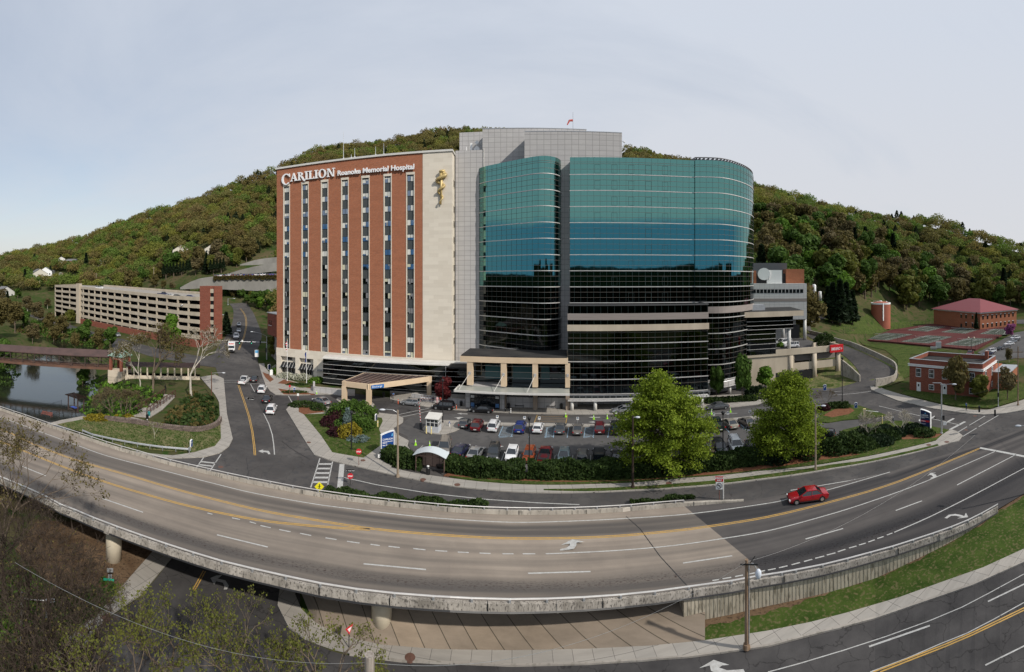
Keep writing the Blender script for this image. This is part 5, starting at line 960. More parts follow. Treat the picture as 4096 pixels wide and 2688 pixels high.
b=MB(); sweep(b,xs,lambda x:[(Rn(x)-.2+.075*math.cos(a),zd(x)+.72+.075*math.sin(a)) for a in (0,1.05,2.1,3.14,4.2,5.2)]); b.build('pipe_rail',ALU,BN)
for x,y in RAILN[1:-3]: r=Rn(x)-.22; q=rp(x,r,0); t=(rp(x+3,Rn(x+3),0)-rp(x-3,Rn(x-3),0)); b=MB(); b.obox((q.x,q.y),(t.x,t.y),.08,.10,zd(x)+.45,zd(x)+.70); b.build('rail_post',STEEL,BN)
b=MB()
for k in (0,.09): sweep(b,xs,lambda x:[(Rn(x)-.47+.04*math.cos(a),zd(x)-.12-k+.04*math.sin(a)) for a in (0,1.57,3.14,4.7)])
b.build('cable',BLACK,BN)
for x in (430,1280,1560,1950,2240,2410,2770,3135,3590,3765): q=rp(x,Rn(x)-.24,0); t=(rp(x+3,Rn(x+3),0)-rp(x-3,Rn(x-3),0)); b=MB(); w_=.3 if x in (430,2240,3765) else .03; b.obox((q.x,q.y),(t.x,t.y),w_,.22,zd(x)-.26,zd(x)+(.5 if w_>.1 else .46)); b.build('parapet_joint',CONW if w_>.1 else BLACK,BN)
b=MB(); xf=list(range(-340,2720,20))+[2735]; sweep(b,xf,lambda x:[(Rf(x)-.05,zd(x)),(Rf(x)-.02,zd(x)+.42),(Rf(x)+.25,zd(x)+.42),(Rf(x)+.3,zd(x)-.4)]); 
sweep(b,[2735,2800,2860,2920,2975],lambda x:[(Rf(x)-.05,0.02),(Rf(x)-.02,zd(x)+.42-(x-2735)/240*.3),(Rf(x)+.4,zd(x)+.42-(x-2735)/240*.3),(Rf(x)+.45,.0)]); BF=b.build('far_parapet',CONL,BRG)
b=MB(); sweep(b,xf,lambda x:[(Rf(x)+.1+.055*math.cos(a),zd(x)+.72+.055*math.sin(a)) for a in (0,1.05,2.1,3.14,4.2,5.2)]); b.build('pipe_rail',ALU,BF)
for x,y in RAILF[1:]: q=rp(x,Rf(x)+.12,0); b=MB(); t=(rp(x+3,Rf(x+3),0)-rp(x-3,Rf(x-3),0)); b.obox((q.x,q.y),(t.x,t.y),.07,.09,zd(x)+.42,zd(x)+.70); b.build('rail_post',STEEL,BF)
for x in (150,520,880,1210,1600,1790,2075,2345,2505,2775): q=rp(x,Rf(x),0); t=(rp(x+3,Rf(x+3),0)-rp(x-3,Rf(x-3),0)); b=MB(); w_=.45 if x==2505 else .025; b.obox((q.x,q.y),(t.x,t.y),w_,.075,zd(x)+.02,zd(x)+.43); b.build('parapet_joint',mat('patched_concrete',(.55,.50,.43),.8) if x==2505 else BLACK,BF)
b=MB(); sweep(b,list(range(-340,2760,20)),lambda x:[(Rn(x)+.05,zd(x)-.02),(Rn(x)+.05,zd(x)-.34),(Rf(x)+.2,zd(x)-.5),(Rf(x)+.2,zd(x)-.02)]); b.build('deck_slab',CONW,BRG)
PIER=mat('pier_concrete',(.50,.44,.33),.8,(.60,.53,.41),.5)
for x,d,z0,r in ((455,46.6,-2.2,.86),(1527,37.3,-2.,.88)):
    b=MB(); q=rp(x,d,0); b.tube((q.x,q.y,z0),(q.x,q.y,zd(x)-.5),r,n=28); b.build('pier',PIER,BRG,smooth=False)
for m_ in bpy.data.meshes:
    if m_.name.startswith('pier'): m_.polygons.foreach_set('use_smooth',[len(p.vertices)==4 for p in m_.polygons])
TOE=[(1190,2330),(1215,2400),(1262,2495),(1330,2530),(1398,2556),(1523,2584),(1755,2603),(2048,2607),(2349,2601),(2607,2588),(2820,2569)]
b=MB(); tt=sm(TOE,4); a=[P(x,y,-1.95) for x,y in tt]; n=len(a); rows=[]
for k in range(5):
    f_=k/4; row=[]
    for i,p in enumerate(a):
        u=Vector((p.x,p.y,0)).normalized(); side=Vector((.9,.25,0))*max(0,1-i/14)*3; x=tt[i][0]; zt_=zd(x)-.5
        row.append(Vector((p.x,p.y,0))+(u*6.2+side)*f_+Vector((0,0,lerp(-1.87,zt_,f_))))
    rows+=row
b.add(rows,[(k*n+i,k*n+i+1,(k+1)*n+i+1,(k+1)*n+i) for k in range(4) for i in range(n-1)]); facesup(b); o=b.build('slope_paving',PAVE); struct(o)
b=MB(); xw=list(range(2735,3990,15)); vs=[]
for x in xw: r=Rn(x)-.3; vs+=[rp(x,r,Lz(x)-.8),rp(x,r,zd(x)-.23)]
b.add(vs,[(2*i,2*i+2,2*i+3,2*i+1) for i in range(len(xw)-1)])
for i,x in enumerate(xw): q=rp(x,Rn(x)-.31,0); t=(rp(x+3,Rn(x+3),0)-rp(x-3,Rn(x-3),0)); b.obox((q.x,q.y),(t.x,t.y),.012,.012,Lz(x)-.8,zd(x)-.24,1)
q0=rp(2735,Rn(2735)-.3,0); q1=q0+Vector((q0.x,q0.y,0)).normalized()*9+Vector((-3,0,0)); b.add([(q0.x,q0.y,-3),(q1.x,q1.y,-3),(q1.x,q1.y,.4),(q0.x,q0.y,.4)],[(0,1,2,3)])
tag(b.build('retaining_wall',[mat('ribbed_concrete',(.34,.30,.23),.85,(.46,.41,.32),.6,stretch=(1,1,.2),det=7,c3=(.2,.175,.13)),mat('groove_dark',(.17,.155,.125),.9)]),'ribbed concrete retaining wall under the right part of the bridge parapet','wall')
# ================================================================ vehicles
PAINT={}
def paint(n,c,met=.0,rough=.28):
    if n not in PAINT: PAINT[n]=mat('paint_'+n,c,rough,metal=met,coat=.6)
    return PAINT[n]
for n,c,mt in (('black',(.008,.008,.009),0),('white',(.72,.72,.72),0),('silver',(.42,.43,.44),.6),('grey',(.11,.115,.12),.4),('dark_grey',(.045,.047,.05),.3),('red',(.30,.006,.012),.1),('maroon',(.12,.008,.012),.2),('blue',(.015,.04,.22),.3),('navy',(.015,.018,.06),.3),('orange',(.30,.055,.012),.3),('beige',(.42,.38,.31),.5),('green_black',(.015,.03,.025),.3),('teal_silver',(.28,.35,.36),.5),('brown_grey',(.22,.20,.18),.5)): paint(n,c,mt)
TRIM=mat('black_trim',(.02,.02,.022),.5); LAMPW=mat('headlight_glass',(.65,.66,.66),.12); LAMPR=mat('tail_light',(.35,.01,.012),.2); RIM=mat('alloy_rim',(.45,.46,.47),.3,metal=.7); PLATE=mat('plate',(.6,.6,.58),.5); CGL=mat('car_glass',(.012,.016,.02),.05,spec=1.)
SPEC={ # L W H, belt, hood z, rear z, cabin: rear base, rear roof, front roof, front base (fractions from the rear)
 'sedan':(4.95,1.84,1.44,.90,.83,.93,.13,.29,.55,.755),'hatch':(4.25,1.78,1.50,.95,.90,1.05,.015,.09,.55,.77),'suv':(4.65,1.85,1.75,1.05,1.02,1.10,.01,.06,.60,.76),'bigsuv':(5.1,2.0,1.90,1.15,1.12,1.18,.01,.04,.60,.74),
 'van':(5.1,1.98,1.78,1.05,1.0,1.08,.01,.05,.66,.84),'pickup':(5.7,2.0,1.86,1.12,1.10,1.12,.40,.43,.64,.75),'bugvan':(4.3,1.75,1.60,1.0,.95,1.0,.015,.07,.6,.74)}
PROTO={}
def carproto(kind):
    L,W,H,be,ho,re,a,b_,c,d=SPEC[kind]; hw=W/2; y0=-L/2
    st=[(0,.42,re-.30,.80),(.012,.28,re-.08,.90),(.06,.22,re,.97),(.2,.20,be+.02,1.),(.5,.20,be,1.),(d,.20,be-.01,1.),(d+.06,.20,ho+.02,.985),(.93,.22,ho-.08,.95),(.98,.26,ho-.20,.87),(1,.40,ho-.34,.74)]
    if kind=='pickup': st[2]=(.06,.3,be,.98)
    mb=MB(); vs=[]
    for f_,zb_,zt_,wk in st:
        w=hw*wk; h=zt_-zb_; half=[(w*.90,zb_),(w,zb_+h*.22),(w*1.0,zb_+h*.55),(w*.985,zb_+h*.72),(w*.94,zt_-.03),(w*.82,zt_),(w*.4,zt_+.02)]
        pts=[(x,z) for x,z in half]+[(-x,z) for x,z in half[::-1]]
        vs+=[(x,y0+L*f_,z) for x,z in pts]
    k=14; fs=[(k*i+j,k*i+(j+1)%k,k*i+k+(j+1)%k,k*i+k+j) for i in range(len(st)-1) for j in range(k)]; fs+=[tuple(range(k)),tuple(range(k*(len(st)-1)+k-1,k*(len(st)-1)-1,-1))]
    mb.add(vs,fs,0)
    ya,yb,yc,yd=[y0+L*t for t in (a,b_,c,d)]; wb=hw*.90; wr=hw*.72; zb_=be-.02; zr=H
    # roof skin and pillars
    def P4(w,y,z): return [(-w,y,z),(w,y,z)]
    rf=[(-wr,yb,zr-.04),(wr,yb,zr-.04),(wr,yc,zr-.05),(-wr,yc,zr-.05),(-wr*.8,yb+.15,zr),(wr*.8,yb+.15,zr),(wr*.8,yc-.25,zr),(-wr*.8,yc-.25,zr)]
    mb.add(rf,[(4,5,6,7),(0,1,5,4),(1,2,6,5),(2,3,7,6),(3,0,4,7)],0)
    for s in (-1,1):
        pr=[((s*wb,ya,zb_),(s*wr,yb,zr-.05)),((s*wb,yd,zb_),(s*wr,yc,zr-.05)),((s*wb,(ya+yd)/2-.05,zb_),(s*(wr+.01),(yb+yc)/2-.02,zr-.05))]
        if L>4.5 and kind not in('sedan','pickup'): pr.append(((s*wb,lerp(ya,yd,.28),zb_),(s*(wr+.01),lerp(yb,yc,.26),zr-.05)))
        for p,q in pr: mb.tube(p,q,.05 if p[1]!=(ya+yd)/2-.05 else .035,n=4,m=0)
        mb.tube((s*wr,yb,zr-.055),(s*wr,yc,zr-.055),.045,n=4,m=0)
    if kind=='pickup':
        mb.box(-hw*.82,hw*.82,y0+.12,ya-.08,be-.02,be+.03,1)
    for s in (-1,1):
        for yw in (y0+L*.175,y0+L*.815):
            n=10; pts=[(s*hw*1.004,yw+.40*math.cos(PI*i/n),.30+.40*math.sin(PI*i/n)) for i in range(n+1)]; mb.add(pts,[tuple(range(n+1)) if s<0 else tuple(range(n,-1,-1))],1)
        mb.box(s*hw-.02 if s>0 else -hw-.16,s*hw+.16 if s>0 else -hw+.02,yd-.42,yd-.26,be+.02,be+.16,0)
    mb.box(-hw*.62,hw*.62,y0+L-.035,y0+L+.012,.45,.62,1); mb.box(-hw*.8,hw*.8,y0-.015,y0+.04,.32,.44,1)
    if kind in('suv','bigsuv','van'): 
        for s in (-1,1): mb.tube((s*wr*.92,yb+.15,zr+.05),(s*wr*.92,yc-.2,zr+.05),.03,n=4,m=1)
    for s in (-1,1):
        for yy in (lerp(ya,yd,.06),(ya+yd)/2-.05,lerp(ya,yd,.93)): mb.box(s*hw*.99-.012,s*hw*.99+.012,yy-.012,yy+.012,.34,be-.06,1)
        mb.box(s*hw*.985-.02,s*hw*.985+.02,(ya+yd)/2-.35,(ya+yd)/2-.17,be-.17,be-.13,1); mb.box(s*hw-.015,s*hw+.006,y0+L*.27,y0+L*.72,.26,.33,1)
    e=E(kind,'x','car')
    bd=mb.build('body',[paint('white',(1,1,1)),TRIM],e,smooth=True); bd.data.set_sharp_from_angle(angle=.62); bd.material_slots[0].link='OBJECT'
    g=MB(); i_=.965
    v=[(-wb*i_,ya+.02,zb_),(wb*i_,ya+.02,zb_),(wb*i_,yd-.02,zb_),(-wb*i_,yd-.02,zb_),(-wr*i_,yb+.02,zr-.06),(wr*i_,yb+.02,zr-.06),(wr*i_,yc-.02,zr-.06),(-wr*i_,yc-.02,zr-.06)]
    g.add(v,[(0,1,5,4),(1,2,6,5),(2,3,7,6),(3,0,4,7),(4,5,6,7)]); g.build('windows',CGL,e)
    for s in (-1,1):
        for yw in (y0+L*.175,y0+L*.815):
            w=MB(); r=.33 if H<1.7 else .37; xo=s*(hw-.22); x1=s*(hw+.012); w.tube((xo,yw,r),(x1,yw,r),r,n=16,m=0); w.tube((x1,yw,r),(x1+s*.008,yw,r),r*.64,n=12,m=1)
            for q in range(5): t=2*PI*q/5; w.tube((x1+s*.009,yw,r),(x1+s*.012,yw+r*.36*math.cos(t),r+r*.36*math.sin(t)),.03,n=4,m=0) if 0 else None
            w.build('wheel',[RUBBER,RIM],e)
        w=MB(); w.box(s*hw*.80-.17,s*hw*.80+.12,y0+L*.965,y0+L*.992,ho-.34,ho-.18) ; w.build('headlight',LAMPW,e)
        w=MB(); w.box(s*hw*.82-.12,s*hw*.82+.12,y0+.0,y0+.10,re-.30,re-.12); w.build('tail_light',LAMPR,e)
    w=MB(); w.box(-.26,.26,y0-.022,y0-.005,.5,.64); w.build('licence_plate',PLATE,e)
    return e
def setpaint(e,pm):
    for o in CH.get(e.name,[]):
        if o.data and o.name.startswith('body'): o.material_slots[0].link='OBJECT'; o.material_slots[0].material=pm
NC=[0]
def car(kind,col,pos,head,label,group=None,s=1.,cat=None):
    if kind not in PROTO: PROTO[kind]=carproto(kind); e=PROTO[kind]; 
    else: e=copyt(PROTO[kind])
    e.name=kind_name[kind]; 
    e.location=pos; e.rotation_euler=(0,0,-head); e['label']=label; e['category']=cat or kind_cat[kind]
    if s!=1: e.scale=(s,s,s)
    if group: e['group']=group
    elif 'group' in e: del e['group']
    return e
kind_name={'sedan':'sedan_car','hatch':'hatchback_car','suv':'suv_car','bigsuv':'large_suv','van':'minivan','pickup':'pickup_truck','bugvan':'compact_wagon'}
kind_cat={k:('pickup' if k=='pickup' else 'van' if k=='van' else 'car') for k in SPEC}
# names change, so keep the children lists under the new name
_car=car
def car(kind,col,pos,head,label,group=None,s=1.,cat=None):
    first=kind not in PROTO
    e=carproto(kind) if first else copyt(PROTO[kind]); old=e.name
    ch=CH.get(old,[]); e.name=kind_name[kind]; CH[e.name]=ch
    if first: PROTO[kind]=e
    e.location=pos; e.rotation_euler=(0,0,-head); e['label']=label; e['category']=cat or kind_cat[kind]; e.scale=(s,s,s)
    if group: e['group']=group
    elif 'group' in e: del e['group']
    setpaint(e,PAINT[col]); return e
A0=.19; BK=A0; FW=A0+PI
def at(X0,Y0,x,y,z=0.): return P(X0+x/2.324,Y0+y/2.324,z)
GN='cars parked in the row by the drive'; GH='cars parked in the row by the hedge'
def nrow(x,y,kind,col,label,h=BK): p=at(1500,1400,x,y); d=Vector((math.sin(h),math.cos(h),0)); car(kind,col,p+d*2.3+Vector((0,0,.01)),h,label,GN)
nrow(812,745,'hatch','grey','dark grey hatchback next to the ticket booth island, leftmost in the upper row',.10)
nrow(928,770,'suv','maroon','dark red SUV between the dark grey hatchback and the white SUV in the upper row',.12)
nrow(1085,775,'suv','white','white SUV just left of the hatched bay in the upper row',.13)
nrow(1335,790,'suv','blue','bright blue SUV right of the first hatched bay',.16)
nrow(1503,793,'hatch','white','white hatchback between the blue SUV and the second hatched bay',.17)
nrow(1715,795,'sedan','grey','grey sedan right of the second hatched bay')
nrow(1880,803,'sedan','brown_grey','silver grey sedan left of the third hatched bay')
nrow(2088,795,'suv','maroon','maroon SUV right of the third hatched bay')
nrow(2245,797,'bigsuv','black','big black SUV half hidden by the left big tree, upper row')
def rrow(x,y,kind,col,label,h): p=at(2300,1400,x,y); d=Vector((math.sin(h),math.cos(h),0)); car(kind,col,p+d*2.3+Vector((0,0,.01)),h,label,GN)
rrow(590,775,'sedan','silver','light sedan seen through the left big tree, upper row',.2); rrow(1155,755,'sedan','white','white car at the right edge of the left big tree, upper row',.16)
rrow(1350,760,'pickup','green_black','black pickup with an open bed in the upper row',.14); rrow(1485,745,'sedan','beige','beige sedan right of the black pickup',.1); rrow(1650,730,'sedan','brown_grey','pale bronze sedan by the left edge of the right big tree',.05)
def hrow(X0,x,y,kind,col,label,h=FW,dd=2.4): p=at(X0,1400,x,y); d=Vector((math.sin(A0),math.cos(A0),0)); car(kind,col,p+d*dd+Vector((0,0,.01)),h,label,GH)
hrow(1500,600,985,'van','brown_grey','grey minivan with roof rails behind the bus shelter',FW-.25); hrow(1500,752,1015,'sedan','navy','navy blue sedan right of the grey minivan by the hedge',.22); hrow(1500,900,1045,'sedan','silver','silver sedan with its boot to the hedge',.24)
hrow(1500,1070,1050,'suv','dark_grey','charcoal SUV with a glass roof by the hedge',FW-.12); hrow(1500,1245,1060,'hatch','white','white hatchback facing the hedge',FW-.05); hrow(1500,1410,1075,'bugvan','orange','copper orange retro wagon by the lamp post',FW-.02)
hrow(1500,1565,1080,'pickup','maroon','dark red pickup backed up to the hedge',.19); hrow(1500,1745,1085,'hatch','teal_silver','pale green-grey hatchback by the hedge',FW); hrow(1500,1925,1090,'suv','brown_grey','grey SUV between the pale hatchback and the black SUV by the hedge',.2)
hrow(1500,2085,1092,'bigsuv','black','black SUV by the hedge just left of the left big tree',.2); hrow(1500,2260,1085,'sedan','black','black sedan half hidden behind the left big tree by the hedge',.2)
hrow(2300,590,1075,'sedan','silver','silver sedan mostly hidden behind the left big tree by the hedge'); hrow(2300,1100,1055,'hatch','white','white hatchback peeping out right of the left big tree')
hrow(2300,1250,1010,'suv','maroon','red SUV at the right edge of the left big tree by the hedge',FW-.1); hrow(2300,1385,1000,'suv','black','black SUV with a chrome roof rack behind the tall black lamp post',FW+.05)
hrow(2300,1545,990,'bigsuv','white','big white SUV facing the hedge between two dark cars',FW+.12,2.7); hrow(2300,1705,980,'sedan','dark_grey','black sedan facing the hedge between the white SUV and the right big tree',FW+.1)
hrow(2300,2180,940,'sedan','green_black','dark sedan beneath the right big tree by the hedge',FW+.2); hrow(2300,1930,960,'sedan','red','red sedan hidden under the right big tree',FW+.15)
p=at(3072,1500,530,640); car('suv','black',p+Vector((1.,2,.01)),math.radians(-38),'black SUV parked beside the curved lawn at the lot exit')
# moving and waiting cars
def aim(X0,Y0,x,y,kind,col,label,h,z=0.,dd=0.,**k): p=P(X0+x/2.324,Y0+y/2.324,z); d=Vector((p.x,p.y,0)).normalized(); return car(kind,col,p+d*dd+Vector((0,0,.014)),h,label,**k)
LH=-math.radians(39); GJ='cars heading away on the left street'
aim(800,1300,410,560,'pickup','white','white crew-cab pickup waiting at the stop line',LH+.35,dd=2.4,group=GJ); aim(800,1300,510,535,'sedan','black','black sedan beside the white pickup at the stop line',LH+.25,dd=2,group=GJ)
aim(800,1300,578,642,'suv','white','white SUV with a black spare wheel on its tailgate',LH+.25,dd=2.,group=GJ); aim(800,1300,628,730,'sedan','black','black sedan between two white SUVs on the left street',LH+.28,dd=2,group=GJ); aim(800,1300,665,838,'suv','white','white SUV last in the queue of the left street',LH+.28,dd=2.,group=GJ)
def hill(x,y,kind,col,label,h,**k): p=G(x,y); d=Vector((p.x,p.y,0)).normalized(); return car(kind,col,p+d*1.5+Vector((0,0,.08)),h,label,**k)
h2=PI-math.radians(35); hill(956,1306,'suv','silver','silver car farthest up the hill street',h2); hill(955,1330,'sedan','silver','silver sedan behind the white utility van on the hill street',h2); hill(945,1355,'van','white','white utility van with roof gear behind the ambulance',h2,s=1.15)
p=at(800,1300,1345,792); car('sedan','silver',P(1378,1640)+Vector((0,1,.014)),math.radians(-88),'silver sedan waiting at the front of the drop-off canopy',None)
car('sedan','silver',P(1278,1618)+Vector((0,1,.014)),math.radians(-62),'silver sedan leaving past the round shrub bed'); car('hatch','silver',P(1638,1625)+Vector((0,1,.014)),math.radians(-85),'silver hatchback under the right side of the canopy drive')
car('suv','black',P(1771,1642)+Vector((0,1,.014)),math.radians(96-180),'black SUV in front of the red maple'); car('sedan','black',P(1926,1654)+Vector((0,1,.014)),math.radians(98-180),'black sedan in front of the entrance doors')
car('sedan','grey',P(2876,1640)+Vector((0,.8,.014)),math.radians(-82),'dark grey sedan passing right of the podium columns'); car('sedan','silver',P(2500,1655)+Vector((0,1,.014)),math.radians(-84),'silver sedan glimpsed behind the left big tree on the drive'); 
car('hatch','silver',P(3115,1598)+Vector((0,0,.014)),math.radians(-70),'pale car glimpsed through the top of the right big tree')
pc=car('suv','white',P(3026,1520)+Vector((0,1,.014)),math.radians(50),'white security SUV with black lettering beside the rounded glass block'); text('POLICE',.42,BLACK,pc,'lettering',(-.95,-1.1,.72),rot=(PI/2,0,-PI/2),ext=.005)
rc=P(3241,2013,.12); RC=car('sedan','red',rc+Vector((.2,.8,.03)),math.radians(-66),'bright red sedan driving on the dark stretch of the wide road'); RC.scale=(1.03,1.03,1.03)
hill(468,1347,'pickup','silver','silver pickup on the lane below the parking garage',math.radians(110)); 
# courtside car park
GT='cars parked beside the tennis courts'
CT=E
for x,y,kind,col,h,lb in ((1880,745,'pickup','maroon',-1.9,'red pickup with a ladder rack behind the brick office'),(2040,745,'sedan','navy',-1.2,'dark blue sedan nearest the brick office roof'),(2070,725,'suv','white',-1.2,'white SUV second in the tennis court row'),(2115,705,'sedan','black',-1.2,'black sedan third in the tennis court row'),(2165,695,'sedan','dark_grey',-1.2,'dark grey sedan behind the black one by the courts'),(2205,690,'suv','brown_grey',-1.2,'bronze SUV in the middle of the tennis court row'),(2240,652,'sedan','white',-1.2,'white sedan in the tennis court row'),(2270,630,'sedan','silver',-1.2,'silver sedan towards the far end of the court row'),(2295,617,'sedan','grey',-1.2,'grey sedan near the far end of the court row'),(2300,597,'van','white',-1.2,'white minivan at the far end by the pink tree')):
    p=at(3072,1100,x,y); car(kind,col,p+Vector((0,0,.03)),h,lb,GT)
p=Q(3134,1375,132); p.z=7.82; car('van','white',p,math.radians(-100),'white patient van on the ambulance deck',s=1.1); p=Q(3165,1382,127); p.z=7.82; car('suv','white',p,math.radians(-70),'white SUV on the ambulance deck beside the column')
for i,(x,y,k,c,lb) in enumerate(((398,1147,'van','white','white van on the garage roof by the arched shelter'),(652,1178,'pickup','navy','dark blue pickup on the garage roof'),(682,1180,'sedan','white','white sedan on the garage roof beside the blue pickup'),(708,1181,'sedan','dark_grey','dark car on the garage roof right of the white sedan'),(760,1181,'sedan','blue','blue car on the garage roof near the stair tower'))):
    d,z=gp(x); p=Q(x,1150,d+6); p.z=z-1.08; car(k,c,p,math.radians(60),lb,'cars on the garage roof')
R4=random.Random(11)
for i in range(16):
    x=340+i*27+R4.randrange(14); d,z=gp(x); k=R4.randrange(1,5); p=Q(x,1200,d+2.2); p.z=z*(1-k*.152)-1.25; c=R4.choice(['white','silver','white','maroon']); car(R4.choice(['sedan','suv','hatch']),c,p,math.radians(215),('dark red' if c=='maroon' else c)+' car whose nose shows between the garage floors, deck '+['two','three','four','five'][k-1]+' from the top','cars inside the garage')
# parked cars on the hillside terraces
R2=random.Random(3); cl_=['white','silver','black','grey','maroon','white','blue','dark_grey','silver']
nm=['white','silver','black','grey','maroon','white','blue','charcoal','silver']
for i in range(22):
    x=862+i*11.5; p=Q(x,1100,266); z_=HC-(cy([(850,1106),(950,1103),(1112,1101)],x)-YH)*262/F; p.z=z_-.3; k=R2.randrange(9); car(R2.choice(['sedan','suv','hatch']),cl_[k],p,-.5,nm[k]+' car in the long line on top of the vine-hung wall','cars on the hillside terrace')
for i,(x,y) in enumerate(((1010,1196),(1022,1199),(1034,1203),(1046,1208),(1060,1208),(1075,1212))): p=G(x,y); car(['suv','sedan','van'][i%3],['white','silver','white','grey','white','black'][i],p+Vector((0,0,.05)),-1.,['white SUV','silver sedan','white van','grey SUV','white sedan','black van'][i]+' in the small car park below the vine-hung wall')
# ambulance
p=G(926,1405)+Vector((0,0,.06)); AM=E('ambulance','white box ambulance coming down the hill street towards the traffic lights','ambulance',p,PI-(PI-math.radians(35))+PI-math.radians(0) if 0 else math.radians(215)-PI/1 if 0 else -(PI-math.radians(35)))
b=MB(); b.box(-1.2,1.2,-3.4,1.0,.6,3.0); b.build('box_body',WHITE,AM); b=MB(); b.add([(-1.05,1.0,.5),(1.05,1.0,.5),(1.05,3.4,.5),(-1.05,3.4,.5),(-1.05,1.0,2.2),(1.05,1.0,2.2),(1.0,1.6,2.2),(-1.0,1.6,2.2),(1.05,2.3,1.35),(-1.05,2.3,1.35),(1.0,3.4,1.2),(-1.0,3.4,1.2)],[(3,2,1,0),(4,5,6,7),(9,8,10,11),(11,10,2,3),(1,2,10,8,6,5),(0,4,7,9,11,3)]); b.build('cab',WHITE,AM)
b=MB(); b.add([(-.98,1.62,2.18),(.98,1.62,2.18),(1.0,2.3,1.37),(-1.0,2.3,1.37)],[(0,1,2,3)]); b.build('windscreen',CGL,AM); b=MB(); b.box(-.7,.7,3.38,3.45,.7,1.1); b.box(-1.1,1.1,3.4,3.5,.4,.65); b.build('grille',TRIM,AM)
for s in (-1,1):
    for y in (-2.3,2.4): b=MB(); b.tube((s*.85,y,.42),(s*1.12,y,.42),.42,n=14); b.build('wheel',RUBBER,AM)
    b=MB(); b.box(s*.9-.1,s*.9+.1,3.4,3.44,.85,1.08); b.build('headlight',LAMPW,AM)
b=MB(); b.box(-.9,.9,.98,1.06,2.55,2.85); b.build('light_bar',mat('light_bar_red',(.5,.03,.03),.3),AM)
# ================================================================ vegetation
def quads(name,c,u,v,mats,mi=None,parent=None,link=True,col=None):
    n=len(c); co=np.empty((n,4,3),'f'); co[:,0]=c-u-v*.6; co[:,1]=c+u*.7-v; co[:,2]=c+u+v*.6; co[:,3]=c-u*.7+v
    me=bpy.data.meshes.new(name); me.vertices.add(n*4); me.vertices.foreach_set('co',co.ravel()); me.loops.add(n*4); me.loops.foreach_set('vertex_index',np.arange(n*4,dtype='i'))
    me.polygons.add(n); me.polygons.foreach_set('loop_start',np.arange(0,n*4,4,dtype='i')); 
    for m in (mats if isinstance(mats,list) else [mats]): me.materials.append(m)
    if mi is not None: me.polygons.foreach_set('material_index',np.asarray(mi,'i'))
    if col is not None: at_=me.color_attributes.new('tint','FLOAT_COLOR','POINT'); at_.data.foreach_set('color',np.repeat(np.c_[col,np.ones(n)],4,axis=0).astype('f').ravel())
    me.update(calc_edges=True)
    if not link: return me
    o=bpy.data.objects.new(name,me); COL.objects.link(o)
    if parent: setp(o,parent)
    return o
def rdir(n):
    v=NR.normal(size=(n,3)); return v/np.linalg.norm(v,axis=1,keepdims=True)
def leaves(P_,size,flat=.0,N=None,j=.55):
    n=len(P_); a=rdir(n)
    if N is not None:
        w_=N+rdir(n)*j; w_/=np.linalg.norm(w_,axis=1,keepdims=True); a=np.cross(w_,a); a/=np.linalg.norm(a,axis=1,keepdims=True)+1e-9; b=np.cross(w_,a); s=size*NR.uniform(.6,1.4,(n,1)); return P_,a*s,b*s*.8
    if flat: a[:,2]*=1-flat; a/=np.linalg.norm(a,axis=1,keepdims=True)
    b=np.cross(a,rdir(n)); b/=np.linalg.norm(b,axis=1,keepdims=True)+1e-9; s=size*NR.uniform(.6,1.4,(n,1)); return P_,a*s,b*s*.75
def lobepts(lobes,n,shell=.55,nrm=False):
    w=np.array([l[3]*l[4]*l[5] for l in lobes])**.8; k=NR.choice(len(lobes),n,p=w/w.sum()); L=np.array(lobes)[k]; d=rdir(n); r=NR.uniform(shell,1.,(n,1))**.6; r*=NR.uniform(.82,1.12,(n,1)); q=L[:,:3]+d*r*L[:,3:6]; return (q,d) if nrm else q
def broad_lobes(r,h,zc,k=14,seed=None):
    rs=np.random.RandomState(seed); L=[]
    for i in range(k):
        t=rs.uniform(0,2*PI); q=rs.uniform(.1,.72)*r; z=rs.uniform(-.42,.42)*h; sc_=math.sqrt(max(.1,1-(z/(h*.62))**2)); s=rs.uniform(.30,.48)
        L.append((q*sc_*math.cos(t),q*sc_*math.sin(t),zc+z,r*s,r*s,h*s*.55))
    return L
def trunk_mesh(name,h,r,m,lobes=None,lean=0,nl=6,seed=0):
    b=MB(); rs=random.Random(seed); top=Vector((lean,0,h)); b.tube((0,0,-1),(lean*.5,0,h*.55),r,r*.7,7,cap=False); b.tube((lean*.5,0,h*.55),top,r*.7,r*.35,6,cap=False)
    if lobes:
        for l in rs.sample(lobes,min(nl,len(lobes))):
            s=Vector((lean*.4,0,h*rs.uniform(.35,.8))); e=Vector(l[:3]); m_=s.lerp(e,.5)+Vector((0,0,.2)); b.tube(s,m_,r*.4,r*.25,5,cap=False); b.tube(m_,e,r*.25,r*.08,4,cap=False)
            for _ in range(3): q=m_.lerp(e,rs.uniform(0,1)); b.tube(q,q+Vector((rs.uniform(-1,1),rs.uniform(-1,1),rs.uniform(.2,1)))*l[3]*.7,r*.12,r*.04,3,cap=False)
    return b.mesh(name,m,True)
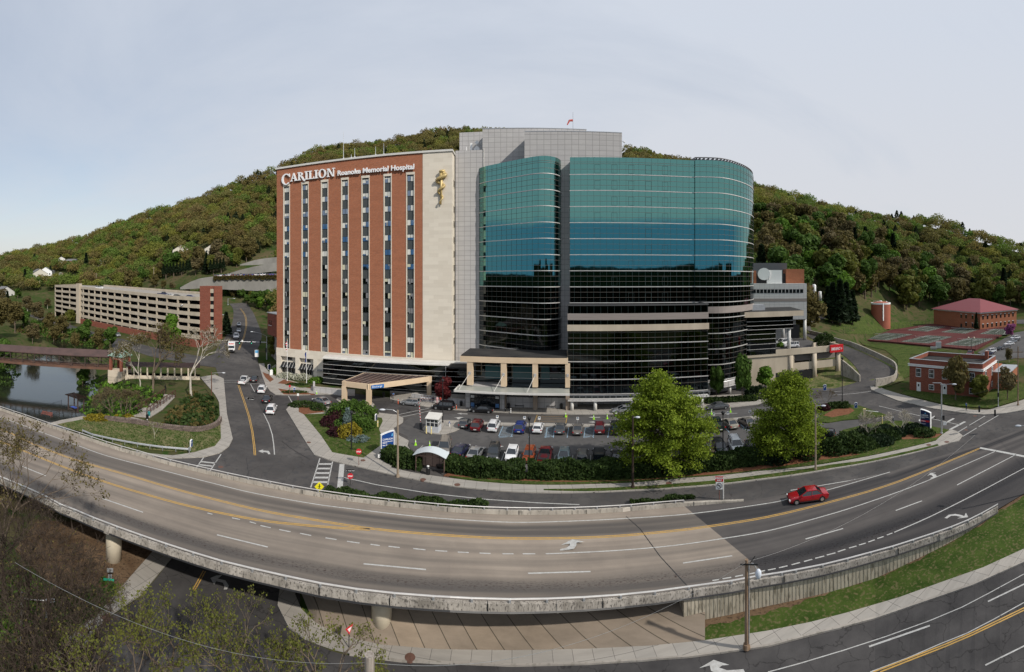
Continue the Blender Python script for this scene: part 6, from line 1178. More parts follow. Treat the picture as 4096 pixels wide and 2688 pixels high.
GL={'olive':leafmat('leaf_olive',(.075,.063,.020),(.165,.135,.045)),'brown':leafmat('leaf_brown',(.085,.068,.030),(.17,.138,.060)),'yg':leafmat('leaf_yellowgreen',(.075,.085,.014),(.17,.18,.035)),'green':leafmat('leaf_green',(.035,.07,.010),(.095,.17,.028)),'dark':leafmat('leaf_dark',(.008,.018,.007),(.025,.045,.017)),'bright':leafmat('leaf_bright',(.055,.12,.010),(.14,.26,.03)),'maroon':leafmat('leaf_maroon',(.022,.008,.010),(.065,.018,.022)),'pink':leafmat('leaf_pink',(.25,.06,.16),(.45,.15,.32)),'white':leafmat('leaf_white',(.35,.36,.26),(.6,.6,.5)),'hedge':leafmat('leaf_hedge',(.016,.034,.008),(.055,.09,.02)),'gold':leafmat('leaf_gold',(.16,.13,.01),(.32,.26,.03)),'blue':leafmat('leaf_blue',(.09,.13,.12),(.20,.26,.25)),'red':leafmat('leaf_red',(.08,.010,.012),(.16,.03,.03)),'grass':leafmat('leaf_ground',(.03,.06,.01),(.09,.13,.03))}
TP={}
def treeproto(kind,var):
    key=(kind,var)
    if key in TP: return TP[key]
    sd=hash(key)%1000 if 0 else (sum(map(ord,kind))*7+var*13)%997
    if kind=='dark':                  # conifer: tiers of drooping branches
        n=1500; z=NR.uniform(0,1,n)**.8; t=NR.uniform(0,2*PI,n); r=(1-z)*2.6*(.55+.45*np.abs(np.sin(z*37+t*.5)))*NR.uniform(.35,1,n)+.1
        P_=np.stack([r*np.cos(t),r*np.sin(t),1.5+z*11],1); me=quads('crown',*leaves(P_,.5,.5),GL['dark'],link=False); tm=trunk_mesh('trunk',11,.22,BARK,seed=sd)
    else:
        lob=broad_lobes(4.3,8.,7.2,16,sd); n={'brown':1500,'olive':2200}.get(kind,2600); P_,N_=lobepts(lob,n,.6,True); me=quads('crown',*leaves(P_,.34 if kind in('brown','olive') else .42,N=N_,j=.8),GL[kind],link=False); tm=trunk_mesh('trunk',7,.26,BARK if kind!='brown' else BARKP if var==1 else BARK,lob,seed=sd,nl=10)
    e=(me,tm); TP[key]=e; return e
TD={'olive':'olive budding tree','brown':'bare brown tree','yg':'yellow-green tree','green':'fresh green tree','dark':'dark evergreen tree','bright':'bright green tree','maroon':'dark maroon tree','pink':'pink blossoming tree','white':'white blossoming tree','red':'dark red maple tree'}
def tree(kind,p,s,label,group=None,name='tree',sx=1.,var=None):
    me,tm=treeproto(kind,R.randrange(3) if var is None else var); e=E(name,label,'tree',p,R.uniform(0,6.28),group); e.scale=(s*sx,s*sx,s)
    for n_,m_ in (('crown',me),('trunk',tm)): o=bpy.data.objects.new(n_,m_); COL.objects.link(o); setp(o,e)
    return e
def inpoly(x,y,pl):
    c=False; j=len(pl)-1
    for i in range(len(pl)):
        if (pl[i][1]>y)!=(pl[j][1]>y) and x<(pl[j][0]-pl[i][0])*(y-pl[i][1])/(pl[j][1]-pl[i][1])+pl[i][0]: c=not c
        j=i
    return c
EXC=[[(540,1125),(900,1105),(1120,1000),(1120,1230),(700,1240),(540,1170)],[(3200,1120),(3290,1120),(3340,1215),(3420,1230),(3500,1180),(3600,1190),(3640,1300),(3400,1370),(3200,1330)],[(3640,1235),(4100,1235),(4100,1700),(3640,1700)],[(-300,1165),(200,1165),(700,1180),(700,1500),(-300,1500)],[(120,1110),(330,1105),(330,1135),(120,1135)],[(225,1060),(310,1045),(310,1078),(225,1078)],[(700,1014),(880,1008),(880,1024),(700,1028)]]
def fcls(x,d,rd):
    r=R.random(); g=math.sin(x*.011+d*.02)+math.sin(x*.031-d*.043); t=(d-250)/350
    if x<700: w=[('olive',3),('brown',1.2),('yg',2.4+g),('green',2.2+g),('dark',.3),('bright',.9)]
    elif x<2000: w=[('olive',4),('brown',1.6+1.6*t),('yg',2+g-t),('green',1+.5*g),('dark',.45+.4*t),('bright',.3)]
    elif x<3000: w=[('olive',4),('brown',2),('yg',1.5),('green',.6),('dark',.8)]
    else: w=[('olive',2.6),('brown',1.),('yg',2.8+g),('green',3+g),('dark',.7),('bright',.9+.5*g)]
    tot=sum(max(.1,b) for a,b in w); r*=tot
    for a,b in w:
        r-=max(.1,b)
        if r<=0: return a
    return 'olive'
FM=leafmat('forest_leaves',(.78,.78,.78),(1.22,1.22,1.22),tr=.42); nt_=FM.node_tree; rp_=[n for n in nt_.nodes if n.type=='VALTORGB'][0]; ml_=nt_.nodes.new('ShaderNodeMixRGB'); ml_.blend_type='MULTIPLY'; ml_.inputs[0].default_value=1; at_=nt_.nodes.new('ShaderNodeAttribute'); at_.attribute_name='tint'
for l in list(rp_.outputs[0].links): nt_.links.new(ml_.outputs[0],l.to_socket)
nt_.links.new(rp_.outputs[0],ml_.inputs[1]); nt_.links.new(at_.outputs[0],ml_.inputs[2])
FP=[]; step=9.4
for ix in range(-66,67):
    for iy in range(4,73):
        X=ix*step+R.uniform(-4,4); Y=iy*step+R.uniform(-4,4); d=math.hypot(X,Y)
        if d<150 or d>680: continue
        x=CX+F*math.atan2(X,Y)
        if x<-60 or x>4150: continue
        z=terrain(X,Y)
        if z<(2. if x>3560 else 4.5): continue
        px,py=proj((X,Y,z)); tx,ty=proj((X,Y,z+13))
        if 1125<x<2990 and ty>(660 if x<1830 else 560 if x<2500 else 690): continue
        if 700<x<1110 and d>170 and d<262: continue
        if any(inpoly(px,py,e) for e in EXC): continue
        i=0
        rd=float(np.interp(x,[c[0] for c in TC],[c[1][-1][0] for c in TC]))
        if d>rd+8: continue
        FP.append((d,X,Y,z,x,fcls(x,d,rd)))
FP.sort(); NI=200; hidden=0
names_={'olive':'olive-brown budding tree','brown':'bare greyish brown tree','yg':'yellow-green leafing tree','green':'fresh green tree','dark':'dark evergreen','bright':'vivid green tree'}
cnt=0; rest=[]
for (d,X,Y,z,x,k) in FP:
    if cnt<NI and (x<1100 or x>3020): side='left of the brick tower' if x<1100 else 'right of the glass tower'; tree(k,(X,Y,z-.3),R.uniform(1.1,1.7)*(1.15 if x>3000 else 1),names_[k]+' low on the wooded hill '+side,names_[k]+'s at the hill foot '+('left' if x<1100 else 'right'),'hillside_tree',R.uniform(.9,1.2)); cnt+=1
    else: rest.append((d,X,Y,z,x,k))
BC={'olive':(.190,.168,.050),'brown':(.185,.150,.055),'yg':(.195,.205,.042),'green':(.135,.190,.038),'dark':(.030,.045,.018),'bright':(.135,.205,.035)}; C_=[];U_=[];V_=[];MI=[]
for (d,X,Y,z,x,k) in rest:
    n=int(np.interp(d,[200,600],[700,380])); s=R.choice([.75,.9,1.,1.1,1.2,1.45]); r=5.9*s
    if k=='dark':
        zz_=NR.uniform(0,1,n); t=NR.uniform(0,2*PI,n); rr=(1-zz_)**.7*3.4*s*NR.uniform(.4,1,n); P_=np.stack([rr*np.cos(t),rr*np.sin(t),2+zz_*9*s],1)
    else:
        dd=rdir(n); dd[:,2]=np.abs(dd[:,2])*1.1-.25; P_=dd*NR.uniform(.6,1.08,(n,1))*np.array([r,r,r*.9])+np.array([0,0,5.6*s])
        P_+= (np.sin(P_[:,[1,2,0]]*1.0+X)*.9)
    sz=np.interp(d,[200,600],[.40,.60])*(.85 if k=='brown' else 1.)
    c,u,v=leaves(P_+np.array([X,Y,z]),sz,N=None if k=='dark' else dd,j=1.3); C_.append(c);U_.append(u);V_.append(v); MI.append(np.tile(np.array(BC[k])*R.uniform(.82,1.2)*np.array([R.uniform(.9,1.1),1,R.uniform(.9,1.1)]),(n,1)))
fo=quads('forest',np.concatenate(C_),np.concatenate(U_),np.concatenate(V_),FM,col=np.concatenate(MI)); tag(fo,'dense spring forest in olive, brown and green covering the long hill','forest',kind='stuff')
print('forest trees',len(rest),cnt)
# trunks inside the forest edge
# ---- shrubs and hedges
def shrub(kind,p,rx,ry,h,label,name='shrub',n=None,size=.16,cat='shrub',group=None,rz=0.):
    n=n or int(260*max(1,rx*ry*h)**.7); d=rdir(n); d[:,2]=np.abs(d[:,2]); P_=d*NR.uniform(.72,1.03,(n,1))*np.array([rx,ry,h]); P_*=1+.08*np.sin(P_[:,[1,2,0]]*3)
    e=quads(name,*leaves(P_,size),GL[kind]); e.location=p; e.rotation_euler=(0,0,rz); tag(e,label,cat,group); return e
def hedge(px0,z,hgt,wd,label,kind='hedge',name='hedge',dens_=70,size=.17,bump_=.42):
    w=[P(x,y,z) for x,y in dens(px0,15)]; Ps=[]
    for a,b in zip(w[:-1],w[1:]):
        l=(b-a).length; n=int(l*dens_*(wd+2*hgt)); t=NR.uniform(0,1,(n,1)); q=NR.uniform(0,wd+2*hgt,n); A=np.array(a)+t*np.array(b-a); dr=(b-a).normalized(); pr=np.array([-dr.y,dr.x,0])
        y_=np.where(q<hgt,-wd/2,np.where(q<hgt+wd,q-hgt-wd/2,wd/2)); z_=np.where(q<hgt,q,np.where(q<hgt+wd,hgt,q-hgt-wd)); A=A+y_[:,None]*pr*NR.uniform(.85,1.05,(n,1)); A[:,2]+=z_*NR.uniform(.9,1.0,n)
        ph=A[:,0]*1.1+A[:,1]*.7; A[:,2]+=np.sin(ph)*bump_*.5+np.sin(ph*2.3+1)*bump_*.3; A+=pr*(np.sin(ph*1.3)*.15)[:,None]; Ps.append(A)
    c,u,v=leaves(np.concatenate(Ps),size); k=0
    core=MB(); 
    for a,b in zip(w[:-1],w[1:]): m_=(a+b)/2; core.obox((m_.x,m_.y),((b-a).x,(b-a).y),(b-a).length/2,wd/2-.28,z,z+hgt-.3)
    e=quads(name,c,u,v,GL[kind]); tag(e,label,'hedge'); co_=core.build('hedge_branches',mat('hedge_core',(.02,.03,.01),.95),e); return e
hedge([(1690,1873),(1640,1866),(1578,1850),(1545,1832)],0,1.9,2.6,'rounded clipped hedge left of the bus shelter')
hedge([(1790,1880),(1850,1893),(1930,1903),(2020,1908),(2100,1909)],0,2.1,2.4,'long clipped hedge directly right of the bus shelter'); hedge([(2112,1909),(2250,1910),(2400,1908),(2520,1905),(2640,1898)],0,2.1,2.5,'long clipped hedge between the black lamp post and the left big tree')
hedge([(2650,1897),(2780,1885),(2900,1870),(3010,1856),(3100,1844)],0,2.1,2.6,'dark clipped hedge between the two big trees')
hedge([(1300,1965),(1400,1985),(1550,2005),(1750,2022),(1950,2032)],0.,.5,1.5,'low yew hedge squeezed along the far bridge parapet',dens_=55); hedge([(2520,2010),(2650,2003),(2780,1993)],0,.3,.6,'thin strip of ivy behind the end of the far parapet',dens_=60)
def S(X0,Y0,x,y,kind,rx,ry,h,label,**k): p=at(X0,Y0,x,y); u=Vector((p.x,p.y,0)).normalized(); return shrub(kind,p+u*ry*.8+Vector((0,0,.1)),rx,ry,h,label,rz=-th(X0+x/2.324),**k)
S(3072,1500,370,800,'hedge',2.2,2.2,2.1,'round dark bush right of the right big tree'); S(3072,1500,610,760,'hedge',2.6,2.4,2.2,'low round clipped bush left of the juniper bed'); S(3072,1500,770,735,'hedge',3.2,2.6,2.8,'large round clipped bush touching the juniper bed'); S(3072,1500,60,850,'dark',2.6,2.,1.8,'dark bush beneath the right big tree')
for i,(x,y,r) in enumerate(((930,700,2.2),(1040,670,2.6),(1120,620,2.5),(1180,590,2.2),(1000,600,2.2),(1080,560,2.))): S(3072,1500,x,y,'dark' if i%2 else 'hedge',r,r,1.1,'spreading blue-green juniper in the corner bed behind the hedge',size=.2,group='spreading junipers in the corner bed')
S(3072,1500,1350,560,'dark',2.6,1.8,1.5,'broad dark bush left of the right blue sign'); S(3072,1500,1450,590,'hedge',2.2,1.6,1.3,'dark bush at the foot of the right blue sign'); S(3072,1500,885,570,'dark',1.5,1.2,1.4,'small dark bush under the bare crape myrtle')
for x,y,lb in ((520,345,'dark purple bush left on the mulch island'),(600,320,'green bush behind on the mulch island'),(650,318,'round green bush in the middle of the mulch island'),(708,318,'round green bush right on the mulch island')): S(3072,1500,x,y,'maroon' if x==520 else 'hedge',1.5,1.2,1.3,lb)
for x,lb in ((1250,'first'),(1300,'second'),(1360,'third'),(1420,'fourth'),(1480,'fifth'),(1540,'sixth'),(1600,'seventh'),(1650,'eighth')): S(2300,1400,x,505-abs(x-1400)*.0-(x-1250)*.06,'hedge',1.4,1.2,1.2,lb+' round bush from the left below the rounded glass block',group='round bushes below the rounded glass block')
S(2300,1400,1700,460,'dark',3.4,2.4,2.6,'tall dark bush mass below the police car'); S(800,1300,960,775,'hedge',3.4,1.5,1.2,'long yellowish bush on the island nose'); S(800,1300,1100,805,'hedge',1.8,1.3,1.3,'round bush right of the long bush on the island nose')
S(800,1300,1410,890,'green',5.2,3.6,3.,'wide weeping green tree-shrub at the back of the island lawn'); S(800,1300,1285,890,'maroon',2.,1.6,1.6,'small reddish bush left of the wide green one'); S(800,1300,1230,960,'maroon',2.4,2.6,1.5,'long dark purple barberry bed on the island lawn'); S(800,1300,1290,1050,'maroon',2.2,2.0,1.3,'low dark purple bush at the front of the island bed')
S(800,1300,1430,1010,'green',4.,2.8,2.3,'green mounded bush behind the golden bush'); S(800,1300,1500,950,'hedge',2.2,1.6,1.2,'dark green bush at the right of the island bed'); S(800,1300,1395,1068,'gold',2.3,1.6,2.4,'golden yellow conical bush on the island lawn',size=.14); S(800,1300,1470,1100,'blue',2.2,1.5,.7,'low blue-grey creeping bush before the golden bush'); S(800,1300,1300,960,'hedge',1.5,1.2,1.,'small green mound between the purple bed and the blue spruce')
for x,y,w_,k,lb in ((800,500,2.8,'white','white-flowering bush under the left flagpole'),(950,515,3.4,'white','long white-flowering bush between the flagpoles'),(1090,545,2.4,'bright','bright green bush right of the right flagpole'),(695,455,1.5,'bright','round light green bush at the tower corner'),(700,425,1.2,'white','small white-flowering bush at the tower corner'),(900,570,3.0,'hedge','low green ground bush in the lobby lawn bed')): S(800,1300,x,y,k,w_,1.3,1.5 if x!=900 else .5,lb)
for x,y,lb in ((880,640,'row of small green bushes in the red bed by the drive entrance'),): S(800,1300,x,y,'hedge',3.4,.8,.6,lb)
S(3072,1100,520,905,'dark',2.4,2.,1.9,'dark bush left under the maroon tree on the ramp island'); S(3072,1100,590,900,'hedge',2.4,1.6,1.5,'green bush under the maroon tree'); S(3072,1100,720,880,'white',3.,1.6,1.9,'white-flowering bush right of the maroon tree'); S(3072,1100,790,865,'dark',1.2,1.,2.6,'upright dark evergreen bush by the ramp wall')
p=Q(3298,1355,131); shrub('hedge',(p.x,p.y,8.2),4.2,2.,3.4,'broad green bush on the ambulance deck planter')
S(0,1400,905,670,'gold',2.8,1.6,1.,'yellow-green juniper at the left end of the stone wall'); S(0,1400,1150,640,'gold',2.,1.,.6,'small yellow-green juniper before the footbridge')
# ground cover banks left
def bank(px,kinds,h,n,label,size=.3,name='undergrowth'):
    Ps=[]; xs=[p[0] for p in px]; ys=[p[1] for p in px]; mi=[]; k=0
    while k<n:
        x=R.uniform(min(xs),max(xs)); y=R.uniform(min(ys),max(ys))
        if not inpoly(x,y,px): continue
        g=G(x,y); hh=h*(.4+.6*abs(math.sin(x*.05+y*.04))); m_=22; d=rdir(m_); d[:,2]=abs(d[:,2]); Ps.append(np.array(g)+d*np.array([hh*.9,hh*.9,hh])*NR.uniform(.5,1,(m_,1))); mi+= [0 if R.random()<.6 else 1]*m_; k+=1
    o=quads(name,*leaves(np.concatenate(Ps),size),[GL[kinds[0]],GL[kinds[1]]],mi); tag(o,label,'undergrowth',kind='stuff'); return o
bank([(320,1540),(400,1500),(470,1530),(600,1560),(650,1600),(560,1650),(480,1690),(330,1650)],['bright','hedge'],1.5,230,'rank green undergrowth between the river and the steel footbridge')
bank([(640,1690),(720,1620),(780,1575),(850,1600),(868,1690),(800,1712),(730,1712)],['hedge','olive'],1.3,200,'tangled undergrowth in the hollow behind the stone wall')
bank([(100,1290),(250,1310),(420,1350),(440,1400),(300,1385),(150,1340),(60,1330)],['green','olive'],2.6,170,'green and brown undergrowth on the far river bank',.45)
bank([(-150,1440),(60,1440),(90,1480),(40,1560),(-150,1620)],['green','hedge'],2.6,120,'leafy bushes on the left river bank',.4)
bank([(100,2560),(180,2440),(330,2380),(430,2330),(470,2350),(400,2450),(300,2520),(200,2620),(120,2688),(40,2688)],['green','hedge'],.8,330,'green weeds on the slope beside the lower left pavement',.13)
bank([(-50,2300),(60,2290),(170,2380),(120,2600),(-50,2688)],['bright','hedge'],1.2,200,'green brush at the lower left edge of the picture',.18)
bank([(720,1160),(800,1162),(900,1168),(1000,1172),(1110,1178),(1110,1195),(1000,1185),(900,1178),(720,1172)],['green','yg'],1.6,130,'green planting along the foot of the long hillside wall',.4)
# ---- individual trees
def T(x,y,kind,s,label,sx=1.,d=None,group=None,z=None): p=G(x,y) if d is None else Q(x,y,d); tree(kind,(p.x,p.y,p.z-.2 if z is None else z),s,label,group,'tree',sx)
T(688,1398,'bright',1.15,'tall bright green tree in front of the garage right half',.85); T(905,1345,'dark',.8,'dark round magnolia tree at the kerb by the brick stair tower',1.3); T(660,1400,'maroon',.75,'dark maroon tree below the bright green tree',1.)
T(1092,1430,'yg',.62,'small bushy tree between the road sign and the brick tower',.9); T(2866,1607,'green',.72,'slender green tree left in front of the rounded glass block',.55); T(2968,1605,'green',.95,'tall narrow green tree right in front of the rounded glass block',.55)
T(3122,1492,'bright',.75,'bright green tree in front of the beige concrete wall',.8); T(3330,1470,'maroon',.68,'dark maroon tree under the emergency sign',1.1); T(1776,1612,'red',.52,'small dark red maple before the lobby wing',1.15); T(3060,1560,'bright',.5,'light green tree mass behind the right big tree',1.2)
T(3905,1306,'dark',.75,'dark conifer at the corner of the red-roofed building',.8,d=232,z=.2); T(4045,1350,'pink',.55,'pink blossoming tree by the courts car park',1.2); T(3920,1600,'yg',.5,'scrubby green tree at the corner of the brick office',1.2); T(3822,1602,'olive',.9,'thin brown-leaved tree in front of the brick office',.85)
T(4030,1600,'brown',.7,'bare tree right of the brick office',.9); T(4036,1450,'brown',.45,'small budding tree in the courts car park',.8)
for x,y,s,k,lb in ((3330,1292,1.35,'dark','left pine of the pine clump above the ramp'),(3360,1300,1.5,'dark','front pine of the pine clump above the ramp'),(3385,1290,1.4,'dark','right pine of the pine clump above the ramp'),(3410,1298,1.2,'dark','small pine at the right of the pine clump'),(3312,1270,1.1,'dark','back pine of the pine clump above the ramp'),(3245,1270,.6,'maroon','small maroon tree beside the grey panelled building'),(3245,1235,.5,'brown','small brown tree by the ramp top')): T(x,y,k,s,lb,1.2 if k=='dark' else 1.)
for x,y,s,k,lb in ((60,1330,1.5,'olive','big olive tree on the left river bank'),(-10,1360,1.6,'olive','big olive tree at the very left edge by the covered bridge'),(150,1290,1.2,'brown','pale brown bare tree on the far river bank'),(110,1250,1.2,'brown','reddish bare tree left of the garage'),(30,1240,1.2,'dark','dark evergreen at the far left river bank'),(250,1345,1.,'olive','olive tree below the garage road'),(340,1375,1.,'green','green tree below the garage road'),(300,1400,.7,'olive','brown brush tree by the creek'),(400,1395,.85,'olive','olive tree left of the bridge tower'),(440,1400,.8,'green','green tree touching the bridge tower'),(20,1470,.9,'green','green tree on the left bank beneath the covered bridge'),(190,1235,.8,'brown','small bare tree left of the garage corner'),(340,1540,.5,'brown','small bare bush-tree at the waterside'),(350,1290,.6,'olive','young olive tree by the garage wall')): T(x,y,k,s,lb)
for i,(x,y,k,s) in enumerate(((560,1118,'dark',1.),(345,1095,'dark',1.7),(100,1140,'dark',1.3),(505,1112,'green',1.),(560,1135,'green',1.2),(620,1150,'olive',.9),(655,1160,'olive',.6),(690,1165,'brown',.6),(725,1180,'green',.5),(750,1185,'olive',.5),(300,1090,'white',.6),(270,1085,'green',.8),(180,1065,'yg',.9),(240,1110,'white',.5),(420,1095,'dark',1.),(610,1130,'yg',.7))): T(x,y,k,s,TD[k]+' '+['beyond the garage roof','rising dark and tall above the garage','beside the cream house','behind the garage roof centre','right of the roadside poles','in the verge above the garage','small, by the terrace road','thin, by the terrace road','on the terrace bank','at the terrace corner','with pale blossom above the garage','left of the pale blossom tree','by the ranch house','next to the cream house','low and wide above the garage','on the lawn above the garage'][i])
for x,y,k,s,lb in ((30,1285,'olive',1.3,'olive tree on the far left river bank above the covered bridge'),(95,1310,'green',1.,'green tree standing by the river bend'),(200,1320,'olive',.9,'olive tree on the bank below the garage left end'),(145,1345,'green',.8,'low green tree close above the covered bridge roof'),(215,1372,'olive',.8,'olive tree right at the creek mouth'),(5,1215,'brown',1.2,'pale bare tree near the grey-roofed river house'),(70,1195,'green',.8,'green tree right of the grey-roofed river house'),(280,1300,'yg',.8,'yellow-green tree under the garage stair pilaster'),(330,1555,'green',.55,'small green tree over the water before the bridge tower'),(1030,1235,'green',.9,'green tree on the bank left of the brick annex'),(1070,1225,'green',.85,'rounded green tree above the brick annex'),(130,1375,'brown',.8,'budding brown tree on the bank over the bridge middle')): T(x,y,k,s,lb,1.1)
for i in range(14): x=655+i*13; T(x+ (70 if i>8 else 0),1100-(i*2.0),'dark',.55,'dark screening cypress in the row above the terrace',1.1,d=275,group='screening cypresses above the terrace')
for i,(x,y,s) in enumerate(((905,1185,.5),(935,1190,.55),(965,1195,.6),(1000,1200,.5),(1040,1240,.65),(1085,1250,.75),(1098,1215,.7),(985,1215,.5))): T(x,y,['green','olive','green','yg','bright','green','bright','green'][i],s,['small green tree by the garage stair tower','olive tree right of the stair tower','green tree above the hill street bend','yellow-green tree in the small car park','bright tree beside the brick tower edge','green tree close to the brick annex','bright green tree on the car park bank','small tree in the car park verge'][i])
# the two big feathery trees
def bigtree(x,y,W,H,label,seed,n=17000):
    p=P(x,y); e=E('big_tree',label,'tree',p); rs=np.random.RandomState(seed); Pt=[]; b=MB(); b.tube((0,0,-.2),(0,0,H*.45),.3,.2,9,cap=False); b.tube((0,0,H*.45),(.3,0,H*.9),.2,.05,7,cap=False)
    nb=150
    for i in range(nb):
        f_=rs.uniform(.06,1); t=i*2.4+rs.uniform(-.3,.3); R_=W/2*(math.sin(PI*min(1,.18+f_*.80))**.55)*rs.uniform(.72,1.05)*(1-.42*f_**1.6); z0=H*(.10+.66*f_); z1=z0+H*rs.uniform(.02,.22)*(.35+f_)-(.9 if f_<.35 else 0)
        s=Vector((0,0,min(z0,H*.9))); q=Vector((R_*math.cos(t),R_*math.sin(t),max(1.7,z1))); m_=s.lerp(q,.5)+Vector((0,0,.5)); b.tube(s,m_,.08,.05,4,cap=False); b.tube(m_,q,.05,.015,3,cap=False)
        k=int(n/nb); tt=rs.uniform(.25,1.04,k)**.75; c=np.array(s)[None]*((1-tt)**2)[:,None]+np.array(m_)[None]*(2*tt*(1-tt))[:,None]+np.array(q)[None]*(tt**2)[:,None]
        spread=.35+.95*np.sin(np.clip(tt,0,1)*PI*.8)[:,None]; c+=rs.normal(size=(k,3))*np.array([.55,.55,.22])*spread; Pt.append(c)
    P_=np.concatenate(Pt); quads('crown',*leaves(P_,.12,.3),leafmat('leaf_feather',(.080,.125,.009),(.265,.345,.030),tr=.35) if 'leaf_feather' not in M else M['leaf_feather'],parent=e); b.build('trunk',BARK,e,smooth=True)
bigtree(2655,1886,16.,14.0,'left one of the two big feathery light green trees at the car park',5,62000); bigtree(3150,1832,12.4,13.2,'right one of the two big feathery light green trees at the car park',9,50000)
# branching bare trees: sycamores left, crape myrtles, foreground trees
def branchy(name,p,H,r,label,bark,lv=5,spread=.55,leaf=None,nleaf=0,lsz=.1,seed=1,multi=1,twig=.012,cat='tree',up=.25):
    rs=random.Random(seed); b=MB(); tips=[]
    def grow(a,d,l,r_,k):
        n=2; p0=a
        for i in range(n):
            d=(d+Vector((rs.uniform(-1,1),rs.uniform(-1,1),rs.uniform(-.5,1)*up))*.22).normalized(); p1=p0+d*l/n; b.tube(p0,p1,r_*(1-i*.2),r_*(1-(i+1)*.2),5 if k>2 else 3,cap=False); p0=p1
            if k<=2: tips.append(p1)
        if k==0: return
        for j in range(rs.choice([2,3,3]) if k>1 else 3):
            ax=d.orthogonal().normalized(); q=Matrix.Rotation(rs.uniform(0,2*PI),3,d)@ax; nd_=(d+q*rs.uniform(spread*.6,spread*1.5)+Vector((0,0,up*.3))).normalized(); grow(p0,nd_,l*rs.uniform(.62,.82),max(twig,r_*.58),k-1)
    for m_ in range(multi): 
        dd=Vector((rs.uniform(-.5,.5),rs.uniform(-.5,.5),1)).normalized() if multi>1 else Vector((0,0,1)); grow(Vector((0,0,-.3)),dd,H*.33,r,lv)
    e=E(name,label,cat,p,0); b.build('trunk',bark,e,smooth=True)
    if leaf:
        T_=np.array([tips[rs.randrange(len(tips))] for _ in range(nleaf)])+NR.normal(size=(nleaf,3))*lsz*2.2; quads('crown',*leaves(T_,lsz),GL[leaf],parent=e)
    return e
branchy('sycamore_tree',G(765,1590),17,.36,'tall white-barked sycamore standing in the hollow left of the street',BARKP,6,.6,'brown',900,.12,seed=3,twig=.04)
branchy('sycamore_tree',G(610,1570),15,.40,'ivy-trunked bare tree in front of the covered walkway',BARK,6,.55,'olive',2600,.14,seed=8,twig=.035); branchy('sycamore_tree',G(560,1560),13,.2,'thinner bare tree left of the ivy-trunked tree',BARKP,6,.5,'olive',2200,.13,seed=12,twig=.03)
branchy('bare_tree',G(450,1665),6.2,.10,'brown bare multi-stem tree left of the steel footbridge',BARK,5,.5,'brown',2600,.07,seed=21,multi=5,twig=.02); branchy('bare_tree',G(502,1668),5.8,.10,'brown bare multi-stem tree touching the steel footbridge',BARK,5,.5,'brown',2400,.07,seed=22,multi=5,twig=.02)
branchy('crape_myrtle',P(3478,1745),4.6,.06,'bare pinkish crape myrtle left in the juniper bed',BARKP,5,.45,'brown',500,.05,seed=31,multi=5,twig=.016); branchy('crape_myrtle',P(3603,1735),4.6,.06,'bare pinkish crape myrtle left of the right blue sign',BARKP,5,.45,'brown',500,.05,seed=33,multi=5,twig=.016); branchy('crape_myrtle',P(3312,1628),4.2,.05,'small bare tree on the mulch island',BARK,4,.45,'brown',300,.05,seed=35,multi=2,twig=.02)
branchy('young_tree',G(619,1757),3.6,.05,'slender young tree with pale leaves on the patchy lawn',BARKP,4,.4,'yg',260,.06,seed=41,twig=.012); shrub('blue',P(1388,1728)+Vector((0,0,.1)),.9,.9,4.2,'slim blue spruce between the green bushes on the island',name='blue_spruce',cat='tree',n=700)
# foreground trees whose tops reach into the bottom of the picture
def fg(x,ytop,d,H,label,leaf,nl,seed,bark=BARK,lv=6,lsz=.055,sp=.6,multi=1,r=.16,twig=.008): 
    p=Q(x,ytop,d); branchy('foreground_tree',(p.x,p.y,p.z-H),H,r,label,bark,lv,sp,leaf,nl,lsz,seed,multi=multi,twig=twig)
BKD=mat('dark_bark',(.035,.026,.020),.9,(.095,.072,.056),2.)
fg(690,2290,27.,9.0,'leafing tree in the left foreground whose crown covers the lower street','yg',1700,51); fg(500,2440,25,8.,'leafing foreground tree left of the tallest leafing one','yg',1300,52); fg(880,2490,24,7,'leafing foreground tree right of the tallest leafing one','yg',1500,53); fg(1100,2520,24.5,7,'leafing foreground tree before the slope paving','yg',1400,54); fg(1290,2560,23.5,6.,'rightmost small leafing foreground tree','yg',1500,55); fg(330,2500,24,7,'leafing foreground tree nearest the lower left pavement','yg',1000,56)
fg(85,2070,33,12.,'tangled bare brown tree in the lower left corner','olive',450,61,BKD,7,.05,.7,2,.2,.012); fg(20,1700,36,14,'leafy budding tree at the left edge in front of the bridge','olive',3400,62,BARK,7,.07,.6,1,.2,.012); fg(170,2190,30,9,'bare brown tangled tree beside the left bridge pier','olive',450,63,BKD,7,.05,.75,2,.15,.012); fg(120,2440,26,8,'dark bare brush tree low in the lower left corner','olive',450,66,BKD,7,.05,.8,3,.12,.009); fg(250,2250,31,8,'bare brown brush tree left of the round pier','olive',450,67,BKD,6,.05,.8,2,.12,.012); fg(200,2330,28,8,'low dark tangle of bare branches before the bridge pier','olive',450,68,BKD,7,.05,.8,3,.12,.010); fg(-20,2560,25,8,'dense dark bare thicket in the bottom left corner','olive',450,69,BKD,7,.05,.8,3,.12,.009); fg(60,2330,27,9,'bare vine-covered tree at the lower left','olive',450,64,BKD,7,.05,.75,2,.15,.010); fg(-60,2000,32,11,'bare brown tree cut by the left edge','olive',450,65,BKD,7,.05,.7,2,.2,.012)
bank([(880,1098),(960,1094),(1110,1086),(1110,1094),(960,1100),(880,1103)],['hedge','green'],1.2,90,'clipped green planting behind the cars on the long hillside wall',.35)
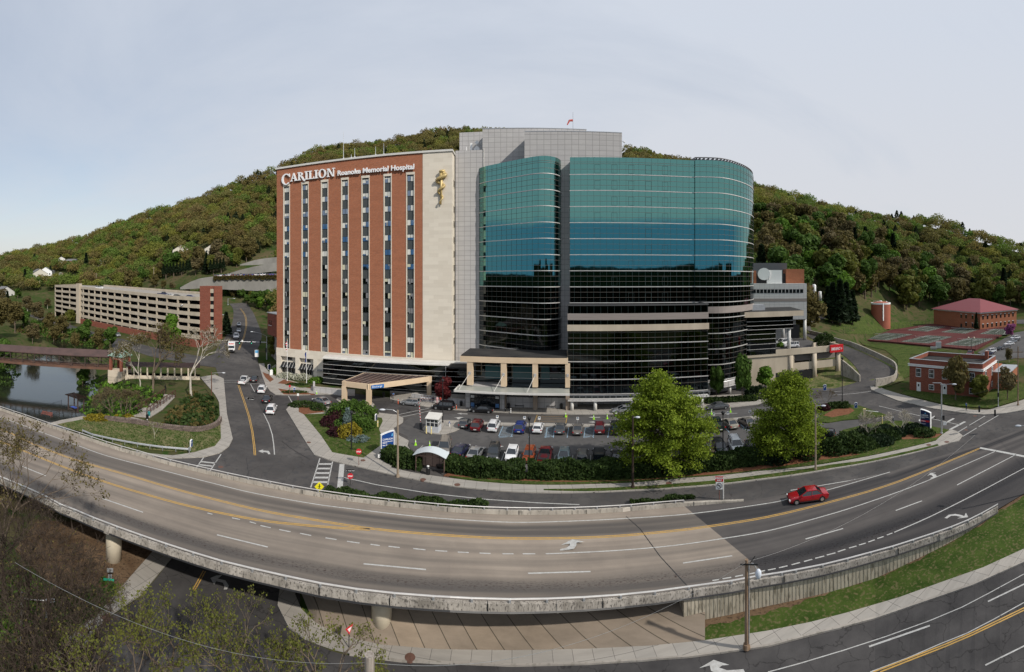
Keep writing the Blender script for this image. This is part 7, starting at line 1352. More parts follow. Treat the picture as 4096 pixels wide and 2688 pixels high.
# vines on the retaining wall
Ps=[]
for i in range(2600): x=R.uniform(855,1112); yy=cy([(850,1106),(950,1103),(1112,1101)],x); h_=8+9*abs(math.sin(x*.13))*R.random(); Ps.append(Q(x,yy+R.uniform(0,h_),260.7))
o=quads('ivy',*leaves(np.array(Ps),.45),GL['olive']); tag(o,'olive vines hanging over the top of the long retaining wall','vines',kind='stuff')
# tufts of grass on lawns and verges
def tufts(polys,n,label,size,kind='grass',zf=lambda x:.17):
    Ps=[]
    for px in polys:
        xs=[p[0] for p in px]; ys=[p[1] for p in px]; k=0
        while k<n:
            x=R.uniform(min(xs),max(xs)); y=R.uniform(min(ys),max(ys))
            if inpoly(x,y,px): Ps.append(P(x,y,zf(x))+Vector((0,0,size*.3))); k+=1
    o=quads('grass',*leaves(np.array(Ps),size),GL[kind]); tag(o,label,'grass',kind='stuff')
if 0: tufts([[(2760,2540),(2900,2490),(3072,2450),(3300,2385),(3500,2320),(3750,2210),(3900,2120),(4000,2055),(4096,1980),(4096,2195),(3933,2268),(3769,2326),(3597,2388),(3390,2448),(3244,2486),(3072,2520),(2900,2550),(2820,2566)]],15000,'grass on the verge between the ribbed wall and the lower pavement',.07,'grass',lambda x:Lz(x)+.05)
tufts([[(240,1698),(290,1690),(366,1675),(480,1682),(600,1692),(732,1717),(800,1727),(878,1704),(880,1757),(850,1784),(776,1806),(645,1798),(500,1788),(380,1740)]],2600,'tufts of grass on the patchy lawn',.11,'grass',lambda x:.16)
# ================================================================ street furniture
def zat(x,y,p): return HC-(y-YH)*math.hypot(p.x,p.y)/F     # height of the pixel row y above the foot p
def pole(name,x,yb,yt,label,m,r0=.11,r1=.07,z=0.,cat='lamp post',group=None,gp_=None):
    p=gp_ or P(x,yb,z); h=zat(x,yt,p)-p.z; e=E(name,label,cat,p,-th(x),group); b=MB(); b.tube((0,0,-.1),(0,0,h),r0,r1,9); b.tube((0,0,0),(0,0,.35),r0*1.9,r0*1.5,9); b.build('pole',m,e); return e,h
def cobra(e,h,dx,m=STEEL,up=.5,head=.45,dy=0.):
    b=MB(); b.path([(0,0,h-.4),(dx*.35,dy*.35,h-.4+up*.8),(dx*.8,dy*.8,h-.4+up),(dx,dy,h-.4+up*.95)],.04); b.build('arm',m,e)
    b=MB(); b._ball((dx+math.copysign(head*.6,dx),dy,h-.42+up*.92),head,.22,.14,10,6,0); b.build('lamp_head',mat('lamp_housing',(.5,.52,.55),.35),e,smooth=True)
CP=mat('tan_pole',(.23,.18,.13),.8,(.30,.24,.18),1.)
e,h=pole('street_lamp',1591,1907,1640,'tan street lamp post with its arm over the pavement left of the bus shelter',CP,.16,.11); cobra(e,h,-1.9)
e,h=pole('street_lamp',2531,1954,1662,'dark wooden lamp post with a white lamp in front of the left big tree',mat('dark_wood',(.045,.032,.025),.8),.17,.11); cobra(e,h,.45,head=.35,up=.2)
e,h=pole('street_lamp',3262,1881,1614,'grey-brown street lamp post right of the right big tree',CP,.15,.10); cobra(e,h,.9,head=.4,up=.1)
for x,yb,yt,lb in ((1406,1801,1646,'black acorn lamp post on the island lawn'),(2117,1856,1668,'black acorn lamp post in front of the copper wagon'),(2892,1828,1647,'black acorn lamp post between the two big trees'),(1771,1692,1518,'black lamp post beside the ticket booth'),(3369,1604,1430,'tall black lamp post on the mulch island edge')):
    e,h=pole('lamp_post',x,yb,yt,lb,BLACK,.10,.07,group='black lamp posts of the car park'); b=MB(); b.lathe([(.1,h-.55),(.30,h-.15),(.26,h),(.05,h+.15)],(0,0,0),8); b.build('lantern',BLACK,e)
e,h=pole('street_lamp',3766,1737,1534,'galvanised lamp and signal post at the corner behind the right blue sign',STEEL,.16,.10); cobra(e,h,2.0,up=.3); b=MB(); b.box(-.2,.7,-.1,.1,h-.25,h-.1); b.box(-1.6,0,-.08,.08,h+.05,h+.15); b.build('bracket',STEEL,e); b=MB(); b.box(.2,.55,-.2,.2,2.6,3.4); b.build('pedestrian_signal',BLACK,e); b=MB(); b.box(.3,.9,-.25,-.22,1.7,2.3); b.build('sign_plate',WHITE,e)
e,h=pole('street_lamp',846,1585,1486,'rusty brown lamp post on the left kerb by the covered walkway',mat('rust_pole',(.12,.06,.04),.8),.13,.1); cobra(e,h,2.6,up=.1)
e,h=pole('street_lamp',86,2700,2370,'cobra lamp on a long arm among the bare trees in the lower left',STEEL,.12,.1,z=-2.); cobra(e,h,1.9,up=-.1,head=.42,dy=-.2)
e,h=pole('street_lamp',858,1338,1258,'grey street lamp beside the brick stair tower',STEEL,.2,.14,gp_=G(858,1338)); cobra(e,h,3.,up=.3,head=.8)
e,h=pole('street_lamp',915,1215,1193,'lamp beyond the bend of the hill street',STEEL,.2,.14,gp_=G(912,1220)); cobra(e,h,3.,up=.3,head=.8)
for x,yb,yt in ((615,1133,1068),(385,1145,1092),(250,1115,1090),(503,1148,1088),(208,1150,1095),(158,1160,1122),(830,1095,1035),(824,1090,1060),(300,1148,1104),(440,1140,1106),(545,1150,1112)):
    q=G(x,yb); e,h=pole('utility_pole',x,yb,yt,'pale utility pole in the line above the garage roof',mat('pale_wood',(.38,.32,.24),.8),.2,.14,gp_=q,cat='utility pole',group='utility poles beyond the garage'); b=MB(); b.box(-1.2,1.2,-.1,.1,h-1,h-.75); b.build('crossarm',WOOD,e)
def wire(a,b_,sag,r,label,m=None,par=None):
    mb=MB(); n=14; mb.path([a.lerp(b_,i/n)-Vector((0,0,sag*4*(i/n)*(1-i/n))) for i in range(n+1)],r,4); o=mb.build('overhead_wire',m or BLACK); tag(o,label,'wire'); return o
# traffic signal mast left
e,h=pole('traffic_signal_mast',1067,1448,1345,'galvanised signal mast with a long arm across the left street',STEEL,.2,.16,cat='traffic light'); d_=math.hypot(*P(1067,1448).xy); s_=d_/F
za=h-(1367-1345)*s_; b=MB(); L_a=-(1067-872)*s_*1.02; b.tube((0,0,za-.2),(L_a,0,za+.25),.12,.07,8); b.path([(0,0,h),(-2.4,0,h+1.1),(-4.6,0,h+1.5)],.05); b.build('mast_arm',STEEL,e); b=MB(); b._ball((-5.,0,h+1.5),.5,.2,.14,10,6,0); b.build('lamp_head',M['lamp_housing'],e)
GRN=mat('signal_green',(.02,.5,.3),.4,em=((.1,1.,.6),1.2))
for x,g in ((-(1067-908)*s_,0),(-(1067-958)*s_,1),(-(1067-1006)*s_,1),(-(1067-1041)*s_,0)):
    b=MB(); b.box(x-.22,x+.22,-.2,.12,za-.75,za+.45); o=b.build('signal_head',BLACK,e)
    if g: b=MB(); b.tube((x,-.2,za-.5),(x,-.215,za-.5),.11,n=12); b.build('green_light',GRN,o)
b=MB(); b.box(-(1067-969)*s_-.25,-(1067-969)*s_+.25,-.1,-.06,za-.1,za+.6); b.build('sign_plate',WHITE,e); b=MB(); b.box(-.5,.0,-.2,.2,h-5.4,h-3.9); b.build('control_box',BLACK,e)
for x,y,lb,pp in ((3917,1636,'black traffic signal hanging at the corner pavement left','l'),(3980,1651,'black traffic signal hanging at the corner pavement right','r')):
    p=Q(x,y,80); e=E('traffic_signal',lb,'traffic light',p,-th(x)); b=MB(); b.box(-.17,.17,-.17,.17,-.55,.55); b.build('signal_head',BLACK,e); 
    for k in range(3): b=MB(); b.tube((0,-.17,.35-.35*k),(0,-.3,.35-.35*k),.13,.14,n=10); b.build('visor',BLACK,e)
e,h=pole('utility_pole',4072,1623,1386,'tall brown wooden utility pole with a crossarm at the right edge',WOOD,.17,.12,cat='utility pole'); b=MB(); b.box(-1.1,1.1,-.06,.06,h-1.3,h-1.15); b.build('crossarm',WOOD,e); b=MB(); b.box(-1,1,-.06,.06,h-2.6,h-2.5); b.build('crossarm',WOOD,e); PTR=Vector(e.location)+Vector((0,0,h-1.2))
e,h=pole('signal_pole',3993,1627,1442,'slim galvanised pole in front of the brick office corner',STEEL,.1,.08,cat='pole'); b=MB(); b.box(-.2,.2,-.2,.2,2.2,3.1); b.build('control_box',BLACK,e); PT2=Vector(e.location)+Vector((0,0,h*.55))
wire(Vector(e.location)+Vector((0,0,h*.6)),Q(4300,1700,70)+Vector((0,0,3)),.5,.02,'thin span wire running right from the slim galvanised pole'); wire(Q(3766,1595,84),Q(3993,1550,95),.3,.02,'span wire from the corner lamp to the slim galvanised pole')
# lower right wooden pole
e,h=pole('utility_pole',2986,2592,2238,'weathered wooden utility pole with a lamp in front of the ribbed wall',WOOD,.17,.13,z=-1.82,cat='utility pole'); b=MB(); b.path([(.15,0,h-.4),(.55,0,h-.3),(.8,0,h-.75)],.035); b.build('arm',STEEL,e); b=MB(); b._ball((.95,-.05,h-1.15),.26,.2,.42,12,8,0); b.build('lamp_head',mat('lamp_white',(.62,.66,.72),.3),e,smooth=True)
b=MB(); b.tube((.2,-.02,0),(.2,-.02,h-.4),.05,n=6); b.build('conduit',STEEL,e); b=MB(); b.box(-.5,.9,-.2,-.12,h-.35,h-.25); b.path([(.3,-.1,h-.2),(.7,-.1,h+.35)],.03); b.build('crossarm',BLACK,e); TOPP=Vector(e.location)+Vector((0,0,h-.2))
q=Q(1478,2618,14.); e=E('utility_pole','top of a weathered grey wooden pole rising at the bottom edge','utility pole',(q.x,q.y,q.z)); b=MB(); b.tube((0,0,-18.5),(0,0,0),.2,.16,14); b.build('pole',mat('grey_wood',(.20,.17,.145),.9,(.36,.32,.28),3.,stretch=(5,5,.3),bump=.3),e)
QT=q-Vector((0,0,.25)); wire(TOPP,QT,.12,.006,'pale overhead wire sloping from the wooden lamp pole to the cut-off pole',STEEL); wire(QT+Vector((0,0,.0)),Q(60,2250,13.5),.02,.0035,'pale overhead wire from the cut-off pole across the lower left trees',STEEL)
wire(TOPP,Q(3900,1740,60),1.,.007,'thin wire from the wooden lamp pole over the wide road to the right',ALU)
e,h=pole('street_lamp',4160,1960,1700,'cobra street lamp reaching in from the right edge',STEEL,.14,.1); cobra(e,h,-2.6,up=.3)
# signs
def sign(x,yb,yt,label,name='traffic_sign',z=.0,m=BLACK,r=.035,gp_=None): p=gp_ or P(x,yb,z); h=zat(x,yt,p)-p.z; e=E(name,label,'sign',p,-th(x)); b=MB(); b.tube((0,0,-.05),(0,0,h),r,n=6); b.build('post',m,e); return e,h
SR=mat('sign_red2',(.50,.02,.03),.4)
def octa(e,h,s,m=SR,txt='STOP',t2=None): b=MB(); pts=[(s*math.cos(PI/8+i*PI/4),h+s*math.sin(PI/8+i*PI/4)) for i in range(8)]; b.vprism(pts,-.06,-.03); o=b.build('sign_plate',m,e); text(txt,s*.62,WSG,o,'lettering',(0,-.07,h-s*.22),ext=.004,align='CENTER',bold=.01); return o
e,h=sign(1435,1863,1806,'red stop sign on a brown post at the island tip',m=mat('rust_post',(.15,.05,.035),.7)); octa(e,h,.45)
e,h=sign(1401,1941,1886,'one way plate above a red stop sign by the crosswalk'); b=MB(); b.box(-.55,.55,-.06,-.03,h-.05,h+.3); o=b.build('direction_plate',BLACK,e); text('← ONE WAY',.2,WSG,o,'lettering',(0,-.07,h+.05),ext=.004,align='CENTER'); octa(e,h-.6,.42)
for x,yb,yt,lb in ((1159,1580,1541,'small red and white sign on a brown post by the lobby drive'),(1192,1614,1575,'small sign on a brown post at the drive entrance')): e,h=sign(x,yb,yt,lb,m=M['rust_post'],r=.07); b=MB(); b.box(-.22,.22,-.1,-.07,h-.45,h+.1); b.build('sign_plate',SR if x<1170 else WHITE,e)
YS=mat('sign_yellow',(.75,.68,.02),.4); e,h=sign(1277,1985,1946,'yellow diamond pedestrian crossing sign behind the bridge rail'); b=MB(); s=.62; b.vprism([(-s,h),(0,h-s),(s,h),(0,h+s)],-.06,-.03); o=b.build('sign_plate',YS,e)
b=MB(); b._ball((.04,-.07,h+.27),.08,.02,.08,8,5,0); [b.tube(u_,v_,w_,n=5) for u_,v_,w_ in (((.02,-.07,h+.18),(0,-.07,h-.08),.055),((0,-.07,h-.06),(-.16,-.07,h-.34),.035),((0,-.07,h-.06),(.14,-.07,h-.34),.035),((.02,-.07,h+.14),(-.17,-.07,h),.028),((.02,-.07,h+.14),(.2,-.07,h+.02),.028))]; b.build('walking_figure',BLACK,o)
e,h=sign(2877,1996,1918,'red wrong way sign above a no left turn sign by the end of the parapet',z=.1,m=M['rust_post'],r=.05); b=MB(); b.box(-.5,.5,-.09,-.06,h-.22,h+.42); o=b.build('sign_plate',SR,e); [text(s_,.27,WSG,o,'lettering',(0,-.1,h+z_),ext=.004,align='CENTER',bold=.008) for s_,z_ in (('WRONG',.13),('WAY',-.15))]
b=MB(); b.box(-.43,.43,-.09,-.06,h-1.2,h-.28,0); o=b.build('turn_plate',WHITE,e); b=MB()
for i in range(24): a=2*PI*i/24;a2=2*PI*(i+1)/24; b.tube((.33*math.cos(a),-.1,h-.74+.33*math.sin(a)),(.33*math.cos(a2),-.1,h-.74+.33*math.sin(a2)),.035,n=4)
b.tube((-.22,-.11,h-.5),(.22,-.11,h-.98),.035,n=4); b.path([(.1,-.1,h-.95),(.1,-.1,h-.7),(-.15,-.1,h-.7)],.04,4); b.tube((-.12,-.1,h-.7),(-.24,-.1,h-.7),.1,.01,n=4); b.build('no_turn_symbol',BLACK,o)
e,h=sign(2893,1995,1919,'plain white-grey post beside the wrong way sign',name='marker_post',z=.1,m=mat('pale_post',(.5,.5,.47),.7),r=.09)
for i,(X0,x,y,yb) in enumerate([(1500,1137,612,668),(1500,1390,620,692),(1500,1527,624,690),(1500,1884,627,695),(1500,2248,622,670),(2300,1290,588,640),(2300,1422,578,640),(2300,1626,564,628)]):
    lb=['behind the white SUV','behind the bright blue SUV','between the blue SUV and the white hatchback','behind the silver grey sedan','behind the big black SUV','behind the black pickup','behind the beige sedan','behind the pale bronze sedan'][i]
    e,h=sign(X0+x/2.324,1400+yb/2.324,1400+y/2.324,'accessible parking sign '+lb,z=.14,m=STEEL); e['group']='accessible parking signs'; b=MB(); b.box(-.24,.24,-.05,-.02,h-.45,h+.1,0); b.box(-.16,.16,-.06,-.05,h-.2,h+.05,1); b.build('sign_plate',[WHITE,mat('sign_grey',(.10,.14,.2),.5)],e)
for x,yb,yt,lb in ((1605,1812,1788,'small white sign on the hedge corner by the big blue sign'),(1679,1820,1796,'small white sign behind the bus shelter'),(1517,1836,1818,'tiny white sign at the pavement edge below the big blue sign'),(3401,1762,1745,'small white sign on the corner bed edge')): e,h=sign(x,yb,yt,lb,z=.14); b=MB(); b.box(-.2,.2,-.05,-.02,h-.5,h+.05); b.build('sign_plate',WHITE,e)
# street name sign below the bridge
e,h=sign(440,2352,2276,'green street name sign with plates on a black post by the bridge pier',z=-1.95,r=.045); GS=mat('sign_green',(.01,.32,.20),.5); b=MB(); b.box(-.72,.3,-.08,-.05,h*.40,h*.40+.2); o=b.build('street_name_plate',GS,e); o.rotation_euler=(0,.10,0); b=MB(); b.box(-.3,.3,.04,.06,h-.35,h+.05); b.box(-.18,.18,.04,.06,h-1.,h-.55); b.build('sign_back',STEEL,e)
e,h=sign(1396,2590,2506,'red and white yield sign on the slope paving corner',z=-1.82,r=.04); b=MB(); b.vprism([(-.42,h),(.42,h+.08),(0,h-.62)],-.05,-.02); o=b.build('sign_plate',SR,e); b=MB(); b.vprism([(-.2,h-.1),(.22,h-.08),(0,h-.42)],-.07,-.05); b.build('white_panel',WHITE,o); e.rotation_euler[2]+=.7
p=P(190,2560,-1.95); e=E('traffic_sign','small sign seen from behind among the lower left bushes','sign',p,.2); b=MB(); b.tube((0,0,0),(0,0,2.3),.035,n=6); b.build('post',BLACK,e); b=MB(); b.box(-.25,.25,-.03,0,1.7,2.4); b.build('sign_back',STEEL,e)
# big blue signs
BLU=mat('sign_blue2',(.012,.055,.22),.35); BLU2=mat('sign_sky',(.10,.35,.6),.35); NAVY=mat('sign_navy',(.012,.022,.075),.35)
def bigsign(x,yb,yt,w,label,col,lines,turn,flip=1):
    p=P(x,yb,.1); h=zat(x,yt,p)-.1; e=E('blue_directory_sign',label,'sign',p,-th(x)+turn); top=[(w/2-w*i/10,h-(.08+.92*(i/10)**2)*.0-(h*.12)*((i/10)**1.7)) for i in range(11)]; 
    if flip<0: top=[(-a,b_) for a,b_ in top]
    out=[(w/2*flip,0)]+top+[(-w/2*flip,0)]; b=MB(); b.vprism(out,-.25,.25); b.build('sign_case',WHITE,e); b=MB(); b.vprism([(a*.90,.1+b_*.955) for a,b_ in out],-.275,-.25); f_=b.build('sign_face',col,e)
    for s,sz,y in lines: text(s,sz,WSG,f_,'lettering',(-w*.40,-.285,h*y),ext=.004,bold=.006)
    return e,h,f_
e,h,f_=bigsign(1549,1822,1724,2.2,'big blue and white hospital sign with a curved top left of the bus shelter',BLU,[('CARILION',.38,.66),('ROANOKE MEMORIAL',.17,.58),('HOSPITAL',.17,.53),('Main Entrance',.24,.44),('PARKING',.2,.24)],.35); b=MB(); b.vprism([(.55,h*.80),(.85,h*.80),(.85,h*.90),(.7,h*.91)],-.29,-.275); b.build('emblem',BLU2,f_)
e,h,f_=bigsign(3703,1722,1638,2.0,'dark navy and white hospital sign with a red emergency line at the corner bed',NAVY,[('CARILION',.30,.72),('ROANOKE MEMORIAL',.15,.65),('HOSPITAL',.15,.60),('Emergency',.20,.455),('Main Entrance',.16,.33),('Parking',.16,.18)],-.35,-1); b=MB(); b.box(-.9,.9,-.282,-.276,h*.43,h*.51); b.build('red_band',SR,f_); b=MB(); b.vprism([(-.2,h*.82),(.15,h*.80),(.05,h*.88)],-.285,-.276); b.build('emblem',BLU2,f_)
for x,yb,yt,c,lb in ((1077,1478,1456,NAVY,'small navy and white sign at the tower corner'),(1177,1568,1549,BLU,'small blue sign with an arrow in the red bed'),(1504,1681,1655,NAVY,'narrow dark directional sign on the island lawn'),(3299,1562,1537,BLU,'blue parking sign on the ramp traffic island'),(3423,1632,1609,BLU,'blue and white parking sign at the edge of the mulch island'),(3339,1500,1479,SR,'red and white do not enter sign on the ramp island'),(3570,1690,1667,NAVY,'dark directional sign behind the crape myrtles'),(765,1787,1757,BLU,'narrow white and blue sign on the patchy lawn'),(209,1262,1250,WHITE,'white sign by the garage entrance lane'),(1085,1500,1478,WHITE,'small white sign in the tower corner bed')):
    gp_=G(x,yb) if x<230 else None; p=gp_ or P(x,yb,.15); h=zat(x,yt,p)-p.z; w=h*.55; e=E('directional_sign',lb,'sign',p,-th(x)+(1.1 if x in(1504,765) else .15)); b=MB(); b.vprism([(-w/2,0),(w/2,0),(w/2,h*.9),(w*.1,h),(-w/2,h*.86)],-.1,.1); b.build('sign_case',WHITE,e); b=MB(); b.vprism([(-w*.42,h*.06),(w*.42,h*.06),(w*.42,h*.86),(w*.1,h*.94),(-w*.42,h*.82)],-.12,-.1); f_=b.build('sign_face',c,e)
    if c in(BLU,SR): text('P' if x>3200 and c is BLU else ('←' if c is BLU else 'DO NOT\nENTER'),h*(.5 if c is BLU else .16),WSG,f_,'lettering',(0,-.125,h*.42),ext=.003,align='CENTER')
e=E('road_sign','tall blue and white bank-like sign plate on the kerb left of the tower','sign',P(1029,1452,.1),-th(1029)); b=MB(); b.tube((0,0,0),(0,0,3),.05,n=6); b.build('post',BLACK,e); b=MB(); b.box(-.8,.5,-.08,-.03,2.,4.3,0); b.box(-.7,.4,-.09,-.08,3.3,4.2,1); b.build('sign_plate',[WHITE,BLU2],e)
# cones, bollards, bins, benches
LIMEG=mat('lime_plastic',(.35,.75,.03),.5); ORNG=mat('orange_plastic',(.65,.10,.03),.5); YEL=mat('yellow_paint',(.70,.58,.25),.6)
def cone(X0,Y0,x,y,label,mt=LIMEG,s=1.): e=E('traffic_cone',label,'traffic cone',at(X0,Y0,x,y)+Vector((0,0,.015)),.3,'lime traffic cones'); b=MB(); b.lathe([(.16*s,.03),(.13*s,.3*s),(.09*s,.55*s),(.045*s,.95*s)],(0,0,0),12); b.box(-.22,.22,-.22,.22,0,.04); b.build('cone_body',mt,e); b=MB(); b.lathe([(.098*s,.52*s),(.073*s,.74*s)],(0,0,0),12); b.build('reflective_collar',WHITE,e)
for X0,Y0,x,y,l in ((1500,1400,377,884,'left of the two by the hospital sign'),(1500,1400,508,901,'in front of the grey minivan'),(1500,1400,1773,622,'on the far kerb before the podium'),(1500,1400,2033,644,'left of the pair on the drive lane line'),(1500,1400,2158,640,'right of the pair on the drive lane line'),(1500,1400,2240,617,'next to the left big tree on the drive'),(2300,1400,1268,597,'below the front wheel of the passing grey sedan'),(2300,1400,1445,578,'below the tail of the passing grey sedan'),(800,1300,1085,645,'at the lobby drive entrance'),(800,1300,1325,668,'beside the canopy left column')): cone(X0,Y0,x,y,'lime green traffic cone '+l)
e=E('delineator_post','green tubular delineator with white bands by the lot exit','post',at(3072,1500,600,580),0); b=MB(); b.tube((0,0,0),(0,0,1.1),.07,n=8); b.box(-.2,.2,-.2,.2,0,.05); b.build('tube',mat('green_plastic',(.05,.45,.12),.5),e); b=MB(); b.tube((0,0,.85),(0,0,.98),.075,n=8); b.build('band',WHITE,e)
for X0,Y0,x,y,h,m_,l in ((1500,1400,477,775,1.3,YEL,'yellow bollard left before the ticket booth'),(1500,1400,523,780,1.3,YEL,'yellow bollard right before the ticket booth'),(1500,1400,168,488,.95,BLACK,'black bollard by the canopy seats'),(1500,1400,417,488,.95,BLACK,'black bollard behind the silver hatchback'),(1500,1400,940,550,.95,BLACK,'black bollard left of the doors'),(1500,1400,1075,545,.95,BLACK,'black bollard before the doors'),(1500,1400,1212,575,.95,BLACK,'black bollard right of the doors'),(1500,1400,1262,585,.95,WHITE,'white bollard right of the black door bollards'),(1500,1400,215,500,1.,ORNG,'orange delineator left of the silver hatchback'),(1500,1400,757,550,1.,ORNG,'orange delineator right of the black SUV'),(3072,1100,433,960,1.,ORNG,'orange barrel post left at the garage gate'),(3072,1100,460,962,1.,ORNG,'orange barrel post right at the garage gate'),(3072,1100,848,818,1.1,YEL,'yellow bollard at the foot of the ramp wall'),(3072,1500,1062,452,1.5,YEL,'yellow gate post on the corner lawn'),(800,1300,1652,948,1.2,YEL,'yellow post on the right of the island lawn')):
    e=E('bollard',l,'bollard',at(X0,Y0,x,y,.14),0); b=MB(); b.tube((0,0,0),(0,0,h),.09 if m_ is not YEL else .11,n=10); b.build('bollard_post',m_,e); b=MB(); b.tube((0,0,h*.72),(0,0,h*.82),.095 if m_ is not YEL else .115,n=10); b.build('band',WHITE if m_ is not WHITE else BLACK,e)
def bin_(p,label): e=E('litter_bin',label,'litter bin',p); b=MB(); b.lathe([(.30,0),(.33,.9),(.27,1.0)],(0,0,0),14); b.build('bin_body',BLACK,e); b=MB(); b._ball((0,0,1.0),.24,.24,.16,10,6,0); b.build('bin_lid',mat('bin_lid',(.05,.05,.05),.4),e); return e
bin_(at(1500,1400,800,518,.14),'black litter bin left of the entrance doors'); bin_(at(1500,1400,1243,540,.14),'black litter bin right of the entrance doors'); bin_(at(1500,1400,1730,545,.14),'black litter bin at the right end of the portico'); e=bin_(at(1500,1400,493,1155,.14),'brown litter bin with white rubbish before the bus shelter'); b=MB(); b._ball((0,0,1.15),.2,.2,.12,8,5,0); b.build('rubbish_bag',WHITE,e); bin_(at(800,1300,1708,668,.14),'tall dark bin behind the canopy middle column')
def bench(p,rz,label,w=1.9,m_=BLACK):
    e=E('bench',label,'bench',p,rz); b=MB(); [b.box(-w/2,w/2,-.25+k*.14,-.15+k*.14,.42,.46) for k in range(4)]; b.build('seat',m_,e); b=MB(); [b.box(-w/2,w/2,.30,.34,.52+k*.15,.62+k*.15) for k in range(3)]; b.build('backrest',m_,e)
    for s in (-1,1): b=MB(); x=s*(w/2-.05); b.box(x-.03,x+.03,-.25,-.2,0,.65); b.box(x-.03,x+.03,.25,.33,0,.95); b.box(x-.03,x+.03,-.25,.33,.60,.65); b.build('side_frame',m_,e)
bench(at(1500,1400,1342,540,.14)+Vector((0,.3,0)),-.12,'black metal bench left under the portico'); bench(at(1500,1400,1637,545,.14)+Vector((0,.3,0)),-.15,'black metal bench right under the portico'); bench(at(0,1400,425,620,.16)+Vector((0,.2,0)),.5,'reddish bench by the black riverside fence',2.4,mat('red_wood',(.2,.06,.04),.7)); bench(P(1758,1893,.14)+Vector((0,.6,0)),.1,'dark bench inside the right end of the bus shelter',1.2)
p=at(1500,1400,692,708,.14); e=E('fire_hydrant','blue and white fire hydrant on the booth island','fire hydrant',p); b=MB(); b.lathe([(.16,0),(.16,.08),(.11,.1),(.11,.6),(.15,.62),(.15,.68),(.1,.78),(.03,.86)],(0,0,0),12); b.build('body',OFFW,e); b=MB(); b.tube((-.2,0,.5),(.2,0,.5),.07,n=8); b.lathe([(.15,.68),(.1,.8),(.03,.88)],(0,0,.01),12); b.build('caps',BLU,e)
# ticket booth
p=P(1735,1722,.14); e=E('ticket_booth','white glazed ticket booth with a sloping roof on the lot island','ticket booth',p,-.12); b=MB(); b.box(-1.15,1.15,-1.,1.,0,1.05); b.build('base_wall',mat('booth_white',(.45,.47,.50),.6),e); b=MB()
for x in (-1.15,-.4,.38,1.08):
    for y in (-1.0,.93): b.box(x,x+.07,y,y+.07,1.05,2.45)
for y in (-.35,.3): b.box(-1.15,-1.08,y,y+.07,1.05,2.45); b.box(1.08,1.15,y,y+.07,1.05,2.45)
b.box(-1.15,1.15,-1.01,-.95,1.7,1.76); b.box(1.09,1.16,-1,1,1.7,1.76); b.box(-1.17,1.17,-1.02,1.02,2.4,2.5); b.build('window_frame',WHITE,e)
b=MB(); b.box(-1.1,1.1,-.95,.95,1.05,2.4); b.build('glass',mat('booth_glass',(.03,.035,.04),.1,spec=.9),e); b=MB(); b.add([(-1.3,-1.25,2.5),(1.3,-1.25,2.5),(1.3,1.25,2.95),(-1.3,1.25,2.95),(-1.3,-1.25,2.4),(1.3,-1.25,2.4),(1.3,1.25,2.45),(-1.3,1.25,2.45)],[(0,1,2,3),(4,5,1,0),(5,6,2,1),(7,4,0,3),(6,7,3,2),(7,6,5,4)]); b.build('roof',OFFW,e)
p=P(1683,1716,.1); e=E('parking_barrier','raised red and white barrier arm left of the ticket booth','parking barrier',p,-.1); b=MB(); b.box(-.2,.2,-.18,.18,0,1.15); b.build('housing',mat('dark_housing',(.03,.035,.04),.5),e); o=None
b=MB(); 
for k in range(12): b.tube((-.02-.02*k,0,1.0+k*.27),(-.02-.02*(k+1),0,1.0+(k+1)*.27),.06,n=6,m=k%2)
b.build('arm',[WHITE,SR],e)
# right booth
p=Q(3190,1512,121); p.z=0.05; e=E('ticket_booth','grey ticket booth by the garage gate behind the right big tree','ticket booth',p,-.6); b=MB(); b.box(-1.4,1.4,-1.2,1.2,0,1.1); b.build('base_wall',M['booth_white'],e); b=MB(); b.box(-1.4,1.4,-1.2,1.2,1.1,2.6); b.build('glass',mat('milky_glass',(.35,.38,.40),.3),e); b=MB(); b.box(-1.7,1.7,-1.6,1.6,2.6,2.8); b.build('roof',WHITE,e)
p=P(3238,1507,.05); e=E('parking_barrier','raised white barrier arm at the parking garage gate','parking barrier',p,-.6); b=MB(); b.box(-.2,.2,-.2,.2,0,1.1); b.build('housing',STEEL,e); b=MB(); b.tube((0,0,1),(0,0,4.6),.07,n=6); b.build('arm',WHITE,e)
p=P(3458,1667,.15); e=E('card_reader_gate','cream gate box with a white barrier arm on the lawn island','parking barrier',p,-.8); b=MB(); b.box(-.25,.25,-.2,.2,0,1.6); b.build('housing',YEL,e); b=MB(); b.tube((0,0,1.3),(2.8,.2,.9),.06,n=6); b.build('arm',WHITE,e)
# bus shelter
SA,SB=P(1663,1884,.14),P(1776,1898,.14); m_=(SA+SB)/2; w=(SB-SA).length; e=E('bus_shelter','brown bus shelter with an arched white roof and tinted panels','bus shelter',m_,math.atan2((SB-SA).y,(SB-SA).x)); Hs=2.35
b=MB()
for x in (-w/2,w/2):
    for y in (0,1.5): b.box(x-.05,x+.05,y-.05,y+.05,0,Hs)
b.box(-w/2,w/2,1.45,1.55,.25,.33); b.box(-w/2,w/2,1.45,1.55,Hs-.1,Hs)
for k in range(1,4): x=-w/2+w*k/4; b.box(x-.03,x+.03,1.47,1.53,.3,Hs)
b.box(-w/2,w/2,-.04,.04,Hs-.08,Hs); b.build('frame',BROWN,e); b=MB(); b.box(-w/2+.05,w/2-.05,1.49,1.51,.33,Hs-.1)
for x in (-w/2,w/2): b.box(x-.012,x+.012,.1,1.4,.33,Hs-.15)
b.build('tinted_panel',mat('tinted_panel',(.30,.21,.17),.35),e)
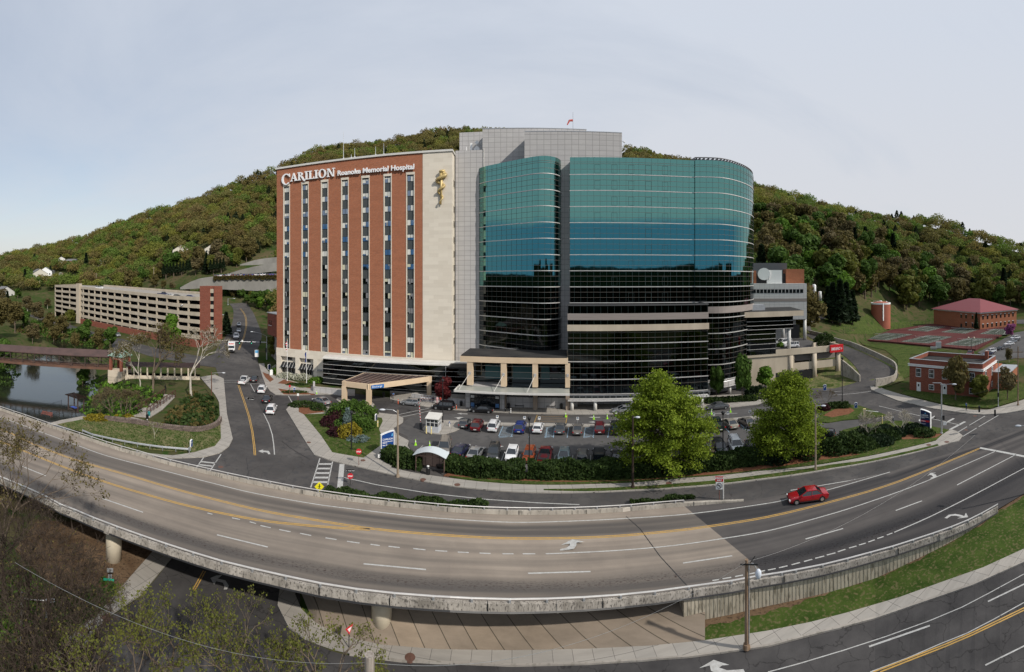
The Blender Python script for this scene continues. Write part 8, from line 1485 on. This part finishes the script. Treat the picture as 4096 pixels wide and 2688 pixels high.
b=MB(); n=12; R0=[(-w/2-.35+(w+.7)*i/n,Hs+.72*math.sin(PI*i/n)+.0) for i in range(n+1)]; vs=[(x,y,z+t) for y in (-.35,1.85) for t in (0,.06) for x,z in R0]; k=n+1
b.add(vs,[(k+i,k+i+1,3*k+i+1,3*k+i) for i in range(n)]+[(i,2*k+i,2*k+i+1,i+1) for i in range(n)]+[(i,i+1,k+i+1,k+i) for i in range(n)]+[(2*k+i,3*k+i,3*k+i+1,2*k+i+1) for i in range(n)]); b.build('arched_roof',mat('shelter_roof',(.55,.60,.62),.35),e,smooth=False)
# flagpoles
for x,yb,yt,k in ((1149,1525,1357,'us'),(1226,1537,1399,'blue')):
    e,h=pole('flagpole',x,yb,yt,'white flagpole with a limp striped flag before the tower' if k=='us' else 'white flagpole with a limp dark blue flag before the tower',WHITE,.09,.05,cat='flagpole'); b=MB(); b._ball((0,0,h),.12,.12,.12,8,6,0); b.build('finial',GOLD,e); b=MB(); n=8
    for i in range(n): z0=h-.6-i*.33; c=i%2; b.add([(-.05,0,z0),(-.35-.1*math.sin(i),-.12*math.cos(i*2),z0-.1),(-.35-.1*math.sin(i+1),-.12*math.cos(i*2+2),z0-.43),(-.05,0,z0-.33)],[(0,1,2,3)],c if k=='us' else 2)
    b.build('flag',[SR,WHITE,mat('flag_blue',(.02,.04,.16),.8)],e)
# guardrail, fences, stone wall, footbridge, pergola
def fencepath(name,pts,h,label,rails,post,m,cat='fence',step=2.,mesh=False,rr=.02,pr=.035,gf=None):
    w=[]; 
    for a,b_ in zip(pts[:-1],pts[1:]):
        n=max(1,int((b_-a).length/step)); w+=[a.lerp(b_,i/n) for i in range(n)]
    w.append(pts[-1]); e=E(name,label,cat,w[0]); o0=w[0]; b=MB()
    for z in rails: b.path([p-o0+Vector((0,0,h*z)) for p in w],rr,4)
    if mesh:
        for p,q in zip(w[:-1],w[1:]):
            n=int((q-p).length/.16)
            for i in range(n): r_=p.lerp(q,i/n)-o0; b.tube(r_+Vector((0,0,.08)),r_+Vector((0,0,h)),.009,n=3,cap=False)
    b.build('rails',m,e)
    for p in w[:95]: b=MB(); b.tube(p-o0,p-o0+Vector((0,0,h+.05)),pr,n=5); b.build('post',m,e)
    return e
gr=[P(x,y,.15) for x,y in ((330,1735),(370,1752),(450,1770),(550,1789),(650,1803),(757,1812))]; e=fencepath('guardrail',gr,.75,'galvanised beam guardrail along the lower edge of the patchy lawn',[.95],0,STEEL,cat='guardrail',step=1.9,rr=.02,pr=.06)
b=MB(); o0=gr[0]
for dz,ins in ((.55,0),(.64,.05),(.72,0),(.80,.05),(.85,0)): pass
for a,c in zip(gr[:-1],gr[1:]):
    t=(c-a).normalized(); q=Vector((-t.y,t.x,0)); 
    for z0,z1,s0,s1 in ((.45,.53,0,.07),(.53,.60,.07,0),(.60,.68,0,.07),(.68,.76,.07,0)): b.add([a-o0-q*s0*1.+Vector((0,0,z0)),c-o0-q*s0+Vector((0,0,z0)),c-o0-q*s1+Vector((0,0,z1)),a-o0-q*s1+Vector((0,0,z1))],[(0,1,2,3)])
q=gr[-1]-o0; b.box(q.x-.2,q.x+.25,q.y-.1,q.y+.05,.4,.85); b.build('beam',STEEL,e)
fencepath('iron_fence',[P(x,y,.1) for x,y in ((150,1688),(180,1672),(250,1655),(352,1649),(420,1655),(466,1660),(520,1655),(560,1640))],1.2,'black iron fence along the riverside path',[.1,.95],0,BLACK,mesh=True,step=2.2)
fencepath('iron_fence',[P(x,y,.0) for x,y in ((110,1668),(170,1650),(215,1632),(246,1622))],1.2,'black iron fence left beside the river water',[.1,.95],0,BLACK,mesh=True,step=2.2)
fencepath('iron_fence',[P(x,y,.0) for x,y in ((412,1520),(470,1528),(560,1530),(630,1530),(660,1550),(665,1570),(640,1592),(560,1640))],1.2,'black iron fence curving from the bridge tower to the steel footbridge',[.1,.95],0,BLACK,mesh=True,step=2.5)
sw=[P(x,y,0.) for x,y in sm([(420,1683),(470,1688),(560,1700),(645,1715),(731,1725),(796,1728),(845,1717),(872,1702),(882,1685)],3)]; wallpath('stone_wall',sw,.95,.6,STONE,'curved low brown fieldstone wall behind the patchy lawn','wall')
A=(P(533,1656)+P(592,1662))/2; B=(P(656,1586)+P(704,1580))/2; v=B-A; e=E('steel_footbridge','small rusty steel truss footbridge with a concrete deck','footbridge',(A.x,A.y,.15),math.atan2(v.y,v.x)); Lb=v.length; b=MB(); b.box(0,Lb,-1.3,1.3,0,.12); b.build('deck',CONC,e)
for s in (-1,1):
    b=MB(); y=s*1.4; RS=mat('rust_steel',(.09,.045,.035),.8); b.box(0,Lb,y-.07,y+.07,-.3,.0); b.box(0,Lb,y-.06,y+.06,1.3,1.42); n=9
    for i in range(n+1): b.box(Lb*i/n-.05,Lb*i/n+.05,y-.05,y+.05,-.2,1.35)
    for i in range(n): b.tube((Lb*i/n,y,-.1 if i%2 else 1.3),(Lb*(i+1)/n,y,1.3 if i%2 else -.1),.04,n=4)
    for z in (.35,.6,.85,1.1): b.box(0,Lb,y-.02,y+.02,z-.015,z+.015)
    b.build('side_truss',RS,e)
e=E('pergola','small dark timber pergola at the waterside','pergola',P(292,1645,.1),.1); b=MB()
for x in (-1.6,1.6):
    for y in (0,1.6): b=MB(); b.box(x-.1,x+.1,y-.1,y+.1,0,2.9); b.build('post',BROWN,e); b=MB(); [b.box(-2.3,2.3,y-.06,y+.06,2.9,3.05) for y in (0,1.6)]; [b.box(x-.05,x+.05,-.5,2.1,3.05,3.2) for x in [-2.1+i*.6 for i in range(8)]]; b.build('beams',BROWN,e)
e=E('picnic_table','blue-covered table under the pergola','table',P(297,1643,.1),.1); b=MB(); b.box(-.8,.8,-.4,.4,.7,.76); b.build('table_top',mat('blue_cover',(.04,.08,.35),.6),e); b=MB(); b.box(-.6,-.5,-.3,.3,0,.7); b.box(.5,.6,-.3,.3,0,.7); b.box(-.8,.8,-.9,-.6,.4,.45); b.build('table_frame',BROWN,e)
for i,(x,y) in enumerate(((589,1680),(596,1668))): e=E('park_bin',['black dog-waste bin with a white base at the footbridge end','teal bin post at the footbridge end'][i],'litter bin',P(x,y,.1)); b=MB(); b.box(-.2,.2,-.2,.2,.3,1.1); b.build('bin_body',BLACK if i==0 else mat('teal_paint',(.03,.22,.22),.6),e); b=MB(); b.box(-.08,.08,-.08,.08,0,.3); b.build('post',WHITE,e)
# tennis courts
CTP=[(3422,1356),(3560,1320),(3717,1296),(3850,1299),(4062,1311),(3985,1350),(3902,1397),(3800,1388),(3717,1381),(3560,1366)]
mb=MB(); w=[P(x,y,.6) for x,y in CTP]; mb.prism([(p.x,p.y) for p in w],-.2,.6); TC_=mb.build('court_ground',mat('court_red',(.070,.020,.020),.9,(.115,.040,.036),.1,det=7)); struct(TC_)
CG=mat('court_green',(.040,.052,.040),.9,(.075,.085,.065),.15,det=7); mb=MB(); ml=MB(); nets=[]
for q in ([(868,590),(1100,537),(1355,551),(1115,608)],[(1228,618),(1480,560),(1720,574),(1495,636)],[(1632,645),(1870,584),(2105,592),(1905,664)],[(1290,512),(1480,473),(1660,481),(1480,526)],[(1600,530),(1790,486),(2000,495),(1835,545)],[(1960,548),(2100,500),(2240,505),(2235,556)]):
    c=[P(3072+x/2.324,1100+y/2.324,.6) for x,y in q]; mb.prism([(p.x,p.y) for p in c],.61,.61)
    def I(u,v): return c[0].lerp(c[1],u).lerp(c[3].lerp(c[2],u),v)
    for u0,v0,u1,v1 in ((.03,.05,.97,.05),(.03,.95,.97,.95),(.03,.05,.03,.95),(.97,.05,.97,.95),(.03,.16,.97,.16),(.03,.84,.97,.84),(.25,.16,.25,.84),(.75,.16,.75,.84),(.25,.5,.75,.5)): ribbon(ml,[I(u0,v0)+Vector((0,0,.02)),I(u1,v1)+Vector((0,0,.02))],.2)
    nets.append((I(.5,.02),I(.5,.98)))
struct(mb.build('ground_paint',CG)); facesup(ml); struct(ml.build('ground_marking',WHP))
for i,(a,c) in enumerate(nets): e=E('tennis_net','tennis net on the '+['front left','front middle','front right','back left','back middle','back right'][i]+' court','tennis net',a); b=MB(); v=c-a; b.tube((0,0,0),(0,0,1.1),.05,n=5); b.build('post',BLACK,e); b=MB(); b.tube(v,v+Vector((0,0,1.1)),.05,n=5); b.build('post',BLACK,e); b=MB(); b.add([(0,0,.1),v+Vector((0,0,.1)),v+Vector((0,0,1.)),(0,0,1.)],[(0,1,2,3)]); b.build('net_mesh',mat('net',(.05,.06,.055),.9),e) if 0 else None; b=MB(); b.path([Vector((0,0,1.)),v+Vector((0,0,1.))],.05,4); b.build('net_band',WHITE,e)
for i,(pp,l) in enumerate((((( 3430,1357),(3560,1366),(3717,1381),(3800,1388),(3902,1397)),'along the near side of the tennis courts'),(((3902,1397),(3985,1350),(4062,1311)),'along the car park side of the tennis courts'),(((3374,1338),(3460,1340),(3560,1318),(3717,1296)),'along the grass slope side of the tennis courts'),(((3717,1296),(3850,1299),(4062,1311),(4150,1316)),'at the back of the tennis courts'))): fencepath('court_fence',[P(x,y,.5) if x>3400 else G(x,y) for x,y in pp],3.2,'tall thin dark chain-link fence '+l,[.02,.5,1],0,mat('fence_dark',(.05,.05,.045),.7),step=3.5,rr=.022,pr=.05)
e=E('utility_cabinet','pale grey cabinet by the near court fence','cabinet',P(3754,1392,.3),-1.); b=MB(); b.box(-1.1,1.1,-.8,.8,0,2.4,0); b.box(-.9,.9,-.82,-.8,.2,2.2,1); b.build('cabinet_body',[STEEL,mat('cab_panel',(.42,.44,.45),.5)],e)
for dx,l in ((3735,'low grey bin box beside the pale cabinet'),): e=E('utility_box',l,'cabinet',P(dx,1397,.3),-1.); b=MB(); b.box(-1.2,1.2,-.5,.5,0,.8); b.box(-1.3,1.3,-.6,.6,.8,.9); b.build('box_body',STEEL,e)
e,h=pole('lamp_post',3885,1405,1353,'twin-globe lamp post beside the tennis courts',BLACK,.1,.08,cat='lamp post'); b=MB(); b.box(-1.1,1.1,-.05,.05,h-.3,h-.2); b.build('crossarm',BLACK,e)
for s in (-1,1): b=MB(); b._ball((s*1.05,0,h+.1),.35,.35,.45,10,6,0); b.build('globe',mat('globe',(.55,.48,.36),.4),e)
mb=MB(); w=[P(x,y,.1) for x,y in ((3910,1410),(4062,1330),(4120,1320),(4400,1330),(4400,1420),(4060,1432),(3990,1445))]; mb.prism([(p.x,p.y) for p in w],-.1,.12); w=[P(x,y,.1) for x,y in ((3945,1292),(4030,1264),(4400,1262),(4400,1296))]; mb.prism([(p.x,p.y) for p in w],-.1,.14); struct(mb.build('ground_paving',LOT))
mb=MB(); drape(mb,None,.06,world=[Q(x,y,d) for x,y,d in ((3240,1130,200),(3290,1130,215),(3330,1160,225),(3340,1190,215),(3280,1190,200))],maxe=6); drape(mb,None,.08,world=[G(x,y) for x,y in ((3330,1300),(3400,1300),(3470,1255),(3560,1290),(3620,1285),(3680,1283),(3710,1292),(3560,1316),(3460,1336),(3380,1335),(3320,1318))],maxe=5); drape(mb,None,.08,world=[G(x,y) for x,y in ((3440,1365),(3580,1378),(3720,1392),(3800,1402),(3640,1420),(3640,1500),(3592,1485),(3590,1440),(3540,1400))],maxe=5); struct(mb.build('slope_grass',GRASS))
# ================================================================ people
SKIN=mat('skin',(.42,.25,.18),.6); SKIN2=mat('skin_dark',(.12,.065,.045),.6)
def skinmesh(verts,edges,rad,bands,sub=1):
    me=bpy.data.meshes.new('body'); me.from_pydata(verts,edges,[]); o=bpy.data.objects.new('tmp',me); COL.objects.link(o); md=o.modifiers.new('s','SKIN'); md.use_smooth_shade=True
    for i,r in enumerate(rad): me.skin_vertices[0].data[i].radius=(r,r) if not isinstance(r,tuple) else r
    me.skin_vertices[0].data[0].use_root=True; m2=o.modifiers.new('d','SUBSURF'); m2.levels=sub; m2.render_levels=sub; bpy.context.view_layer.update()
    r_=bpy.data.meshes.new_from_object(o.evaluated_get(bpy.context.evaluated_depsgraph_get())); COL.objects.unlink(o); bpy.data.objects.remove(o); r_.name='body'
    for p in r_.polygons: p.material_index=bands(p.center)
    return r_
def figure(pose):
    if pose=='stand': J=dict(pel=(0,0,.95),wa=(0,0,1.12),ch=(0,0,1.36),ne=(0,0,1.5),hd=(0,-.02,1.62),ht=(0,-.02,1.72),hl=(-.1,0,.92),kl=(-.11,-.02,.5),al=(-.11,.02,.08),tl=(-.13,-.16,.04),hr=(.1,0,.92),kr=(.12,-.08,.5),ar=(.12,.05,.08),tr=(.13,-.12,.04),sl=(-.2,0,1.42),el=(-.26,.03,1.14),wl=(-.25,-.08,.9),fl=(-.25,-.12,.82),sr=(.2,0,1.42),er=(.26,.03,1.14),wr=(.24,-.10,.9),fr=(.24,-.14,.82))
    else: J=dict(pel=(0,.05,.5),wa=(0,.04,.68),ch=(0,-.02,.92),ne=(0,-.04,1.06),hd=(0,-.08,1.17),ht=(0,-.08,1.27),hl=(-.1,0,.5),kl=(-.14,-.42,.5),al=(-.14,-.40,.1),tl=(-.14,-.56,.05),hr=(.1,0,.5),kr=(.14,-.44,.5),ar=(.13,-.36,.1),tr=(.13,-.52,.05),sl=(-.2,-.02,.98),el=(-.26,-.12,.74),wl=(-.13,-.34,.62),fl=(-.08,-.40,.60),sr=(.2,-.02,.98),er=(.26,-.12,.74),wr=(.13,-.34,.62),fr=(.08,-.40,.60))
    k=list(J); E_=[('pel','wa'),('wa','ch'),('ch','ne'),('ne','hd'),('hd','ht'),('pel','hl'),('hl','kl'),('kl','al'),('al','tl'),('pel','hr'),('hr','kr'),('kr','ar'),('ar','tr'),('ch','sl'),('sl','el'),('el','wl'),('wl','fl'),('ch','sr'),('sr','er'),('er','wr'),('wr','fr')]
    rd=dict(pel=.13,wa=.125,ch=.15,ne=.055,hd=.095,ht=.075,hl=.09,kl=.062,al=.045,tl=.045,hr=.09,kr=.062,ar=.045,tr=.045,sl=.065,el=.045,wl=.034,fl=.03,sr=.065,er=.045,wr=.034,fr=.03)
    sit=pose!='stand'; wz=.62 if sit else 1.0; nz=1.03 if sit else 1.47
    def band(c):
        if c.z>nz and abs(c.x)<.16: return 0
        if (abs(c.x)>.19 or (sit and c.y<-.26)) and c.z>(.56 if sit else .0) and c.z<(.8 if sit else 1.12) and not(c.z<.56 and sit): return 0
        if c.z<.11: return 3
        return 1 if c.z>wz else 2
    me=skinmesh([J[i] for i in k],[(k.index(a),k.index(b_)) for a,b_ in E_],[rd[i] for i in k],band); hb=MB(); h=J['hd']; hb._ball((h[0],h[1]+.025,h[2]+.045),.105,.11,.105,10,7,0); return me,hb
PM={}
def person(pose,p,rz,label,shirt,pants,hair=(.03,.02,.015),skin=SKIN,group=None):
    if pose not in PM: me,hb=figure(pose); PM[pose]=(me,hb.mesh('hair',mat('hair_dark',(.02,.015,.012),.7),True)); [me.materials.append(SKIN) for _ in range(4-len(me.materials))]
    me,hm=PM[pose]; o=bpy.data.objects.new('person',me); COL.objects.link(o); o.location=p; o.rotation_euler=(0,0,rz); tag(o,label,'person',group)
    for i,m_ in enumerate((skin,shirt,pants,BLACK)): o.material_slots[i].link='OBJECT'; o.material_slots[i].material=m_
    h=bpy.data.objects.new('hair',hm); COL.objects.link(h); setp(h,o); return o
CW=mat('cloth_white',(.6,.6,.62),.9); CN=mat('cloth_navy',(.02,.025,.06),.9); CPK=mat('cloth_pink',(.6,.35,.36),.9); CRD=mat('cloth_red',(.5,.05,.03),.9); CB=mat('cloth_blue',(.06,.16,.35),.9); CGY=mat('cloth_grey',(.2,.2,.22),.9)
LG=(('white top and dark trousers sitting leftmost on the low wall',CW,CN),('white top with hands together sitting second on the low wall',CW,CN),('white top sitting in the middle on the low wall',CW,CGY),('white top leaning forward sitting fourth on the low wall',CW,CN),('dark top sitting rightmost on the low wall',CN,CN))
bs=E('low_seat_wall','low grey granite seat wall under the maple where a group sits','wall',tuple(P(1710,1607,.14)),-.02); b=MB(); b.box(-4.2,4.2,.0,.5,0,.42); b.build('seat_block',GRAN,bs)
for i,(x,(lb,a,c)) in enumerate(zip((430,456,484,513,541),LG)): p=at(1500,1400,x,481,.14); person('sit',(p.x,P(1710,1607,.14).y+.05,.14+.0),.1*(i-2),'person in a '+lb,a,c,group='people sitting by the lobby drive')
person('stand',at(1500,1400,578,503,.14),.3,'person in a pink outfit standing left of the person in red',CPK,CPK); person('stand',at(1500,1400,607,505,.14),-.4,'person in a red top standing behind the black SUV',CRD,CN); person('sit',at(1500,1400,170,440,.14),.2,'person in blue seated alone under the canopy',CB,CN)
person('stand',P(3865,1641,.14),1.1,'person in a light blue shirt and dark trousers walking on the right pavement',CB,CN)
# ================================================================ light, sky and camera
SUNAZ=math.radians(128); SUNEL=math.radians(38)   # azimuth clockwise from the viewing direction
w=bpy.data.worlds.new('World'); sc.world=w; w.use_nodes=True; nt=w.node_tree; bg=nt.nodes['Background']
sky=nt.nodes.new('ShaderNodeTexSky'); sky.sky_type='NISHITA'; sky.sun_disc=False; sky.sun_elevation=SUNEL; sky.sun_rotation=SUNAZ; sky.air_density=1.2; sky.dust_density=1.5
tc=nt.nodes.new('ShaderNodeTexCoord'); sp=nt.nodes.new('ShaderNodeSeparateXYZ'); nt.links.new(tc.outputs['Generated'],sp.inputs[0])
def nd(t,**k):
    n=nt.nodes.new(t)
    for a,b in k.items(): setattr(n,a,b)
    return n
def mth(op,a,b=None,c=None):
    n=nd('ShaderNodeMath',operation=op)
    for i,v in enumerate((a,b,c)):
        if v is None: continue
        if isinstance(v,(int,float)): n.inputs[i].default_value=v
        else: nt.links.new(v,n.inputs[i])
    return n.outputs[0]
zz=mth('ADD',mth('MAXIMUM',sp.outputs[2],0.),.13); cb=nd('ShaderNodeCombineXYZ'); nt.links.new(mth('DIVIDE',sp.outputs[0],zz),cb.inputs[0]); nt.links.new(mth('DIVIDE',sp.outputs[1],zz),cb.inputs[1])
mp=nd('ShaderNodeMapping'); mp.inputs['Scale'].default_value=(.55,.9,1); mp.inputs['Rotation'].default_value=(0,0,.5); mp.inputs['Location'].default_value=(3.1,1.7,0); nt.links.new(cb.outputs[0],mp.inputs[0])
ns=nd('ShaderNodeTexNoise'); ns.inputs['Scale'].default_value=.75; ns.inputs['Detail'].default_value=9; ns.inputs['Roughness'].default_value=.58; ns.inputs['Distortion'].default_value=.5; nt.links.new(mp.outputs[0],ns.inputs['Vector'])
mr=nd('ShaderNodeMapRange'); mr.inputs[1].default_value=.32; mr.inputs[2].default_value=.68; mr.inputs[3].default_value=.62; mr.inputs[4].default_value=1.; nt.links.new(ns.outputs['Fac'],mr.inputs[0])
# thin cloud is whiter and thicker towards the right (+x), bluer on the left
sx=nd('ShaderNodeMapRange'); sx.inputs[1].default_value=-.9; sx.inputs[2].default_value=.6; sx.inputs[3].default_value=-.14; sx.inputs[4].default_value=.24; nt.links.new(sp.outputs[0],sx.inputs[0])
fac=mth('ADD',mr.outputs[0],sx.outputs[0]); 
# behind the viewer the sky near the horizon is clearer and bluer
bk=nd('ShaderNodeMapRange'); bk.inputs[1].default_value=.1; bk.inputs[2].default_value=-.35; nt.links.new(sp.outputs[1],bk.inputs[0]); lo=nd('ShaderNodeMapRange'); lo.inputs[1].default_value=.140; lo.inputs[2].default_value=.118; nt.links.new(mth('ADD',sp.outputs[2],mth('MULTIPLY',mth('SUBTRACT',ns.outputs['Fac'],.5),.03)),lo.inputs[0])
fb=mth('MULTIPLY',bk.outputs[0],lo.outputs[0]); cl=nd('ShaderNodeClamp'); nt.links.new(fac,cl.inputs[0])
skm=nd('ShaderNodeVectorMath',operation='SCALE'); nt.links.new(sky.outputs[0],skm.inputs[0]); skm.inputs['Scale'].default_value=.13
cr=nd('ShaderNodeValToRGB'); cr.color_ramp.elements[0].position=0; cr.color_ramp.elements[0].color=(.70,.705,.73,1); cr.color_ramp.elements[1].position=.5; cr.color_ramp.elements[1].color=(.64,.69,.78,1); nt.links.new(sp.outputs[2],cr.inputs[0])
mx=nd('ShaderNodeMixRGB'); nt.links.new(cl.outputs[0],mx.inputs[0]); nt.links.new(skm.outputs[0],mx.inputs[1]); nt.links.new(cr.outputs[0],mx.inputs[2])
mx2=nd('ShaderNodeMixRGB'); nt.links.new(fb,mx2.inputs[0]); nt.links.new(mx.outputs[0],mx2.inputs[1]); mx2.inputs[2].default_value=(.19,.37,.58,1)
nt.links.new(mx2.outputs[0],bg.inputs['Color']); bg.inputs['Strength'].default_value=1.0
ld=bpy.data.lights.new('sun','SUN'); ld.energy=3.9; ld.angle=math.radians(1.2); ld.color=(1,.94,.86); lo_=bpy.data.objects.new('sun',ld); COL.objects.link(lo_)
sd=Vector((math.sin(SUNAZ)*math.cos(SUNEL),math.cos(SUNAZ)*math.cos(SUNEL),math.sin(SUNEL))); lo_.rotation_euler=sd.to_track_quat('Z','Y').to_euler(); lo_.location=(0,0,200)
cam=bpy.data.cameras.new('camera'); co_=bpy.data.objects.new('camera',cam); COL.objects.link(co_); sc.camera=co_; co_.location=(0,0,HC); co_.rotation_euler=(PI/2,0,0)
sc.render.engine='CYCLES'; cam.type='PANO'; cam.panorama_type='CENTRAL_CYLINDRICAL'; cam.central_cylindrical_range_u_min=-2048/F; cam.central_cylindrical_range_u_max=2048/F
cam.central_cylindrical_range_v_min=-(2688-YH)/F; cam.central_cylindrical_range_v_max=YH/F; cam.central_cylindrical_radius=1.; cam.clip_start=.1; cam.clip_end=8000
sc.view_settings.view_transform='Standard'; sc.view_settings.look='None'; sc.view_settings.exposure=.0; sc.view_settings.gamma=1
sc.cycles.max_bounces=6; sc.cycles.diffuse_bounces=2; sc.cycles.glossy_bounces=3; sc.cycles.transmission_bounces=2; sc.cycles.transparent_max_bounces=6
sc.cycles.use_denoising=True
